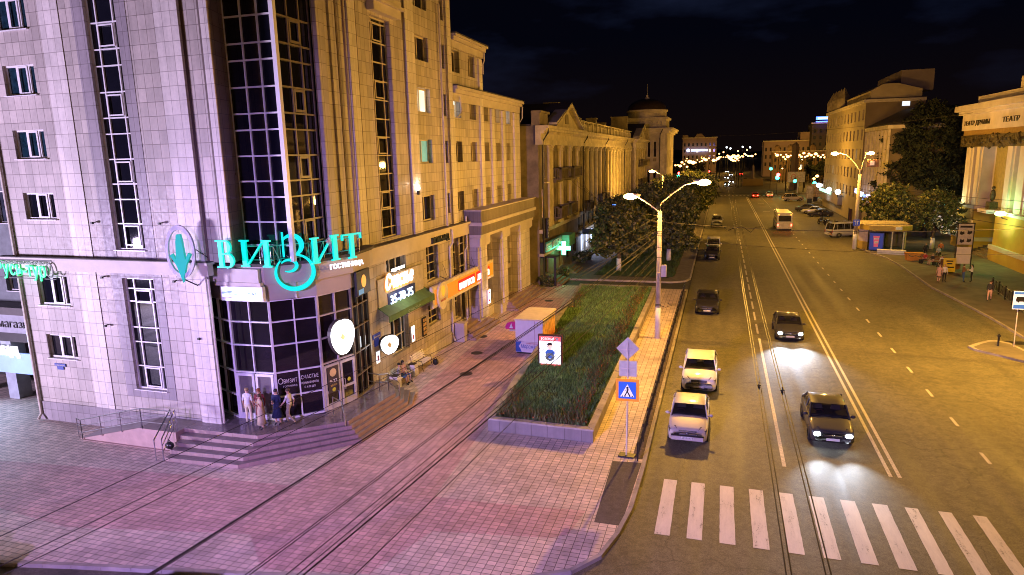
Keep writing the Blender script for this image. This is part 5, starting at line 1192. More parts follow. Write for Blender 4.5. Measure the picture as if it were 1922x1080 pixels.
# right hand parked vehicles
car('silver grey passenger van parked beside the bus shelter', 17.4, 106.8, R(-62), pc_g, 5.2, 1.9, 2.1, 'van', name='parked_van', cat='van')
car('white off-road car parked at the far right corner', 17.2, 181.5, R(-78), paint('paint_gold', (.6, .52, .4)), 4.8, 1.85, 1.85, 'suv', group='cars parked on the right', rails=True)
for i, (x, y, pm, lb) in enumerate(((17.2, 151.5, m_ink, 'dark car, farthest of the three nosed in on the right'), (17.8, 145, pc_g, 'silver car, middle of the three nosed in on the right'), (18.2, 139, pc_k, 'black car, nearest of the three nosed in on the right'))):
    car(lb, x, y, R(78+4*i), pm, 4.5, 1.8, 1.45, 'sedan', group='cars parked on the right')
for x, y, c_, lb in ((1.9, 262, m_ink, 'far oncoming car with white headlights at the crossing'), (3.8, 285, m_ink, 'far oncoming car with white headlights in the middle'), (2.2, 330, m_ink, 'far oncoming car with white headlights, third back'), (4.6, 370, m_ink, 'far oncoming car with white headlights, fourth back'), (3.0, 430, m_ink, 'far oncoming car with white headlights, fifth back')):
    car(lb, x, y, PI, c_, 4.4, 1.8, 1.5, 'sedan', lights='head', name='moving_car', group='oncoming cars far away')
for x, y, lb in ((9.5, 300, 'far car with red rear lights just past the crossing'), (9.8, 380, 'far car with red rear lights deep in the avenue'), (-9, 300, 'car with red lights on the square left of the avenue')):
    car(lb, x, y, 0, m_ink, 4.4, 1.8, 1.5, 'sedan', lights='tail', name='moving_car', group='departing cars far away')
car('beige estate car cut off by the lower left corner of the view', -22.9, 11.7, R(-75), paint('paint_sand', (.5, .44, .33)), 4.4, 1.75, 1.5, 'suv', name='parked_car')
car('white car just below the frame edge beside the kerb', -14.6, 11.75, R(-80), pc_w, 4.3, 1.75, 1.45, 'sedan', name='parked_car')
# motorbikes
for i, (x, y) in enumerate(((16.6, 124), (17.6, 122.5), (18.5, 120.5), (19.4, 119), (17.1, 127))):
    t = thing('motorcycle', ['black motorcycle, leftmost of the row behind the silver van', 'black motorcycle second in the row behind the silver van', 'black motorcycle in the middle of the row behind the van', 'black motorcycle at the right end of the row behind the van', 'black motorcycle parked a little behind the others'][i], 'motorcycle', (x, y, -.1), R(35), 'motorcycles parked on the right')
    for yy in (-.7, .7):
        b = MB(); b.lathe(0, 0, [(.2, -.05), (.3, -.06), (.33, 0), (.3, .06), (.2, .05)], 14); b.v = [(z, yy+q, .33+p) for p, q, z in b.v]; b.build('wheel', m_rubber, t, False)
    b = MB(); b.ball((0, .15, .82), (.16, .32, .15), 10); b.build('fuel_tank', m_ink, t, False, True)
    b = MB(); b.ball((0, -.35, .78), (.14, .36, .07), 8); b.build('seat', m_black, t, False, True)
    b = MB(); b.box(-.14, -.2, .35, .14, .25, .65); b.tube([(0, .7, .33), (0, .5, .95)], .03, 5); b.tube([(.1, -.1, .35), (.13, -.9, .3)], .045, 6); b.tube([(0, -.7, .33), (0, .0, .6)], .03, 5); b.build('engine', m_chrome, t, False)
    b = MB(); b.tube([(-.36, .35, 1.08), (0, .48, 1.02), (.36, .35, 1.08)], .018, 5); b.ball((0, .6, .88), .1, 8); b.build('handlebar', m_chrome, t, False)

# ================================================================== PEOPLE
def cloth(name, col): return P('cloth_'+name, col, .85, var=.12, scale=8)
def person(label, x, y, z, rz, pose='stand', top='white', legs='dark', shoes='dark', hair='brown', skirt=None, sleeves=True, bare=False, hgt=1.68, arms=None, bag=None, group=None, cols=None, shorts=False):
    cols = cols or {}
    t = thing('person', label, 'person', (x, y, z), rz, group); k = hgt/1.7
    J = {'pel': (0, 0, .93), 'sp': (0, .0, 1.12), 'ch': (0, 0, 1.33), 'nk': (0, .0, 1.46), 'hd': (0, .02, 1.54), 'tp': (0, .02, 1.66)}
    leg = {'l': [(.09, 0, .88), (.10, .02, .49), (.10, -.02, .09), (.11, .13, .035)], 'r': [(-.09, 0, .88), (-.10, .02, .49), (-.10, -.02, .09), (-.11, .13, .035)]}
    arm = {'l': [(.17, 0, 1.39), (.22, -.02, 1.12), (.23, .05, .88)], 'r': [(-.17, 0, 1.39), (-.22, -.02, 1.12), (-.23, .05, .88)]}
    if pose == 'walk':
        leg['l'] = [(.09, 0, .88), (.10, .2, .52), (.10, .18, .12), (.11, .33, .06)]; leg['r'] = [(-.09, 0, .88), (-.10, .02, .49), (-.10, -.28, .16), (-.11, -.2, .04)]
        arm['l'] = [(.17, 0, 1.39), (.22, -.14, 1.14), (.22, -.1, .9)]; arm['r'] = [(-.17, 0, 1.39), (-.22, .12, 1.14), (-.2, .28, .97)]
    if pose == 'sit':
        for q in ('l', 'r'):
            s = 1 if q == 'l' else -1; leg[q] = [(s*.10, 0, .88), (s*.12, .42, .92), (s*.12, .44, .52), (s*.13, .58, .465)]
            arm[q] = [(s*.18, 0, 1.39), (s*.24, .04, 1.12), (s*.12, .26, 1.03)]
    if pose == 'cross':   # weight on one leg
        leg['r'] = [(-.09, 0, .88), (-.12, .06, .5), (-.04, .1, .1), (-.02, .22, .035)]
    if arms == 'phone' or arms == 'fold': arm['l'] = [(.17, 0, 1.39), (.22, .02, 1.12), (.07, .24, 1.2)]
    if arms in ('phone', 'wave'): arm['r'] = [(-.17, 0, 1.39), (-.23, .05, 1.14), (-.12, .22, 1.36)]
    if arms == 'fold': arm['r'] = [(-.17, 0, 1.39), (-.22, .02, 1.12), (-.05, .25, 1.14)]
    if arms == 'hip': arm['l'] = [(.17, 0, 1.39), (.34, -.05, 1.15), (.16, .08, .98)]
    V = []; E_ = []; RD = []; seglab = []
    def add(p, r): V.append(tuple(c*k for c in p)); RD.append(r*k); return len(V)-1
    pe = add(J['pel'], .135); s1 = add(J['sp'], .12); ch = add(J['ch'], .145); nk = add(J['nk'], .055); hd = add(J['hd'], .085); tp = add(J['tp'], .075)
    for a, c, l in ((pe, s1, 'top'), (s1, ch, 'top'), (ch, nk, 'top'), (nk, hd, 'skin'), (hd, tp, 'skin')): E_.append((a, c)); seglab.append((V[a], V[c], l))
    for q in ('l', 'r'):
        pr = pe; rad = (.095, .062, .042, .035)
        for i, p in enumerate(leg[q]):
            n_ = add(p, rad[i]); E_.append((pr, n_)); lab = 'legs' if i < 3 else 'shoes'
            if (skirt or shorts) and i == 2: lab = 'skin'
            seglab.append((V[pr], V[n_], lab)); pr = n_
        pr = ch; rad = (.062, .043, .03)
        for i, p in enumerate(arm[q]):
            n_ = add(p, rad[i]); E_.append((pr, n_)); lab = 'top' if (i == 0 or (i == 1 and sleeves) or (i == 2 and sleeves == 'long')) else 'skin'
            seglab.append((V[pr], V[n_], lab)); pr = n_
    me = bpy.data.meshes.new('b'); me.from_pydata(V, E_, []); o = bpy.data.objects.new('b', me); C.objects.link(o)
    sk = o.modifiers.new('s', 'SKIN'); sd = o.modifiers.new('d', 'SUBSURF'); sd.levels = 1; sd.render_levels = 1
    for i, v in enumerate(me.skin_vertices[0].data): v.radius = (RD[i]*(1.12 if i in (0, 1, 2) else 1), RD[i]*(.85 if i in (0, 1, 2) else 1)); v.use_root = (i == 0)
    dg = bpy.context.evaluated_depsgraph_get(); m2 = bpy.data.meshes.new_from_object(o.evaluated_get(dg)); bpy.data.objects.remove(o); bpy.data.meshes.remove(me)
    b = MB(); b.v = [tuple(v.co) for v in m2.vertices]; b.f = [tuple(p.vertices) for p in m2.polygons]
    order = ['top', 'legs', 'skin', 'shoes']; b.mi = []
    SL_ = [(Vector(a), Vector(c), l) for a, c, l in seglab]
    for p in m2.polygons:
        best = (9, 'top'); c0 = p.center
        for a, c, l in SL_:
            d = c-a; u = max(0, min(1, (c0-a).dot(d)/max(d.length_squared, 1e-9))); dist = (c0-(a+d*u)).length
            if dist < best[0]: best = (dist, l)
        b.mi.append(order.index(best[1]))
    bpy.data.meshes.remove(m2)
    # hands: palm and five fingers, nose and ears, all in the same body mesh
    for q in ('l', 'r'):
        wv = Vector(arm[q][2])*k; el = Vector(arm[q][1])*k; d = (wv-el).normalized(); s = 1 if q == 'l' else -1
        side = d.cross(Vector((s, 0, 0))); side = side.normalized() if side.length > .1 else Vector((0, 1, 0))
        pal = wv+d*.05; b.ball(pal, (.022+.02*abs(side.x), .022+.02*abs(side.y), .03+.02*abs(side.z)), 8, 2)
        for fi, (off, ln) in enumerate(((-.03, .065), (-.01, .075), (.01, .07), (.03, .055))):
            p0 = pal+side*off+d*.03; b.tube([p0, p0+d*ln*.55, p0+d*ln*.85-Vector((s*.012, 0, 0))], [.009, .008, .006], 5, 2)
        p0 = pal-side*.03; b.tube([p0, p0-side*.025+d*.03, p0-side*.03+d*.055], [.010, .009, .007], 5, 2)
    hx, hy, hz = (c*k for c in J['hd'])
    b.ball((hx, hy+.095*k, hz+.035), (.014, .022, .024), 6, 2); b.ball((.09*k, hy, hz+.03), (.012, .02, .03), 6, 2); b.ball((-.09*k, hy, hz+.03), (.012, .02, .03), 6, 2)
    M_ = [cloth(top, cols.get(top, (.6, .6, .6))), cloth(legs, cols.get(legs, (.05, .05, .06))), m_skin, cloth(shoes, cols.get(shoes, (.03, .03, .03)))]
    b.build('body', M_, t, False, True)
    hc = {'brown': (.06, .03, .015), 'black': (.012, .01, .01), 'blond': (.35, .24, .12), 'red': (.22, .06, .02)}[hair]
    b = MB(); b.ball((0, hy-.018, hz+.10), (.094*k, .10*k, .085*k), 12)
    if bare: b.ball((0, hy-.07, hz-.02), (.08*k, .05*k, .16*k), 10)
    b.build('hair', P('hair_'+hair, hc, .6), t, False, True)
    b = MB(); b.ball((.032, hy+.083*k, hz+.055), (.010, .006, .007), 6); b.ball((-.032, hy+.083*k, hz+.055), (.010, .006, .007), 6); b.box(-.022, hy+.080*k, hz-.012, .022, hy+.09*k, hz-.006); b.build('face_features', m_black, t, False)
    if skirt:
        zt_, zb_, wb = skirt; b = MB(); b.lathe(0, 0, [(.115*k, 1.12*k), (.15*k, zt_*k), (.165*k, (zt_+zb_)/2*k), (wb, zb_*k), (wb-.012, zb_*k)], 14); b.build('skirt', M_[0], t, False, True)
    if bag:
        b = MB(); b.ball((.25, -.02, .98), (.07, .15, .13), 10); b.tube([(.25, -.1, 1.08), (.14, -.05, 1.42), (.0, .1, 1.36), (.25, .1, 1.08)], .012, 5); b.build('shoulder_bag', m_black, t, False, True)
    return t
CL = {'white': (.62, .6, .6), 'cream': (.6, .52, .38), 'wine': (.16, .02, .03), 'navy': (.01, .015, .06), 'blue': (.05, .09, .22), 'sand': (.42, .33, .24), 'khaki': (.3, .24, .17), 'dark': (.03, .028, .032), 'black': (.012, .012, .014), 'grey': (.3, .3, .34), 'denim': (.05, .1, .24), 'orange': (.5, .12, .03), 'brown': (.2, .09, .04), 'pink': (.5, .3, .26), 'red': (.4, .03, .03)}
gE = 'people talking on the hotel porch'
person('person in white top and cream trousers, leftmost on the porch, facing the door', -20.0, 23.55, .9, R(10), top='white', legs='cream', cols=CL, hair='blond', group=gE)
person('person with long red hair in wine dress on the porch behind the cream dress', -19.42, 23.62, .9, R(200), top='wine', legs='wine', cols=CL, hair='red', skirt=(.98, .5, .2), bare=True, group=gE, sleeves='long')
person('person in long cream dress holding phone at the top of the steps', -19.02, 23.15, .9, R(150), top='sand', legs='sand', cols=CL, hair='brown', skirt=(.95, .25, .2), arms='phone', bare=True, group=gE, sleeves=False, hgt=1.62)
person('person in loose navy dress on the porch, second from the right', -18.62, 23.75, .9, R(185), top='navy', legs='navy', cols=CL, hair='black', skirt=(1.0, .4, .27), arms='fold', group=gE, bare=True, sleeves='long')
person('person in pale shirt with black shoulder bag and khaki trousers, rightmost on the porch', -18.12, 23.95, .9, R(100), 'walk', top='white', legs='khaki', cols=CL, hair='brown', bag=1, group=gE)
gB = 'couple sitting on the bench'
person('person in grey shirt and blue shorts sitting left on the white bench', -16.98, 32.4, -.45, R(-80), 'sit', top='grey', legs='denim', shorts=True, cols=CL, hair='black', group=gB, arms='fold')
person('person in pale top leaning on the other at the right of the white bench', -16.98, 32.85, -.45, R(-100), 'sit', top='pink', legs='denim', shorts=True, cols=CL, hair='black', bare=True, group=gB, sleeves=False)
gR = 'people on the right hand pavement'
person('person in pale pink coat, left of the pair close to the right kerb', 19.75, 70.3, 0, R(150), 'cross', top='pink', legs='black', cols=CL, hair='blond', group=gR, sleeves='long', skirt=(.95, .62, .24), bare=True)
person('person in white jacket and black trousers, right of the pair close to the right kerb', 20.25, 70.6, 0, R(190), 'stand', top='white', legs='black', cols=CL, hair='blond', group=gR, sleeves='long')
person('person in brown jacket and jeans facing another below the poster board', 21.85, 70.8, 0, R(-80), 'cross', top='brown', legs='denim', cols=CL, hair='brown', group=gR, sleeves='long', arms='fold')
person('person with long black hair in white jacket below the poster board', 22.55, 70.9, 0, R(70), 'stand', top='white', legs='black', cols=CL, hair='black', bare=True, group=gR, sleeves='long', arms='fold')
person('person in dark coat and pale trousers walking by the right fence end', 21.2, 62.2, 0, R(160), 'walk', top='dark', legs='pink', cols=CL, hair='brown', group=gR, sleeves='long')
person('person in orange jacket walking towards the theatre steps', 24.6, 88.0, 0, R(0), 'walk', top='orange', legs='black', cols=CL, hair='brown', group=gR, sleeves='long')
person('person with red top sitting on the right pavement bench', 21.55, 82.0, -.45, R(120), 'sit', top='red', legs='dark', cols=CL, hair='brown', group=gR, bare=True)
person('person with bare legs sitting on the right pavement bench', 21.95, 80.9, -.45, R(120), 'sit', top='dark', legs='pink', shorts=True, cols=CL, hair='blond', group=gR, bare=True)
person('person with striped white top sitting at the end of the right bench', 22.5, 79.7, -.45, R(120), 'sit', top='white', legs='dark', cols=CL, hair='black', group=gR)
person('person in dark clothes standing behind the right bench', 22.7, 86.5, 0, R(160), 'stand', top='black', legs='black', cols=CL, hair='blond', group=gR, sleeves='long')
person('person sitting in grey near the whitewashed trunk', 24.2, 87.2, -.45, R(150), 'sit', top='grey', legs='dark', cols=CL, hair='brown', group=gR)
gS = 'dark figures by the far hoardings'
person('dark silhouette of a person between the cars and motorcycles', 17.6, 131.5, 0, R(100), 'walk', top='black', legs='black', cols=CL, hair='black', group=gS, sleeves='long')
person('dark figure standing left of the pair before the yellow wall', 24.4, 140, 0, R(170), 'stand', top='black', legs='dark', cols=CL, hair='black', group=gS, sleeves='long')
person('dark figure standing right of the pair before the yellow wall', 26.2, 139, 0, R(190), 'stand', top='black', legs='black', cols=CL, hair='black', group=gS, sleeves='long')
# right bench group
t = thing('park_bench', 'dark wooden bench with seated people on the right pavement', 'bench', (22.1, 80.9, 0), R(125)+0)
b = MB()
for k in range(4): b.box(-1.9, -.3+.14*k, .40, 1.9, -.18+.14*k, .44)
for k in range(3): b.box(-1.9, -.36, .55+.14*k, 1.9, -.32, .66+.14*k)
b.build('seat', P('old_wood', (.2, .1, .04), .8, var=.3), t, False)
b = MB(); [b.box(s-.04, -.34, 0, s+.04, .22, .4) for s in (-1.6, 0, 1.6)]; b.build('leg', m_dark, t, False)
t = thing('planter_box', 'orange wooden planter box left of the dark bench on the right pavement', 'planter', (21.0, 84.2, 0))
b = MB(); b.hexa([(-.75, -.5, 0), (.75, -.5, 0), (.75, .5, 0), (-.75, .5, 0), (-.9, -.6, .85), (.9, -.6, .85), (.9, .6, .85), (-.9, .6, .85)]); b.build('box', P('orange_wood', (.5, .2, .03), .7, var=.2), t, False)
b = MB(); b.tube([(-.8, -.56, .75), (-.4, -.57, .45), (0, -.6, .6), (.4, -.57, .45), (.8, -.56, .75)], .03, 5); b.build('rope_trim', m_black, t, False)
t = thing('planter_box', 'brown wooden planter box at the right end of the dark bench', 'planter', (23.0, 78.6, 0), R(30))
b = MB(); b.hexa([(-.7, -.45, 0), (.7, -.45, 0), (.7, .45, 0), (-.7, .45, 0), (-.8, -.5, 1.0), (.8, -.5, 1.0), (.8, .5, 1.0), (-.8, .5, 1.0)]); b.build('box', P('old_wood', (.2, .1, .04), .8, var=.3), t, False)
# poster stands
t = thing('poster_stand', 'tall two part notice stand with drawings above a blank white sheet', 'poster stand', (23.5, 77, 0))
F = Fr((22.7, 77), (1, 0), (0, -1))
b = MB(); b.fbox(F, .12, .2, 0, 4.9, -.1, .02); b.fbox(F, 1.55, 1.63, 0, 4.9, -.1, .02); b.fbox(F, .1, 1.65, 4.85, 4.95, -.1, .02); b.build('frame', m_dark, t)
b = MB(); b.fbox(F, .22, 1.53, 2.75, 4.8, -.05, .0); b.build('upper_poster', P('poster_grey', (.42, .38, .32), .6, var=.2), t)
b = MB(); b.fbox(F, .25, 1.5, .8, 2.5, -.05, .0); b.build('lower_sheet', P('poster_white', (.6, .55, .45), .6, var=.08), t)
b = MB(); b.fbox(F, .35, 1.4, 4.45, 4.65, 0, .01)
for sx, sz in ((.35, 3.8), (1.0, 3.85), (.4, 3.0), (1.0, 3.05)): poly(b, F, [(sx, sz), (sx+.2, sz-.08), (sx+.42, sz+.05), (sx+.38, sz+.3), (sx+.2, sz+.22), (sx+.08, sz+.35)], 0, .012)
b.build('drawing_print', m_black, t)
t = thing('sandwich_board', 'yellow pavement board with black writing beside the notice stand', 'sign board', (22.1, 75.9, 0))
b = MB(); b.hexa([(-.5, -.25, .15), (.5, -.25, .15), (.5, -.2, .15), (-.5, -.2, .15), (-.5, -.02, 1.5), (.5, -.02, 1.5), (.5, .03, 1.5), (-.5, .03, 1.5)]); b.hexa([(-.5, .3, .0), (.5, .3, .0), (.5, .34, .0), (-.5, .34, .0), (-.5, .04, 1.5), (.5, .04, 1.5), (.5, .08, 1.5), (-.5, .08, 1.5)]); b.build('board', P('board_yellow', (.6, .45, .03), .6), t, False)
b = MB(); 
for zz, w_ in ((1.15, .3), (.9, .22), (.55, .38)): 
    yy = -.25+.23*(zz-.15)/1.35-.012; b.box(-w_, yy-.01, zz, w_, yy, zz+.13)
b.build('writing', m_black, t, False)
# bus stop
t = thing('bus_stop_sign', 'white and blue bus stop sign on a thin post on the kerbed island', 'sign', (17.95, 47.9, 0))
b = MB(); b.tube([(0, 0, 0), (-.05, 0, 3.6)], .03, 6); b.build('post', m_pipe, t, False)
F = Fr((17.95, 47.82), (1, 0), (0, -1))
b = MB(); b.fbox(F, -.38, .5, 2.45, 3.6, 0, .03); b.build('plate', EM('busw', (.75, .8, .9), .35), t)
for c0, c1 in ((2.5, 2.75), (3.4, 3.55)): b = MB(); b.fbox(F, -.34, .46, c0, c1, .03, .036); b.build('blue_band', EM('busb', (.03, .12, .5), .5), t)
b = MB(); poly(b, F, [(-.22, 2.95), (.35, 2.95), (.38, 3.05), (.33, 3.25), (-.2, 3.25), (-.24, 3.05)], .03, .036); b.lathe(0, 0, [(0, 0)], 3) if False else None
for cx0 in (-.1, .22): poly(b, F, [(cx0+.05*math.cos(q*PI/4), 2.93+.05*math.sin(q*PI/4)) for q in range(8)], .03, .038)
b.build('bus_symbol', m_black, t)
t = thing('short_bollard', 'short dark post on the kerbed island left of the bus stop sign', 'bollard', (17.1, 47.9, 0)); b = MB(); b.lathe(0, 0, [(.09, 0), (.06, .08), (.06, .6), (.1, .64), (.1, .7), (.04, .8), (0, .82)], 10); b.build('body', m_black, t, False, True)
# bus shelter kiosk
t = thing('bus_shelter_kiosk', 'flat roofed yellow and white shelter kiosk with blue drink machine', 'kiosk', (19.3, 92.5, 0))
b = MB(); b.prism([(16.9, 97.8), (16.6, 93.3), (17.6, 91.2), (20.6, 90.0), (22.4, 91.6), (22.8, 97.5)], 2.55, 3.15, 0, 1); b.build('roof', [P('fascia_yellow', (.5, .36, .06), .6, var=.1), P('shelter_roof', (.5, .42, .3), .8, var=.2)], t)
b = MB(); b.prism([(17.1, 97.4), (16.9, 93.5), (17.7, 92.2), (18.3, 94.0), (18.4, 97.4)], 1.0, 2.54); b.build('wall', P('shelter_white', (.6, .52, .5), .6), t)
b = MB(); b.prism([(17.08, 97.42), (16.88, 93.48), (17.7, 92.15), (18.35, 94.0), (18.45, 97.42)], 0, .997); b.build('dado', P('fascia_yellow', (.5, .36, .06), .6, var=.1), t)
b = MB(); b.prism([(19.5, 95.8), (22.3, 95.8), (22.3, 97.2), (19.5, 97.2)], 0, 2.54); b.build('back_wall', P('shelter_dark', (.12, .09, .05), .7), t)
for x, y in ((20.0, 90.4), (21.4, 91.1), (22.2, 93.6)): b = MB(); b.box(x-.07, y-.07, 0, x+.07, y+.07, 2.54); b.build('post', P('shelter_post', (.55, .5, .4), .6), t)
b = MB(); b.box(20.2, 89.85, 2.75, 20.9, 89.98, 3.1); b.build('small_plate', m_wt, t)
t = thing('drink_machine', 'blue drinks fridge with red and white cup picture under shelter roof', 'vending machine', (18.6, 91.2, 0))
F = Fr((17.75, 91.55), (1, -.28), (-.28, -1))
b = MB(); b.fbox(F, 0, 1.6, .05, 2.25, -.7, 0); b.build('body', P('fridge_blue', (.02, .05, .28), .3), t)
b = MB(); b.fbox(F, .08, 1.5, .15, 2.15, 0, .02); b.build('door', EM('fridge_face', (.02, .05, .35), .3), t)
b = MB(); poly(b, F, [(.55, .5), (1.0, .5), (1.12, 1.75), (.45, 1.75)], .02, .03); b.fbox(F, .42, 1.15, 1.75, 1.85, .02, .035); b.build('cup_picture', EM('cup_red', (.6, .1, .15), .4), t)
b = MB(); poly(b, F, [(.6, .9), (1.0, .95), (1.03, 1.2), (.58, 1.15)], .03, .036); poly(b, F, [(.55, 1.4), (1.05, 1.45), (1.06, 1.6), (.52, 1.55)], .03, .036); b.build('cup_band', m_wt, t)
t = thing('low_planter_wall', 'low white concrete flower trough in front of the bus shelter', 'planter', (19.8, 88.4, 0))
b = MB(); b.hexa([(18.2, 88.9, 0), (21.0, 88.0, 0), (21.2, 88.6, 0), (18.4, 89.5, 0), (18.15, 88.85, .5), (21.05, 87.95, .5), (21.25, 88.65, .5), (18.35, 89.55, .5)]); b.build('trough', m_whitew, t)
# hoardings and signs far right
t = thing('billboard', 'pale roadside billboard beside the far right kerb', 'billboard', (21.3, 212, 0)); b = MB(); b.box(-2.9, -.15, 3.2, 1.8, .15, 6.2); b.build('board', P('bill_pale', (.45, .4, .28), .6, var=.3), t, False); b = MB(); b.tube([(0, .3, 0), (0, .3, 5)], .18, 8); b.build('post', m_whitew, t, False)
b = MB(); b.tube([(-1.3+.6*math.cos(q*PI/6), -.17, 4.7+.8*math.sin(q*PI/6)) for q in range(13)], .09, 5); b.build('red_figure', P('bill_red', (.5, .1, .06), .6), t, False)
for i, (x, y, h, w_, c_, lb) in enumerate(((23.6, 155, 3.6, 2.6, (.12, .07, .06), 'dark framed street poster board left of the fence'), (22.0, 178, 3.2, 2.2, (.5, .38, .22), 'yellowish poster board near the parked off-road car'), (20.0, 172, 3.0, 1.6, (.35, .3, .2), 'narrow poster board near the parked off-road car'))):
    t = thing('poster_board', lb, 'poster board', (x, y, 0), 0, 'street poster boards'); b = MB(); b.box(-w_/2, -.12, 1.1, w_/2, .12, 1.1+h); b.build('board', P('pb%d' % i, c_, .6, var=.4, scale=1.5), t, False); b = MB(); b.box(-.5, -.1, 0, .5, .1, 1.1); b.build('post', m_dark, t, False)
    b = MB(); b.box(-w_/2+.15, -.135, 1.3, w_/2-.15, -.122, .9+h); b.build('sheet', P('pbs%d' % i, tuple(min(.7, 1.4*q) for q in c_), .6, var=.5, scale=2), t, False)
t = thing('site_fence', 'dark brown panel fence in front of the far right trees', 'fence', (25, 128, 0))
for k in range(7): b = MB(); b.box(21.6+.9*k*1.6, 129.5-k*.0, .1, 22.95+.9*k*1.6, 129.6, 2.1); b.build('panel', P('fence_brown', (.10, .045, .03), .7, var=.2), t)
b = MB(); [b.box(21.5+1.44*k, 129.4, 0, 21.6+1.44*k, 129.7, 2.3) for k in range(8)]; b.build('post', m_dark, t)

# ================================================================== TREES
def leafmesh(name, blobs, n, size, seed, mats):
    g = np.random.default_rng(seed); tot = sum(r[3]*r[4]*r[5] for r in blobs); P_ = []
    for (cx, cy_, cz, rx, ry, rz) in blobs:
        k = int(n*rx*ry*rz/tot); m_ = max(8, k//26)
        v = g.normal(0, 1, (m_, 3)); v /= np.linalg.norm(v, axis=1)[:, None]; rad = g.uniform(.45, 1.05, m_)**.6
        c = v*rad[:, None]*np.array([rx, ry, rz])+np.array([cx, cy_, cz])
        idx = g.integers(0, m_, k); P_.append(c[idx]+g.normal(0, 1, (k, 3))*np.array([.30, .30, .22])*min(rx, 2.2)*.42)
    p = np.concatenate(P_); n = len(p); a = g.normal(0, 1, (n, 3)); a /= np.linalg.norm(a, axis=1)[:, None]; c = np.cross(a, g.normal(0, 1, (n, 3))); c /= np.linalg.norm(c, axis=1)[:, None]
    s = size*g.uniform(.6, 1.4, n)[:, None]; V = np.stack([p-a*s, p+c*s*.55, p+a*s, p-c*s*.55], 1)
    me = bpy.data.meshes.new(name); me.vertices.add(4*n); me.vertices.foreach_set('co', V.ravel()); me.loops.add(4*n); me.polygons.add(n)
    me.loops.foreach_set('vertex_index', np.arange(4*n)); me.polygons.foreach_set('loop_start', np.arange(0, 4*n, 4)); me.polygons.foreach_set('loop_total', np.full(n, 4))
    for m in mats: me.materials.append(m)
    me.polygons.foreach_set('material_index', g.integers(0, len(mats), n)); me.update(); return me
LM = [P('leaf_dark', (.035, .055, .018), .6, var=.4), P('leaf_mid', (.075, .095, .028), .55, var=.4), P('leaf_light', (.20, .19, .06), .45, var=.3)]
m_bark = P('bark', (.10, .07, .045), .9, var=.4, scale=5, bmp=.5)
def tree(label, x, y, h, r, seed, n=7000, cat='tree', size=.19, white=False, group=None, low=.22, mats=None, lean=0):
    t = thing('broadleaf_tree', label, cat, (x, y, 0), 0, group); g = random.Random(seed); b = MB(); hh = h*.62
    tip = (lean, g.uniform(-.3, .3), hh); b.tube([(0, 0, -.05), (lean*.2, 0, h*.2), (lean*.6, .05, h*.42), tip], [.26, .2, .15, .08], 9)
    blobs = [(lean, 0, h*.66, r*.72, r*.72, h*.30)]
    for i in range(9):
        a = 2*PI*i/9+g.uniform(-.3, .3); q = r*g.uniform(.45, .72); zz = h*g.uniform(low+.16, .84); s0 = h*g.uniform(.22, .5)
        b.tube([(lean*.4, 0, s0), (lean*.5+math.cos(a)*q*.5, math.sin(a)*q*.5, (s0+zz)/2+.2), (lean*.6+math.cos(a)*q, math.sin(a)*q, zz)], [.09, .06, .025], 6)
        w_ = r*g.uniform(.30, .46); blobs.append((lean*.6+math.cos(a)*q, math.sin(a)*q, zz, w_, w_, w_*g.uniform(.7, 1.0)))
    b.build('trunk', m_bark, t, False, True)
    if white: b = MB(); b.tube([(0, 0, 0), (lean*.1, 0, 1.4)], [.285, .25], 10); b.build('whitewash_band', m_whitew, t, False, True)
    me = leafmesh('crown', blobs, n, size, seed, mats or LM); link('crown', me, t, False)
    return t
gT = 'street trees along the left kerb'
tree('bushy street tree nearest the service road with whitewashed trunk', -10.3, 71.5, 8.2, 3.7, 1, 13000, white=True, group=gT, low=.12)
tree('broad street tree behind the lamp post, closest to the parked black car', -5.6, 79.5, 8.9, 3.9, 2, 14000, white=True, group=gT, low=.10)
tree('street tree second along the kerb, lit golden by the lamp', -5.3, 90, 9.3, 4.0, 3, 11000, group=gT)
tree('street tree farther along the pavement side near the shop lights', -9.8, 84, 8.0, 3.4, 4, 9000, group=gT)
tree('street tree third along the kerb behind the golden one', -4.8, 101, 9.6, 4.1, 5, 9000, group=gT)
tree('street tree near the second lamp post', -10.2, 97, 8.6, 3.2, 6, 6000, group=gT)
tree('street tree fourth along the kerb over the white off-road car', -4.4, 113, 9.9, 4.0, 8, 8000, group=gT)
tree('street tree at the pavement before the domed tower', -8.6, 118, 9.2, 3.4, 9, 5000, group=gT)
tree('last street tree of the left row', -4.4, 127, 9.5, 3.9, 10, 6000, group=gT)
tree('second to last tree close to the tower wall', -8.4, 138, 8.5, 3.4, 11, 4000, group=gT)
gU = 'trees behind the bus shelter'
tree('golden lit tree with pale trunk behind the bench people', 25.3, 94, 7.6, 3.1, 21, 9000, white=True, group=gU, low=.16)
tree('rounded tree behind the bus shelter roof', 21.6, 101.5, 8.0, 3.4, 22, 9000, group=gU, low=.14)
dk = [P('leaf_silhouette', (.008, .012, .006), .9, var=.4), P('leaf_silhouette2', (.014, .02, .008), .85, var=.4)]  # near-black leaves: the unlit silhouette is put into the leaf colour
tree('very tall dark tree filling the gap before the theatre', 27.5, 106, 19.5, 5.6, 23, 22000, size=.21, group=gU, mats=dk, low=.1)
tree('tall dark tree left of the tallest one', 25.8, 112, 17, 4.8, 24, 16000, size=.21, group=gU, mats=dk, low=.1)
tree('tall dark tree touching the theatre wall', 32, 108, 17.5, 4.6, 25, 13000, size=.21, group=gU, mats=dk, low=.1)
tree('small round tree in front of the far grey building', 25.6, 148, 9.5, 3.6, 26, 7000, size=.22, group=gU)
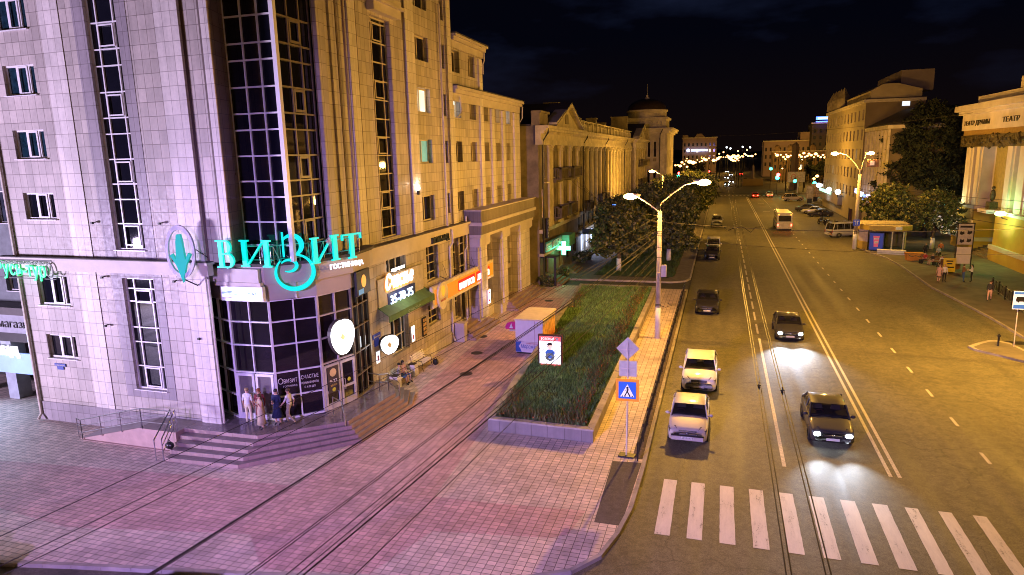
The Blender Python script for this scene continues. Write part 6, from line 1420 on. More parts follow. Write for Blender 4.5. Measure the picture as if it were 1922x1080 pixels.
for i, (x, y, h) in enumerate(((33, 262, 9), (42, 275, 10), (52, 268, 9), (-22, 290, 9), (-34, 300, 10), (-12, 330, 9), (26, 320, 9), (60, 300, 10))):
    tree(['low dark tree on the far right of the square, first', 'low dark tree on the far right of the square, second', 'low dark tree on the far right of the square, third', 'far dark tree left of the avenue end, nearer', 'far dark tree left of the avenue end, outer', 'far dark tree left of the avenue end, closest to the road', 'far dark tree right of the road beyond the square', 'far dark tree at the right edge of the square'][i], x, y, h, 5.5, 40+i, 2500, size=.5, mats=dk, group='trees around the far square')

# ================================================================== OLD NEOCLASSICAL BLOCK
ob = thing('old_apartment_block', 'weathered neoclassical block with pediments and columns beyond the hotel wing', 'apartment block', (-24, 100, 0))
FO = Fr((-17.0, 0), (0, 1), (1, 0)); FP = Fr((-16.5, 0), (0, 1), (1, 0))
Y0, Y1, Y2, Y3 = 61.6, 79.6, 131.0, 150.0
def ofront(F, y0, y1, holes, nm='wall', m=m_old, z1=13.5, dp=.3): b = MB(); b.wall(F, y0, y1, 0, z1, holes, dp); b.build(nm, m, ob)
wA = [(63.0, 64.0), (66.6, 68.4), (71.2, 72.9), (75.6, 77.2)]
hA = []
for z0, z1 in ((10.3, 12.9), (6.4, 9.2)): hA += [(a, c, z0, z1) for a, c in wA]
hA += [(a, c, 3.95+.0, 5.0-.02) for a, c in ()] + [(66.0, 67.6, 5.4, 6.2)] * 0
gA = [(63.2, 64.8, .9, 2.6), (69.6, 71.6, .4, 3.0), (73.5, 75.2, 1.1, 2.8), (77, 78.6, 1.1, 2.8)]
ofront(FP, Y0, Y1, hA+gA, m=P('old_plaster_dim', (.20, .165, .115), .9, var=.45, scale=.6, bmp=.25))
for q in hA: window(FP, ob, *q, d=-.24, cols=(.5,), rows=(.62,), fm=m_creamf, t=.09, gm=m_glass2)
for i, q in enumerate(gA): window(FP, ob, *q, d=-.24, cols=(.5,), rows=(.7,), fm=m_dark if i != 1 else m_creamf, t=.09, gm=m_glass)
wys = [81.2+3.28*k for k in range(15)]
hB = []
for z0, z1 in ((10.3, 12.8), (6.5, 9.2), (3.4, 5.0)): hB += [(y+.65, y+2.0, z0, z1) for y in wys]
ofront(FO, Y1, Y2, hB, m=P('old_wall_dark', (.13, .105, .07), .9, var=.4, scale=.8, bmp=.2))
m_shoplit = EM('shop_lit', (.55, .66, 1), 2.2, .5)
for i, q in enumerate(hB):
    gm = (m_glass2, m_glass, m_curt, m_glass)[(i*7) % 4]
    if i in (4, 9, 26): gm = m_dimr
    if i in (14,): gm = EM('lit_far', (.9, .85, .6), .7)
    window(FO, ob, *q, d=-.24, cols=(.5,), rows=(.65,), fm=m_creamf, t=.09, gm=gm, sill=False)
shops = [(y+.3, y+2.3, .6, 2.7) for y in wys[:10]]
b = MB(); b.wall(FP, Y1, 113, 0, 3.0, shops, .3); b.fbox(FP, Y1, 113, 2.7, 3.0, -.5, .05) if False else None; b.build('shop_front', P('shopfront', (.4, .34, .26), .8, var=.3), ob)
for i, q in enumerate(shops): window(FP, ob, *q, d=-.22, cols=(.5,), t=.08, fm=m_white, gm=m_shoplit if i in (0, 1, 2, 5) else m_glass2, sill=False)
hC = []
for z0, z1 in ((10.6, 12.9), (6.6, 9.2), (3.3, 5.0)): hC += [(y, y+1.5, z0, z1) for y in (132.4, 136.4, 140.4, 144.4)]
FC = Fr((-16.2, 0), (0, 1), (1, 0)); ofront(FC, Y2, Y3, hC)
for q in hC: window(FC, ob, *q, d=-.24, cols=(.5,), fm=m_creamf, t=.1, gm=m_glass, sill=False)
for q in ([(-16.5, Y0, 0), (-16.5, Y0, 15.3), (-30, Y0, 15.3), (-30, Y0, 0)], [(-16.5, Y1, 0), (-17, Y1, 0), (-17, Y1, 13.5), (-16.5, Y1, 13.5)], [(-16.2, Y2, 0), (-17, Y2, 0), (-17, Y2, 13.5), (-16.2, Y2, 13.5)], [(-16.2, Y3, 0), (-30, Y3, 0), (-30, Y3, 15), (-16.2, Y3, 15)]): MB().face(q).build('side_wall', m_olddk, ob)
b = MB(); b.fbox(FP, Y0-.2, Y1+.15, 2.95, 3.2, 0, .5); b.build('ledge', m_oldt, ob)
b = MB(); b.fbox(FO, Y1, 113.2, 3.0, 3.2, 0, .6); b.fbox(FO, 113.2, Y2, 3.0, 3.2, 0, .25); b.build('ledge', m_oldt, ob)
b = MB(); b.fbox(FP, Y0, Y1, 5.15, 5.5, 0, .35); b.fbox(FO, Y1, Y2, 5.15, 5.5, 0, .45); b.fbox(FC, Y2, Y3, 5.15, 5.5, 0, .35); b.build('ledge', m_oldt, ob)
# entablature
b = MB()
for F, a, c in ((FP, Y0-.3, Y1+.3), (FO, Y1, Y2), (FC, Y2-.3, Y3+.3)):
    e = .15
    b.fbox(F, a, c, 13.5, 13.95, -.2, .35+e); b.fbox(F, a, c, 13.95, 14.75, -.2, .2+e); b.fbox(F, a, c, 14.75, 14.98, -.2, .7+e); b.fbox(F, a, c, 14.98, 15.25, -.2, .95+e)
b.build('entablature', m_oldt, ob)
b = MB()
for F, a, c in ((FP, Y0-.2, Y1+.2), (FO, Y1+.3, Y2-.3), (FC, Y2, Y3)):
    n = int((c-a)/.55)
    for k in range(n): b.fbox(F, a+k*.55, a+k*.55+.25, 14.52, 14.748, .35, .62)
b.build('dentil_molding', m_oldt, ob)
def pediment(F, y0, y1, zb, zt, nm='pediment'):
    ym = (y0+y1)/2; b = MB(); poly(b, F, [(y0, zb), (y1, zb), (ym, zt)], -.3, .35)
    for a, c in (((y0, zb), (ym, zt)), ((ym, zt), (y1, zb))):
        q = [(a[0], a[1]), (c[0], c[1]), (c[0], c[1]+.4), (a[0], a[1]+.4)]; poly(b, F, q, -.35, .95)
    o = b.build(nm, m_oldt, ob); b = MB(); poly(b, F, [(ym-.75, zb+.5), (ym+.75, zb+.5), (ym+.5, zb+1.5), (ym-.5, zb+1.5)], .352, .45); b.build('crest', m_olddk, o)
    b = MB(); poly(b, F, [(y0-.2, zb+.02), (ym, zt+.42), (ym, zt+.5), (y0-.2, zb+.12)], -6, .98); poly(b, F, [(y1+.2, zb+.02), (ym, zt+.42), (ym, zt+.5), (y1+.2, zb+.12)], -6, .98); b.build('pediment_roof', m_roof, o)
pediment(FP, 65.2, 79.2, 15.25, 17.5); pediment(FC, 132, 149, 15.25, 17.9)
b = MB(); b.fbox(FP, 61.5, 64.6, 15.26, 16.4, -.6, .2); b.fbox(FP, 61.4, 64.9, 16.4, 16.6, -.6, .35); b.build('parapet_block', m_olddk, ob); b = MB(); b.fbox(FP, 79.4, 80.6, 15.26, 16.6, -1, .1); b.fbox(FP, 79.4, 80.9, 16.6, 16.8, -1, .25); b.build('parapet_block', m_olddk, ob)
# balustrade
b = MB()
y = 81.0
while y < 130:
    b.fbox(FO, y, y+.5, 15.26, 16.5, .0, .4)
    for k in range(6): b.fbox(FO, y+.65+.4*k, y+.85+.4*k, 15.4, 16.25, .1, .3)
    y += 3.1
b.fbox(FO, 80.9, 130.6, 16.25, 16.45, .08, .32) if False else None
b.fbox(FO, 80.9, 130.6, 16.503, 16.62, -.02, .42); b.build('balustrade', m_oldt, ob)
# columns
def column(F, y, z0, z1, r, name='column'):
    b = MB(); p = F.p(y, 0, 0); b.lathe(p[0]+.12, p[1], [(r*1.25, z0), (r*1.25, z0+.2), (r, z0+.3), (r*.86, z1-.7), (r*.86, z1-.6)], 10)
    o = b.build(name, m_oldt, ob, True, True); b = MB(); b.lathe(p[0]+.12, p[1], [(r*.86, z1-.62), (r*1.15, z1-.5), (r*1.0, z1-.35), (r*1.45, z1-.1)], 8); b.fbox(F, y-r*1.3, y+r*1.3, z1-.1, z1-.002, 0, .12+r*1.3); b.build('capital', m_oldt, o)
for y in (65.2, 66.0, 69.6, 70.4, 74.1, 74.9, 78.3, 79.1): column(FP, y, 5.5, 13.5, .26)
for k in range(16): column(FO, 80.8+3.28*k, 5.5, 13.5, .34)
for y in (131.8, 135.4, 139.2, 143.2, 147.2): column(FC, y, 5.5, 13.5, .3)
def balcony(F, y0, y1, z, nm='balcony'):
    b = MB(); b.fbox(F, y0, y1, z-.15, z, 0, 1.2); b.fbox(F, y0+.1, y1-.1, z-.4, z-.15, 0, .6); b.fbox(F, y0, y1, z+.9, z+1.05, 1.0, 1.2); b.fbox(F, y0, y0+.18, z, z+1.05, .95, 1.22) ; b.fbox(F, y1-.18, y1, z, z+1.05, .95, 1.22)
    n = int((y1-y0-.4)/.3)
    for k in range(n): b.fbox(F, y0+.3+.3*k, y0+.42+.3*k, z, z+.9, 1.04, 1.16)
    b.fbox(F, y0, y0+.12, z+.9, z+1.04, 0, .98); b.fbox(F, y1-.12, y1, z+.9, z+1.04, 0, .98)
    for k in range(3): b.fbox(F, y0+.02, y0+.1, z, z+.9, .2+.28*k, .3+.28*k)
    b.build(nm, P('balcony_dark', (.10, .08, .055), .9, var=.3, scale=2), ob)
for z in (10.2, 6.35): balcony(FP, 66.0, 69.3, z); balcony(FP, 70.6, 73.9, z) if z < 7 else balcony(FP, 72.2, 76.4, z)
for y, z in ((84.2, 5.6), (93.8, 5.9), (97.2, 5.9)): balcony(FO, y, y+2.4, z)
for z in (10.2, 6.4): balcony(FC, 135.6, 139.6, z); balcony(FC, 140.2, 144.5, z)
for F, y in ((FP, 61.9), (FO, 83.9), (FO, 100.3), (FO, 121)):
    b = MB(); b.tube([F.p(y, 15.2, 1.0), F.p(y, 14.6, .9), F.p(y-.3, 13.8, .45), F.p(y-.3, .4, .45)], .09, 6); b.build('drainpipe', m_dark, ob)
b = MB(); b.box(-30, Y0, 15.255, -17.2, Y3, 15.4); 
b.hexa([(-17.6, Y1, 15.4), (-17.6, Y2, 15.4), (-30, Y2, 15.4), (-30, Y1, 15.4), (-23.5, Y1, 17.4), (-23.5, Y2, 17.4), (-24, Y2, 17.4), (-24, Y1, 17.4)]); b.build('roof', m_roof, ob)
for x, y, w_, z in ((-19.5, 79.5, 1.6, 18.4), (-20, 92, 1.2, 18.0), (-19.5, 105, 1.4, 17.8), (-19, 131, 3.0, 19.2), (-20, 117, 1.2, 17.6)): b = MB(); b.box(x-w_/2, y-.6, 15.4, x+w_/2, y+.6, z); b.box(x-w_/2-.1, y-.7, z, x+w_/2+.1, y+.7, z+.2); b.build('chimney', m_olddk, ob)
b = MB(); b.fbox(FP, 62.6, 63.15, 6.6, 9.3, .02, .1); b.build('vertical_panel', P('cream_panel', (.7, .55, .32), .6), ob)
for (y0, z) in ((63.2, 10.0),): b = MB(); b.fbox(FP, y0-.4, y0+.6, z-.12, z, .1, .5); b.build('small_lamp', m_band, ob)
# pharmacy front
t = thing('pharmacy_sign', 'black sign board with white letters АПТЕКА over the pharmacy windows', 'sign', (-16.2, 65, 3.4))
FQ = Fr((-15.95, 0), (0, 1), (1, 0))
b = MB(); b.fbox(FQ, 61.6, 68.6, 3.3, 4.25, -.5, .05); b.build('board', m_black, t)
text('АПТЕКА', FQ, 64.2, 3.42, .06, .95, P('pharm_w', (.62, .66, .58), .5), t, width=4.1, ext=.03)
b = MB(); b.fbox(FQ, 61.9, 63.8, 3.42, 4.1, .05, .08); b.fbox(FQ, 62.02, 63.68, 3.52, 4.0, .08, .09); b.build('small_panel', [P('pharm_w', (.62, .66, .58), .5)], t); b = MB(); b.fbox(FQ, 62.1, 63.6, 3.62, 3.72, .09, .1); b.fbox(FQ, 62.1, 63.6, 3.8, 3.9, .09, .1); b.build('panel_writing', m_black, t)
t = thing('vertical_sign', 'tall narrow black sign with white vertical letters on old block', 'sign', (-16.3, 63, 5))
b = MB(); b.fbox(FQ, 62.4, 63.0, 3.6+1.0, 6.55, -.3, .05); b.build('board', m_black, t)
for i, c in enumerate('АПТЕКА'): text(c, FQ, 62.52, 6.2-.31*i, .06, .3, P('pharm_w', (.62, .66, .58), .5), t, width=.34, ext=.01)
t = thing('pharmacy_cross', 'bright green glowing pharmacy cross sticking out above the shop steps', 'sign', (-15.3, 67.9, 2.9))
F = Fr((-15.5, 67.6), (1, 0), (0, -1)); mg = EM('cross_green', (.12, 1, .5), 9)
b = MB(); b.fbox(F, -.2, .2, 2.25, 3.65, -.1, .05); b.fbox(F, -.7, -.201, 2.75, 3.15, -.1, .05); b.fbox(F, .201, .7, 2.75, 3.15, -.1, .05); b.build('cross', mg, t)
b = MB(); b.fbox(F, -1.5, -.7, 2.9, 3.0, -.08, 0); b.build('bracket', m_dark, t)
lamp('POINT', 'cross_light', (-15.2, 67.0, 2.9), 60, (.15, 1, .5), .4)
t = thing('shop_canopy', 'turquoise green canopy box over the second doorway of old block', 'canopy', (-16, 70.5, 3.4))
b = MB(); b.fbox(FQ, 69.2, 72.2, 2.9, 4.1, -.5, .7); b.build('box', P('canopy_green', (.12, .42, .3), .6), t)
t = thing('hanging_sign', 'small dark green sign hung from bracket over the bluish shop windows', 'sign', (-15.5, 80, 3))
b = MB(); F = Fr((-16.4, 80.5), (1, 0), (0, -1)); b.fbox(F, .3, 2.1, 2.9, 3.55, -.05, .05); b.build('board', P('hang_green', (.02, .06, .04), .5), t); b = MB(); b.fbox(F, .0, 2.2, 3.65, 3.7, -.03, .03); b.build('bracket', m_dark, t)
t = thing('blue_shop_sign', 'small glowing blue and white sign farther down the old block', 'sign', (-16, 104, 4))
b = MB(); b.box(-16.0, 103.5, 3.6, -14.6, 103.7, 4.9); b.build('case', EM('blue_sign', (.12, .3, 1), 3), t); b = MB(); b.box(-15.8, 103.44, 3.9, -14.9, 103.49, 4.5); b.build('white_mark', EM('w_mark', (.8, .9, 1), 3), t)
for i, y in enumerate((82.5, 85.8, 89.1)): lamp('POINT', 'shop_window_light', (-15.6, y, 2.1), 130, (.55, .68, 1), .5)
for i, (y0, y1, lab) in enumerate(((62.6, 65.4, 'dark stone steps of the pharmacy, nearest flight'), (69.6, 72.4, 'dark stone steps under the turquoise canopy'))):
    t = thing('stone_steps', lab, 'steps', (-16, y0, 0), group='steps of the old block')
    for k in range(3): b = MB(); b.box(-16.5, y0-.2*(2-k), .17*k+.003, -15.2+.35*(2-k), y1+.2*(2-k), .17*(k+1)); b.build('step', P('old_step', (.2, .15, .11), .8, var=.3), t)
t = thing('pharmacy_porch', 'dark porch hood with a post over the pharmacy entrance', 'porch', (-15.8, 62.4, 0))
b = MB(); b.box(-16.48, 61.9, 2.75, -15.0, 63.4, 2.9); b.build('hood', m_black, t); b = MB(); b.box(-15.2, 61.95, 0, -15.0, 62.15, 2.75); b.build('post', m_dark, t)
# bushes by the wall
for i, (x, y, r_) in enumerate(((-15.9, 61.7, .8), (-15.6, 67.4, .7), (-15.6, 76.6, .9), (-15.3, 79, .8))):
    t = thing('small_bush', ['dark bush at the hotel wing corner by the service road', 'dark bush below the green cross', 'low bush on the shop pavement', 'low bush before the blue lit windows'][i], 'bush', (x, y, 0), 0, 'bushes along the old block'); link('foliage', leafmesh('foliage', [(0, 0, r_*.6, r_, r_, r_*.7)], 700, .12, 60+i, LM), t, False)
# domed tower
dt = thing('domed_tower_building', 'corner building with round dome and spire at the end of the old block', 'building', (-15, 160, 0))
bX0, bX1 = -21.2, -11.5
hw_ = [(y, y+1.2, 9.3, 13.0) for y in (153, 157, 161, 165)]
FD = Fr((0, 150.3), (1, 0), (0, -1)); FDE = Fr((bX1, 0), (0, 1), (1, 0))
hd_ = [(x, x+.7, 11.6, 15.0) for x in (-18.3, -17.0, -15.7, -14.4)]+[(x, x+.7, 6, 9) for x in (-18.3, -17.0, -15.7, -14.4)]
b = MB(); b.wall(FD, bX0, bX1, 0, 17.4, hd_, .3); b.wall(FDE, 150.3, 170, 0, 17.4, hw_, .3); b.face([(bX0, 170, 0), (bX1, 170, 0), (bX1, 170, 17.4), (bX0, 170, 17.4)]); b.build('wall', m_old, dt)
for q in hd_: window(FD, dt, *q, d=-.25, cols=(), t=.08, fm=m_creamf, gm=m_glass, sill=False); b = MB(); b.fbox(FD, q[0], q[1], q[2]-.9, q[2]-.25, 0, .15); b.build('window_box', m_olddk, dt) if q[2] > 10 else None
for q in hw_: window(FDE, dt, *q, d=-.25, cols=(.5,), t=.1, fm=m_creamf, gm=m_glass, sill=False)
b = MB(); b.box(bX0-.2, 149.9, 16.6, bX1+.4, 170.2, 17.0); b.box(bX0-.4, 149.4, 17.0, bX1+.9, 170.5, 17.5); b.box(bX0-.7, 149.1, 17.503, bX1+1.2, 170.6, 17.75); b.build('cornice', m_oldt, dt)
b = MB(); [b.fbox(FD, x, x+.9, 0, 16.6, 0, .25) for x in (-20.5, -12.9)]; b.build('pilaster', m_oldt, dt)
b = MB(); b.box(-21.0, 151.5, 17.75, -11.9, 161, 19.7); b.box(-21.3, 151.2, 19.7, -11.5, 161.3, 20.1); b.build('attic', m_oldt, dt)
b = MB()
for x in (-17.0, -15.1, -13.2): b.tube([(x+.5*math.cos(q*PI/6), 151.42, 18.8+.6*math.sin(q*PI/6)) for q in range(13)], .1, 6)
b.build('roundel', m_oldt, dt)
b = MB(); b.lathe(-16.5, 156, [(4.3, 20.1), (4.3, 21.4), (4.6, 21.45), (4.6, 21.8), (4.3, 21.8)], 32); b.build('drum', m_oldt, dt, True)
b = MB(); b.lathe(-16.5, 156, [(4.3*math.cos(a), 21.8+2.6*math.sin(a)) for a in [i*PI/2/8 for i in range(9)]], 28); b.build('dome', P('dome_metal', (.06, .04, .03), .4, .4, var=.3), dt, True, True)
b = MB(); b.lathe(-16.5, 156, [(.6, 24.2), (.5, 24.6), (.2, 24.8), (0.05, 25.1), (.02, 27.6), (0, 27.7)], 8); b.ball((-16.5, 156, 25.0), .28, 8); b.build('spire', m_pipe, dt)
for x in (-19.2, -16.6, -12.4): b = MB(); b.tube([(x, 149.2, 17.4), (x-.5, 149.8, 16.5), (x-.6, 150.0, 15.5), (x-.6, 150.1, 2)], .1, 5); b.build('drainpipe', m_dark, dt)

# ================================================================== SHOP BUILDING AT THE FAR LEFT
sb = thing('corner_shop_building', 'grey shop building with lit sign and stone pillars at the left frame edge', 'shop', (-45, 30, 0))
FS2 = Fr((0, 26.0), (1, 0), (0, -1)); hx_ = [(-43.5+3.2*k, -41.6+3.2*k, z, z+1.7) for k in range(3) for z in (9.6, 12.6)]+[(-39.6+2.4*k, -38.3+2.4*k, z, z+1.7) for k in (0, 1) for z in (5.9,)]
b = MB(); b.wall(FS2, -60, -32.6, 4.9, 15, hx_, .3); b.build('wall', P('shop_grey', (.16, .17, .18), .8, var=.2), sb)
for q in hx_: window(FS2, sb, *q, d=-.25, cols=(.5,), fm=m_white, gm=m_glass2)
b = MB(); b.fbox(FS2, -60, -32.6, 3.9, 4.9, -.2, 1.2); b.build('sign_band', P('band_grey', (.3, .3, .34), .6), sb)
text('магазин', FS2, -36.6, 4.2, 1.22, .6, m_dark, sb, width=2.5, ext=.02)
b = MB(); b.fbox(FS2, -60, -32.6, 4.903, 5.3, -.2, 1.3); b.build('ledge', m_roof, sb)
b = MB(); b.fbox(FS2, -60, -32.6, 0, 3.9, -2.4, -2.2); b.build('recess_wall', m_dark, sb)
b = MB(); b.fbox(FS2, -60, -32.6, 3.3, 3.88, -2.0, .9); b.build('soffit', m_dark, sb)
for x in (-44, -40.6, -37.2): b = MB(); b.fbox(FS2, x, x+.75, 0, 3.3, .1, .85); b.build('pillar', P('pillar_stone', (.3, .33, .38), .6), sb)
t = thing('lit_letter_sign', 'white and violet glowing shop letters on a bright blue board, far left', 'sign', (-36, 25, 2.6)); 
b = MB(); b.fbox(FS2, -39, -34.6, 1.6+.0, 2.75, 1.0, 1.1); b.build('board', EM('board_blue', (.25, .4, .75), .5, .2), t)
text('@анд', FS2, -38.4, 2.65, 1.15, .85, EM('letters_lilac', (.9, .85, 1), 1.5), t, width=2.9, ext=.05, bold=.02)
# plain block behind the hotel (left)
# ================================================================== RIGHT SIDE BUILDINGS
def block(name, label, x0, x1, y0, y1, h, mw, mt, rows, cols_w, ncW, faceW=True, cornice=.4, winmat=None, colsS=0, z0r=4.5, rh=3.4, lit=(), cat='building', roofm=None):
    t = thing(name, label, cat, ((x0+x1)/2, (y0+y1)/2, 0)); FWst = Fr((x0, 0), (0, -1), (-1, 0)); FS_ = Fr((0, y0), (1, 0), (0, -1))
    hW = []; hS = []
    if ncW:
        st = (y1-y0)/ncW
        for k in range(ncW):
            for r_ in range(rows): hW.append((-(y0+st*(k+.5)+cols_w/2), -(y0+st*(k+.5)-cols_w/2), z0r+rh*r_, z0r+rh*r_+rh*.55))
    if colsS:
        st = (x1-x0)/colsS
        for k in range(colsS):
            for r_ in range(rows): hS.append((x0+st*(k+.5)-cols_w/2, x0+st*(k+.5)+cols_w/2, z0r+rh*r_, z0r+rh*r_+rh*.55))
    b = MB(); b.wall(FS_, x0, x1, 0, h, hS, .35); b.build('side_wall', P('side_shaded', (.17, .13, .075), .9, var=.2, scale=.3), t)  # side wall browned and darkened: its shade is put into the colour
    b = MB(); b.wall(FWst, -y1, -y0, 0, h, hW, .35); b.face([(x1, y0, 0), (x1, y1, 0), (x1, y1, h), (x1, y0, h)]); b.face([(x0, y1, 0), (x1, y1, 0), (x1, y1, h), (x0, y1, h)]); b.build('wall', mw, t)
    b = MB(); b.box(x0-.1, y0-.1, h, x1+.1, y1+.1, h+.15); b.build('roof', roofm or m_roof, t)
    if cornice: b = MB(); b.box(x0-cornice, y0-cornice, h-.5, x0, y1, h-.003); b.box(x0, y0-cornice, h-.5, x1, y0, h-.003); b.build('cornice', mt, t)
    i = 0
    for F, hs in ((FWst, hW), (FS_, hS)):
        for q in hs:
            window(F, t, *q, d=-.3, cols=(.5,), fm=m_creamf, t=.1, gm=lit[i] if i in lit else m_glass2, sill=False) if not isinstance(lit, dict) else window(F, t, *q, d=-.3, cols=(.5,), fm=m_creamf, t=.1, gm=lit.get(i, (m_glass, m_curt, m_glass2, m_glass)[(i*5) % 4]), sill=False)
            i += 1
    return t, FWst, FS_
m_y1 = P('cream_block', (.34, .28, .17), .85, var=.15, scale=.3); m_y2 = P('yellow_block', (.42, .33, .16), .85, var=.15, scale=.3); m_gy = P('grey_block', (.26, .21, .19), .9, var=.2, scale=.2)
m_off = EM('office_lit', (.75, .85, 1), 1.2, .2)
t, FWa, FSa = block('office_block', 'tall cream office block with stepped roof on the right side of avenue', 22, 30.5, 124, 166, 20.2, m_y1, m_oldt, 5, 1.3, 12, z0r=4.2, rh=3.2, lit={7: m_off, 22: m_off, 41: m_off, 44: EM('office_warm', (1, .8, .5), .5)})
b = MB(); b.box(22.6, 124.3, 20.35, 30, 146, 21.6); b.hexa([(22.6, 124.3, 21.6), (30, 124.3, 21.6), (30, 146, 21.6), (22.6, 146, 21.6), (24.4, 124.3, 22.6), (26.5, 124.3, 22.6), (26.5, 146, 22.6), (24.4, 146, 22.6)]); b.build('upper_storey', m_y1, t)
b = MB(); b.box(27.6, 128, 21.6, 32.4, 146, 24.9); b.build('lift_house', m_gy, t)
b = MB(); b.fbox(Fr((0, 124.3), (1, 0), (0, -1)), 27.2, 28.3, 19.0, 20.0, 0, .36); b.build('lit_window', m_off, t)
for k in range(5): b = MB(); b.lathe(22.6, 150+3.4*k, [(1.2, 20.35), (1.2, 22.2), (0, 24.4)], 4); b.build('turret', m_olddk, t)
b = MB(); b.box(21.2, 140, 2.0, 22, 166, 3.9); b.build('awning_band', m_gy, t)
for i, (y, z) in enumerate(((139, 4.1), (150, 4.0), (166, 4.1))): t = thing('globe_lamp', ['round white glowing lamp at the near end of the shop front sign', 'round white glowing lamp in the middle of the shop front sign', 'round white glowing lamp at the far end of shop front sign'][i], 'lamp', (21.0, y, z), 0, 'white lamps on the office block'); b = MB(); b.ball((0, 0, .4), .5, 12); b.build('globe', EM('globe_white', (.85, .95, 1), 5), t, False, True); b = MB(); b.tube([(0, 0, -.6), (0, 0, 0)], .08, 6); b.tube([(0, 0, -.5), (1.0, 0, -.5)], .08, 6); b.build('bracket', m_dark, t, False)
t = thing('shop_front_sign', 'long white and green glowing shop front sign under the office block', 'sign', (21, 152, 3.2)); b = MB(); b.box(20.9, 148, 3.5, 21.15, 164, 4.1); b.build('board', EM('green_board', (.45, 1, .8), 1.3, .5), t)
lamp('POINT', 'shop_front_light', (19.5, 152, 3.2), 160, (.8, .95, 1), .8)
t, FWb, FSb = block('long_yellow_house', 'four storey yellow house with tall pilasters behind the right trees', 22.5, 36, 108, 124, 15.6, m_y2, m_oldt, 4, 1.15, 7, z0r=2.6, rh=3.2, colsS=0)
b = MB(); [b.fbox(FWb, -124+2.28*k-.35, -124+2.28*k+.35, 4, 15, 0, .3) for k in range(8)]; b.build('pilaster', m_oldt, t)
b = MB(); b.hexa([(22.2, 107.7, 15.76), (36, 107.7, 15.76), (36, 124, 15.76), (22.2, 124, 15.76), (27, 112, 18.2), (36, 112, 18.2), (36, 124, 18.2), (27, 124, 18.2)]); b.build('hip_roof', m_roof, t)
b = MB(); b.fbox(FSb, 24.6, 26.2, 10.6, 13.0, 0, .15); b.build('red_banner', P('banner_red', (.35, .03, .02), .7), t)
t = thing('lit_display_sign', 'blue and white glowing display boards on the yellow house corner', 'sign', (22, 115, 5)); 
for i, (y, z, c_) in enumerate(((121, 5.3, (.35, .45, 1)), (117.5, 5.0, (.6, .7, 1)), (114.5, 4.7, (.15, .3, 1)), (111.6, 4.9, (.8, .6, .9)))): b = MB(); b.box(21.0, y-1.4, z, 21.2, y+1.4, z+.75); b.build('board', EM('disp%d' % i, c_, 2.6, .5), t); b = MB(); b.box(20.93, y-1.1, z+.2, 20.99, y+1.1, z+.3); b.build('writing', EM('dispw', (1, .95, .95), 3), t)
b = MB(); b.box(21.0, 109.6, 4.6, 21.2, 110.4, 5.3); b.build('red_square', EM('dispr', (1, .08, .02), 1.5), t)
# theatre
th = thing('theatre_building', 'yellow and white theatre front with tall piers, dark frieze and steps', 'theatre', (33, 88, 0))
m_thw = P('theatre_white', (.60, .52, .46), .8, var=.15, scale=.5); m_thy = P('theatre_yellow', (.50, .31, .045), .85, var=.12, scale=.5)
FT2 = Fr((30.0, 0), (0, -1), (-1, 0)); FTS = Fr((0, 0), (1, 0), (0, -1))
# two piers with yellow pedestals and a stair between
def pier(x0, x1, y0, y1, zt, base=True):
    b = MB(); b.box(x0, y0, 1.7, x1, y1, 5.1); b.build('pedestal', m_thy, th)
    b = MB(); b.box(x0-.25, y0-.25, 0, x1, y1+.25, 1.25); b.build('plinth', m_thy, th)
    b = MB(); b.box(x0-.3, y0-.3, 1.253, x1, y1+.3, 1.7); b.box(x0-.12, y0-.12, 5.1, x1, y1+.12, 5.5); b.build('white_band', m_thw, th)
pier(28.9, 40, 75, 85.8, 13.4); pier(28.9, 40, 92.4, 98.6, 13.4)
for (y0, y1) in ((95.6, 98.2), (92.5, 94.6), (83.2, 85.4), (79.6, 82.2), (75.8, 78.6)):
    b = MB(); b.box(29.2, y0, 5.5, 30.4, y1, 13.3); b.box(29.05, y0+.5, 5.5, 29.2, y1-.5, 13.3); b.build('giant_pier', m_thw, th)
b = MB(); b.box(30.4, 75, 5.5, 30.6, 98.6, 13.3); b.build('white_wall', m_thw, th)
b = MB(); b.box(30.35, 94.7, 5.6, 30.39, 95.5, 13.2); b.box(30.35, 86.2, 5.5, 30.39, 91.9, 13.3); b.build('olive_recess', P('olive', (.30, .24, .06), .85), th)
b = MB(); b.box(33, 85.8, 0, 33.2, 92.4, 13.4); b.box(30.4, 85.8, 0, 33, 85.9, 5.5) ; b.build('stair_wall', P('stair_wall', (.3, .24, .12), .85), th)
b = MB(); [b.box(28.6+.5*k, 85.85, .2*k, 33.0, 92.35, .2*(k+1)) for k in range(8)]; b.build('stair', P('old_step', (.2, .15, .11), .8, var=.3), th)
b = MB(); b.box(28.9, 74, 13.3, 40, 99.0, 14.3); b.build('frieze_band', P('frieze_ochre', (.30, .19, .06), .85, var=.15), th)
m_orn = P('ornament_bronze', (.07, .05, .018), .6, .3, var=.8, scale=6, bmp=1)
b = MB(); g = random.Random(5)
for k in range(90):
    y = 75+24*k/90; b.ball((28.75+g.uniform(-.1, .1), y, 13.0+g.uniform(-.55, .5)), (g.uniform(.15, .3), g.uniform(.15, .28), g.uniform(.2, .45)), 6)
b.box(28.7, 74.5, 12.35, 29.1, 99.1, 13.7); b.build('ornament_frieze', m_orn, th)
b = MB(); b.box(28.7, 74, 14.3, 40, 99.2, 16.2); b.box(28.3, 74, 16.2, 40, 99.5, 16.6); b.box(27.9, 74, 16.6, 40, 99.9, 17.3); b.build('entablature', m_thw, th)
b = MB(); b.box(29.5, 78, 17.3, 40, 97, 18.3); b.box(29.2, 74, 18.3, 40, 84, 19.4); b.build('attic', m_thw, th)
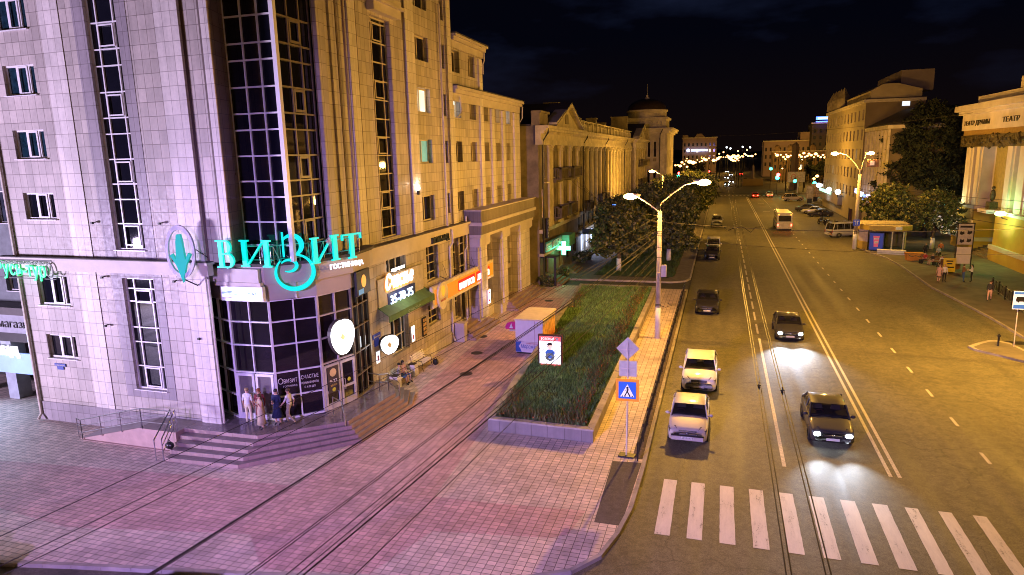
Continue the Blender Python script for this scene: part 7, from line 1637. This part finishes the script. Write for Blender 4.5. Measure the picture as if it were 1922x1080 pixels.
text('ТЕАТР ДРАМЫ', Fr((28.68, 0), (0, -1), (-1, 0)), -98.4, 14.9, .02, .75, m_orn, th, width=8.5, ext=.04)
text('ТЕАТР', Fr((28.68, 0), (0, -1), (-1, 0)), -86.2, 14.9, .02, .75, m_orn, th, width=4.4, ext=.04)
b = MB(); b.ball((28.9, 87.2, 7.0), (.3, .3, .7), 8); b.ball((28.9, 87.2, 7.85), .2, 8); b.box(28.5, 86.6, 5.5, 29.3, 87.8, 6.3); b.build('statue', m_orn, th)
b = MB(); b.box(28.0, 85.9, 5.1, 30.4, 88.6, 5.5); b.build('statue_ledge', m_thw, th)
for i, (x, y, z, c_, lb) in enumerate(((28.2, 82.4, 5.2, (.55, 1, .25), 'green glowing wall lantern on the near theatre pedestal'), (28.3, 98.0, 5.3, (.9, 1, .6), 'whitish glowing wall lantern on the far theatre pedestal'))):
    t = thing('wall_lantern', lb, 'lantern', (x, y, z), 0, 'theatre lanterns'); b = MB(); b.ball((0, 0, .2), (.55, .55, .28), 12); b.build('bowl', EM('lantern%d' % i, c_, 9), t, False, True); b = MB(); b.tube([(0, 0, .1), (.2, 0, -.3), (.65, 0, -.4)], .06, 6); b.build('bracket', m_dark, t, False)
    lamp('POINT', 'lantern_light', (x-.9, y-.5, z+.3), (480, 150)[i], ((.25, 1, .3), (.9, 1, .5))[i], .3)
lamp('SPOT', 'facade_uplight', (25.5, 81, .3), 1700, (.9, .68, 1), .2, (29.5, 84, 13), 75, .6)
lamp('SPOT', 'facade_uplight', (25.5, 92, .3), 1600, (1, .7, .8), .2, (29.5, 92, 13), 80, .6)
t = thing('teal_neon_strip', 'small turquoise glowing sign between the dark trees and theatre', 'sign', (29, 104, 3)); b = MB(); b.box(28.4, 103.9, 4.6, 29.2, 104.0, 4.95); b.box(26.4, 103.9, 2.1, 28.0, 104, 2.3); b.build('strip', EM('teal', (.1, .8, .7), 3), t)
# ================================================================== FAR SQUARE AND CITY
def farblock(label, x0, x1, y, dep, h, mw, nc, nr, lit, name='far_building', gable=False):
    t = thing(name, label, 'building', ((x0+x1)/2, y, 0)); F = Fr((0, y), (1, 0), (0, -1)); st = (x1-x0)/nc; rh = (h-6)/nr; hs = [(x0+st*(k+.3), x0+st*(k+.7), 5+rh*r_, 5+rh*r_+rh*.5) for k in range(nc) for r_ in range(nr)]
    b = MB(); b.wall(F, x0, x1, 0, h, hs, .4); back_shell(b, x0, y, x1, y+dep, 0, h, skip='S'); b.build('wall', mw, t)
    g = random.Random(nc*7+nr)
    for q in hs: MB().fbox(F, *q, -.42, -.38).build('window', (m_lit if g.random() < lit else m_glass2), t)
    b = MB(); b.fbox(F, x0-.5, x1+.5, h, h+.5, -1, .6); b.build('cornice', m_oldt, t)
    if gable: b = MB(); m_ = (x0+x1)/2; poly(b, F, [(m_-3, h+.5), (m_+3, h+.5), (m_+1.2, h+2.6), (m_-1.2, h+2.6)], -1, .3); b.box(x0, y, h+.5, x0+3, y+6, h+2); b.build('gable', mw, t)
    return t, F
m_fb = P('far_plaster', (.30, .22, .20), .9, var=.2, scale=.1); m_fb2 = P('far_plaster_warm', (.26, .18, .09), .9, var=.2, scale=.1)
t, F = farblock('distant pale building left of the avenue end with a lit roof sign', -23, -3.6, 420, 14, 20.5, m_fb, 8, 4, .03, gable=True)
t = thing('roof_sign', 'small blue white glowing sign on the distant left building', 'sign', (-14, 418, 13)); b = MB(); F = Fr((0, 418.5), (1, 0), (0, -1)); b.fbox(F, -17.8, -8.4, 12.9, 14.0, 0, .1); poly(b, F, [(-19.6+1.0*math.cos(q*PI/5), 13.5+1.0*math.sin(q*PI/5)) for q in range(10)], 0, .1); b.build('letters', EM('far_blue', (.5, .6, 1), 4), t)
t, F = farblock('distant long grey building right of the avenue end', 19, 48, 350, 16, 16.5, m_fb, 14, 3, .04); b = MB(); b.box(35, 350, 17, 48, 362, 20.6); b.build('upper_storey', m_fb, t)
t, F = farblock('low ornate yellow house with dormers across the square', 20, 48, 300, 12, 11.6, m_fb2, 14, 2, .05, name='ornate_house')
for x in (21.5, 26.5, 35, 46): b = MB(); b.fbox(F, x-1.1, x+1.1, 12.1, 13.6, -.5, .2); b.lathe(x, 300, [(1.1, 13.6), (.8, 14.3), (0, 14.7)], 8); b.build('dormer', m_fb2, t)
b = MB(); b.hexa([(40, 300, 12.1), (48, 300, 12.1), (48, 310, 12.1), (40, 310, 12.1), (42, 303, 17), (46, 303, 17), (46, 307, 17), (42, 307, 17)]); b.build('mansard', m_roof, t)
t = thing('blue_roof_sign', 'bright blue neon words on a tall distant rooftop right of the avenue', 'sign', (42, 345, 25)); F = Fr((0, 340), (1, 0), (0, -1)); b = MB(); b.fbox(F, 40.2, 46.5, 25.6, 27.0, 0, .1); b.fbox(F, 40.2, 46.5, 24.6, 25.0, 0, .1); b.build('letters', EM('neon_deepblue', (.05, .12, 1), 7), t)
b = MB(); b.fbox(F, 41, 45, 25.9, 26.7, .12, .15); b.build('white_core', EM('nw', (.5, .6, 1), 5), t)
farblock('dark tower block under the blue neon words', 39, 52, 342, 16, 24, P('far_dark', (.05, .04, .04), .9), 5, 6, .12)
farblock('dark far apartment block beyond the end of the avenue, left', -60, -36, 520, 20, 15, m_fb, 9, 4, .12)
farblock('dark far apartment block beyond the end of the avenue, right', 66, 110, 470, 20, 18, m_fb, 9, 4, .12)
t = thing('monument', 'slim pale obelisk on the square right of the road', 'monument', (10.9, 262, 0)); b = MB(); b.lathe(0, 0, [(1.2, 0), (1.2, 2.5), (.6, 2.7), (.35, 7), (0, 7.6)], 4); b.build('obelisk', m_gy, t, False); b = MB(); b.box(-3.5, -2, 0, 3.5, 2, 2.4); b.build('base', m_fb2, t, False)
t = thing('monument', 'lit square pylon by the traffic lights on the right', 'monument', (22.0, 232, 0)); b = MB(); b.lathe(0, 0, [(1.6, 0), (1.2, 1), (1.0, 14), (0, 15)], 4); b.build('pylon', m_fb2, t, False)
t = thing('low_wall', 'long low pale wall on the left side of far square', 'wall', (-14, 262, 0)); b = MB(); b.box(-18, 261, 0, -3, 262, 1.6); b.build('wall', m_oldt, t)
def hill():
    b = MB(); n = 40; g = random.Random(9)
    for k in range(n):
        x0, x1 = -900+45*k, -900+45*(k+1); h0 = 14+6*math.sin(k*.5)+4*math.sin(k*1.7); h1 = 14+6*math.sin((k+1)*.5)+4*math.sin((k+1)*1.7)
        b.hexa([(x0, 1500, -1), (x1, 1500, -1), (x1, 1900, -1), (x0, 1900, -1), (x0, 1600, h0), (x1, 1600, h1), (x1, 1800, h1+4), (x0, 1800, h0+4)])
    return struct(b.build('hill', P('hill_dark', (.02, .02, .02), 1)))
hill()
FARW = [(1364, 277, 'w'), (1394, 276, 'w'), (1408, 277, 'w'), (1371, 279, 'w'), (1378, 292, 'y'), (1358, 286, 'y'), (1402, 282, 'y'), (1385, 284, 'y'), (1350, 289, 'y'), (1418, 290, 'y'), (1368, 298, 'y')]
for i, (px, py, c_) in enumerate(FARW):
    p = at_y(px, py, 1190); t = thing('hillside_lamp', 'tiny %s light on the far hillside above the avenue end' % ('white' if c_ == 'w' else 'yellow'), 'lamp', (p.x, p.y, p.z), 0, 'tiny lights on the far hillside, %s' % c_); b = MB(); b.ball((0, 0, 0), 1.3, 6); b.build('bulb', m_whl if c_ == 'w' else m_sodfar, t, False); b = MB(); b.tube([(0, 0, -10), (0, 0, 0)], .2, 4); b.build('pole', m_dark, t, False)
# traffic lights
def tlight(label, px, py, dist, col, extra=None, r=.38):
    p = at_y(px, py, dist); t = thing('traffic_light', label, 'traffic light', (p.x, p.y, 0), 0, 'traffic lights at the far crossing'); z = p.z
    cc = {'g': (.02, 1, .55), 'r': (1, .03, .03)}
    b = MB(); b.box(-.28, 0, z-.9, .28, .3, z+.9); b.build('housing', m_black, t, False); b = MB(); b.tube([(0, .15, 0), (0, .15, max(.5, z-.9))], .08, 6); b.build('pole', m_dark, t, False)
    b = MB(); b.ball((0, -.05, z), (r, .15, r), 10); b.build('lamp', EM('tl_'+col, cc[col], 28), t, False)
    if extra: b = MB(); b.ball((.2, -.05, z+.85), (r, .15, r), 10); b.build('second_lamp', EM('tl_'+extra, cc[extra], 28), t, False)
tlight('green and red traffic light left, above the street trees', 1273, 331, 203, 'g', 'r'); tlight('small green traffic light farthest along the right side', 1447, 317, 235, 'g', r=.42); tlight('strong red traffic light with a teal glow in the middle', 1459, 334, 206, 'g', 'r', .5); tlight('green traffic light left of the pair on the right', 1492, 340, 206, 'g', r=.42); tlight('green traffic light right of the pair on the right', 1529, 344, 200, 'g', r=.45)
tlight('pair of tiny red lights on the left of the square', 1331, 322, 300, 'r', r=.35)
for i, (px, py) in enumerate(((1540, 348), (1554, 350), (1530, 350))): p = at_y(px, py, 196); t = thing('shop_lamp', ['white glowing shop lamp left of the three over the far market stalls', 'white glowing shop lamp, right of the three over the far market stalls', 'white glowing shop lamp, lowest left by the green light'][i], 'lamp', (p.x, p.y, 0), 0, 'white lamps over the stalls'); b = MB(); b.ball((0, 0, p.z), (.6, .3, .45), 8); b.build('lens', EM('globe_white', (.85, .95, 1), 7), t, False); b = MB(); b.tube([(0, .2, 0), (0, .2, p.z)], .08, 5); b.build('pole', m_dark, t, False)
# white span wires and road cables
# ================================================================== WIRES
m_wire = P('cable_black', (.02, .018, .018), .5); m_wired = P('cable_grey', (.045, .04, .034), .8)
for q in (m_wire, m_wired): q.node_tree.nodes['Principled BSDF'].inputs['Specular IOR Level'].default_value = .08
def cable(label, a, c, sag=.4, r=.014, m=None, group='overhead cables over the plaza', n=14):
    a = Vector(a); c = Vector(c); pts = [a.lerp(c, i/n)-Vector((0, 0, 4*sag*(i/n)*(1-i/n))) for i in range(n+1)]
    b = MB(); mid = (a+c)/2; b.tube([p-mid for p in pts], r, 5); o = b.build('overhead_cable', m or m_wired); o.location = mid; return tag(o, label, 'cable', group)
base_ = Vector((-4.05, 45.2, 0))
W = [((0, 971), 8.3, .35), ((0, 1017), 7.55, .45), ((3, 1030), 7.4, .5), ((189, 1080), 7.1, .5), ((215, 1080), 6.75, .4), ((228, 1080), 6.65, .3), ((335, 1080), 6.9, .8), ((390, 1080), 6.1, .5), ((478, 1080), 5.7, .4), ((492, 1080), 5.55, .45), ((526, 1080), 5.0, .3), ((620, 1080), 4.8, .35)]
for i, ((px, py), z, sag) in enumerate(W):
    q = at_y(px, py, 9); a = base_+Vector((0, 0, z)); d = (q-a).normalized(); # run on past the frame to the next support
    L_ = (q-a).length*1.5; end = a+d*L_; lift = 4*sag*(1/1.5)*(1-1/1.5)
    cable(['highest overhead cable from lamp post to the left frame edge', 'second highest overhead cable, running close beside a twin below it', 'lower twin of the second highest overhead cable', 'overhead cable crossing the porch steps, upper one', 'overhead cable just under the porch step cable', 'cable hugging the one just under the porch step cable', 'overhead cable across the middle of pink paving', 'overhead cable below the middle one over the paving', 'left cable of a close pair over the lower paving', 'right cable of a close pair over the lower paving', 'thick lowest cable but one above the lower paving', 'lowest overhead cable, ending right of the others at the bottom'][i],
          a, end+Vector((0, 0, lift)), sag*2.0, .017 if i in (3, 10, 5) else .010)
for i, (x, z) in enumerate(((1.2, 5.85), (1.28, 5.85), (1.8, 5.85), (1.88, 5.85))):
    b = MB(); b.tube([(x+(.02 if k % 2 else -.02), -6+20*k, z) for k in range(11)], .013, 5); o = b.build('trolley_wire', m_wire); tag(o, ['left trolley wire of the left pair along the lane', 'right trolley wire of the left pair along the lane', 'left trolley wire of the right pair along the lane', 'right trolley wire of the right pair along the lane'][i], 'cable', 'trolley wires')
for i, (x, y) in enumerate(((1.24, 19.5), (1.84, 19.2))):
    t = thing('wire_clamp', ['black clamp on the left trolley wires over the solid lane line', 'black clamp on the right trolley wires over the solid lane line'][i], 'clamp', (x, y, 5.8), 0, 'trolley wire clamps'); b = MB(); b.box(-.025, -.09, -.02, .025, .09, .07); b.tube([(-.06, 0, .08), (.06, 0, .08)], .012, 5); b.tube([(0, 0, .04), (0, 0, .18)], .012, 5); b.build('clamp', m_black, t, False)
cable('pale span cable from the near lamp post across the avenue', (-3.8, 45.2, 8.0), (20.3, 44, 8.2), .55, .016, None, 'span cables over the avenue')
cable('thin span cable over the avenue carrying the trolley wires', (-3.8, 45.2, 7.0), (20.3, 44, 6.6), .5, .01, m_wire, 'span cables over the avenue')
cable('span cable from far lamp post over the road carrying trolley wires', (16.3, 92.5, 7.2), (-8.6, 106.7, 7.2), .6, .014, m_wire, 'span cables over the avenue')
for i, (z0, z1) in enumerate(((8.2, 7.6), (7.6, 6.9), (7.3, 6.3), (6.6, 5.4))): cable(['highest sagging cable from the shelter lamp post to the right edge', 'second sagging cable from the shelter lamp post to the right edge', 'third sagging cable from the shelter lamp post to the right edge', 'lowest sagging cable from the shelter lamp post to the right edge'][i], (16.3, 92.5, z0), (26, 45.2, z1+1.2), .5, .018, None, 'cables right of the shelter')
for i, (z0, z1) in enumerate(((8.4, 7.4), (8.0, 7.0), (7.6, 6.4))): cable(['upper cable from the near lamp post back to the old block', 'middle cable from the near lamp post back to the old block', 'lower cable from the near lamp post back to the old block'][i], (-3.9, 45.3, z0), (-16.3, 74+4*i, z1+2.5), .8, .016, None, 'cables towards the old block')
cable('long cable high across the sky in front of the office block', (-9.8, 150, 16), (30, 92, 16.5), 1.0, .02, None, 'high cables')
b = MB()
for i, (x, y) in enumerate(((1.6, 62), (1.6, 135))):
    t = thing('wire_switch', ['zigzag trolley wire hanger above the lane near the bushes', 'zigzag trolley wire hanger far down the lane'][i], 'wire hanger', (x, y, 5.6), 0, 'trolley wire hangers'); b = MB(); b.tube([(-1.2, 0, .3), (-.9, 0, .0), (-.3, 0, .25), (.2, 0, .3), (.5, 0, .25), (1.0, 0, -.15), (1.4, 0, .3), (1.9, 0, .35)], .03, 5); b.build('bar', m_wire, t, False)

# ================================================================== LIGHTS (sodium street lights, two coloured facade floods)
def sodium(x, y, z, e): lamp('POINT', 'sodium_light', (x, y, z-.35), e, SOD, .2)
for x, y, z, e in ((-5.61, 45.2, 9.72, 2500), (-1.25, 45.2, 10.55, 5200), (-5.6, -9, 9.7, 700), (-1.2, -9, 10.6, 2200), (16.6, 44, 11, 16500), (22, 44, 11, 2500),
                   (13.5, 92.5, 11.9, 6500), (17.15, 92.5, 11.85, 3000), (-10.2, 106.7, 9.7, 4500), (-4.5, 106.7, 10.4, 3000), (13.5, 140, 11.5, 6500), (-3, 165, 10.5, 5000), (13.5, 186, 11.5, 7000), (17, -9, 11, 1300), (-16, 200, 10, 3000), (30, 250, 10, 6000), (-2, 300, 10, 5000), (-12, 395, 9, 9000), (34, 325, 10, 14000), (26, 284, 9, 5000), (5, 420, 9, 5000)):
    sodium(x, y, z, e)
# colour floodlights of the video wall across the street
lamp('AREA', 'violet_flood', (-50, -3, 4), 25500, (.68, .55, .90), 5, (-27, 23, 9), size_y=3.5)
lamp('SPOT', 'violet_ground_flood', (-13, -12, 14), 70000, (.50, .33, 1), .5, (-9, 24, 0), 66, .95)
lamp('SPOT', 'sodium_light', (-1.25, 45.2, 10.2), 14500, SOD, .2, (-4.5, 22, 0), 80, 1.0)
lamp('AREA', 'blue_shop_light', (-38, 23.6, 3.2), 350, (.5, .7, 1), 4, (-34, 16, 0), size_y=.6)
lamp('POINT', 'oval_sign_glow', (-16.1, 26.5, 4.3), 70, (.85, .93, 1), .5)
lamp('POINT', 'oval_sign_glow', (-16.25, 31.4, 2.7), 45, (.85, .93, 1), .4)
lamp('POINT', 'entry_sign_glow', (-16.0, 46.5, 2.2), 30, (1, .85, .85), .3)
lamp('AREA', 'panel_sign_glow', (-19.8, 23.55, 6.8), 18, (.8, .93, 1), 1.8, (-19.6, 22.6, 5), size_y=.4)
sc.view_settings.view_transform = 'Standard'; sc.view_settings.look = 'None'; sc.view_settings.gamma = 1; sc.view_settings.exposure = 0
sc.cycles.use_denoising = True; sc.cycles.filter_width = 1.0
sc.cycles.max_bounces = 5; sc.cycles.diffuse_bounces = 2; sc.cycles.glossy_bounces = 3; sc.cycles.transmission_bounces = 2
sc.cycles.sample_clamp_indirect = 4; sc.cycles.blur_glossy = .5
sc.cycles.caustics_reflective = False; sc.cycles.caustics_refractive = False
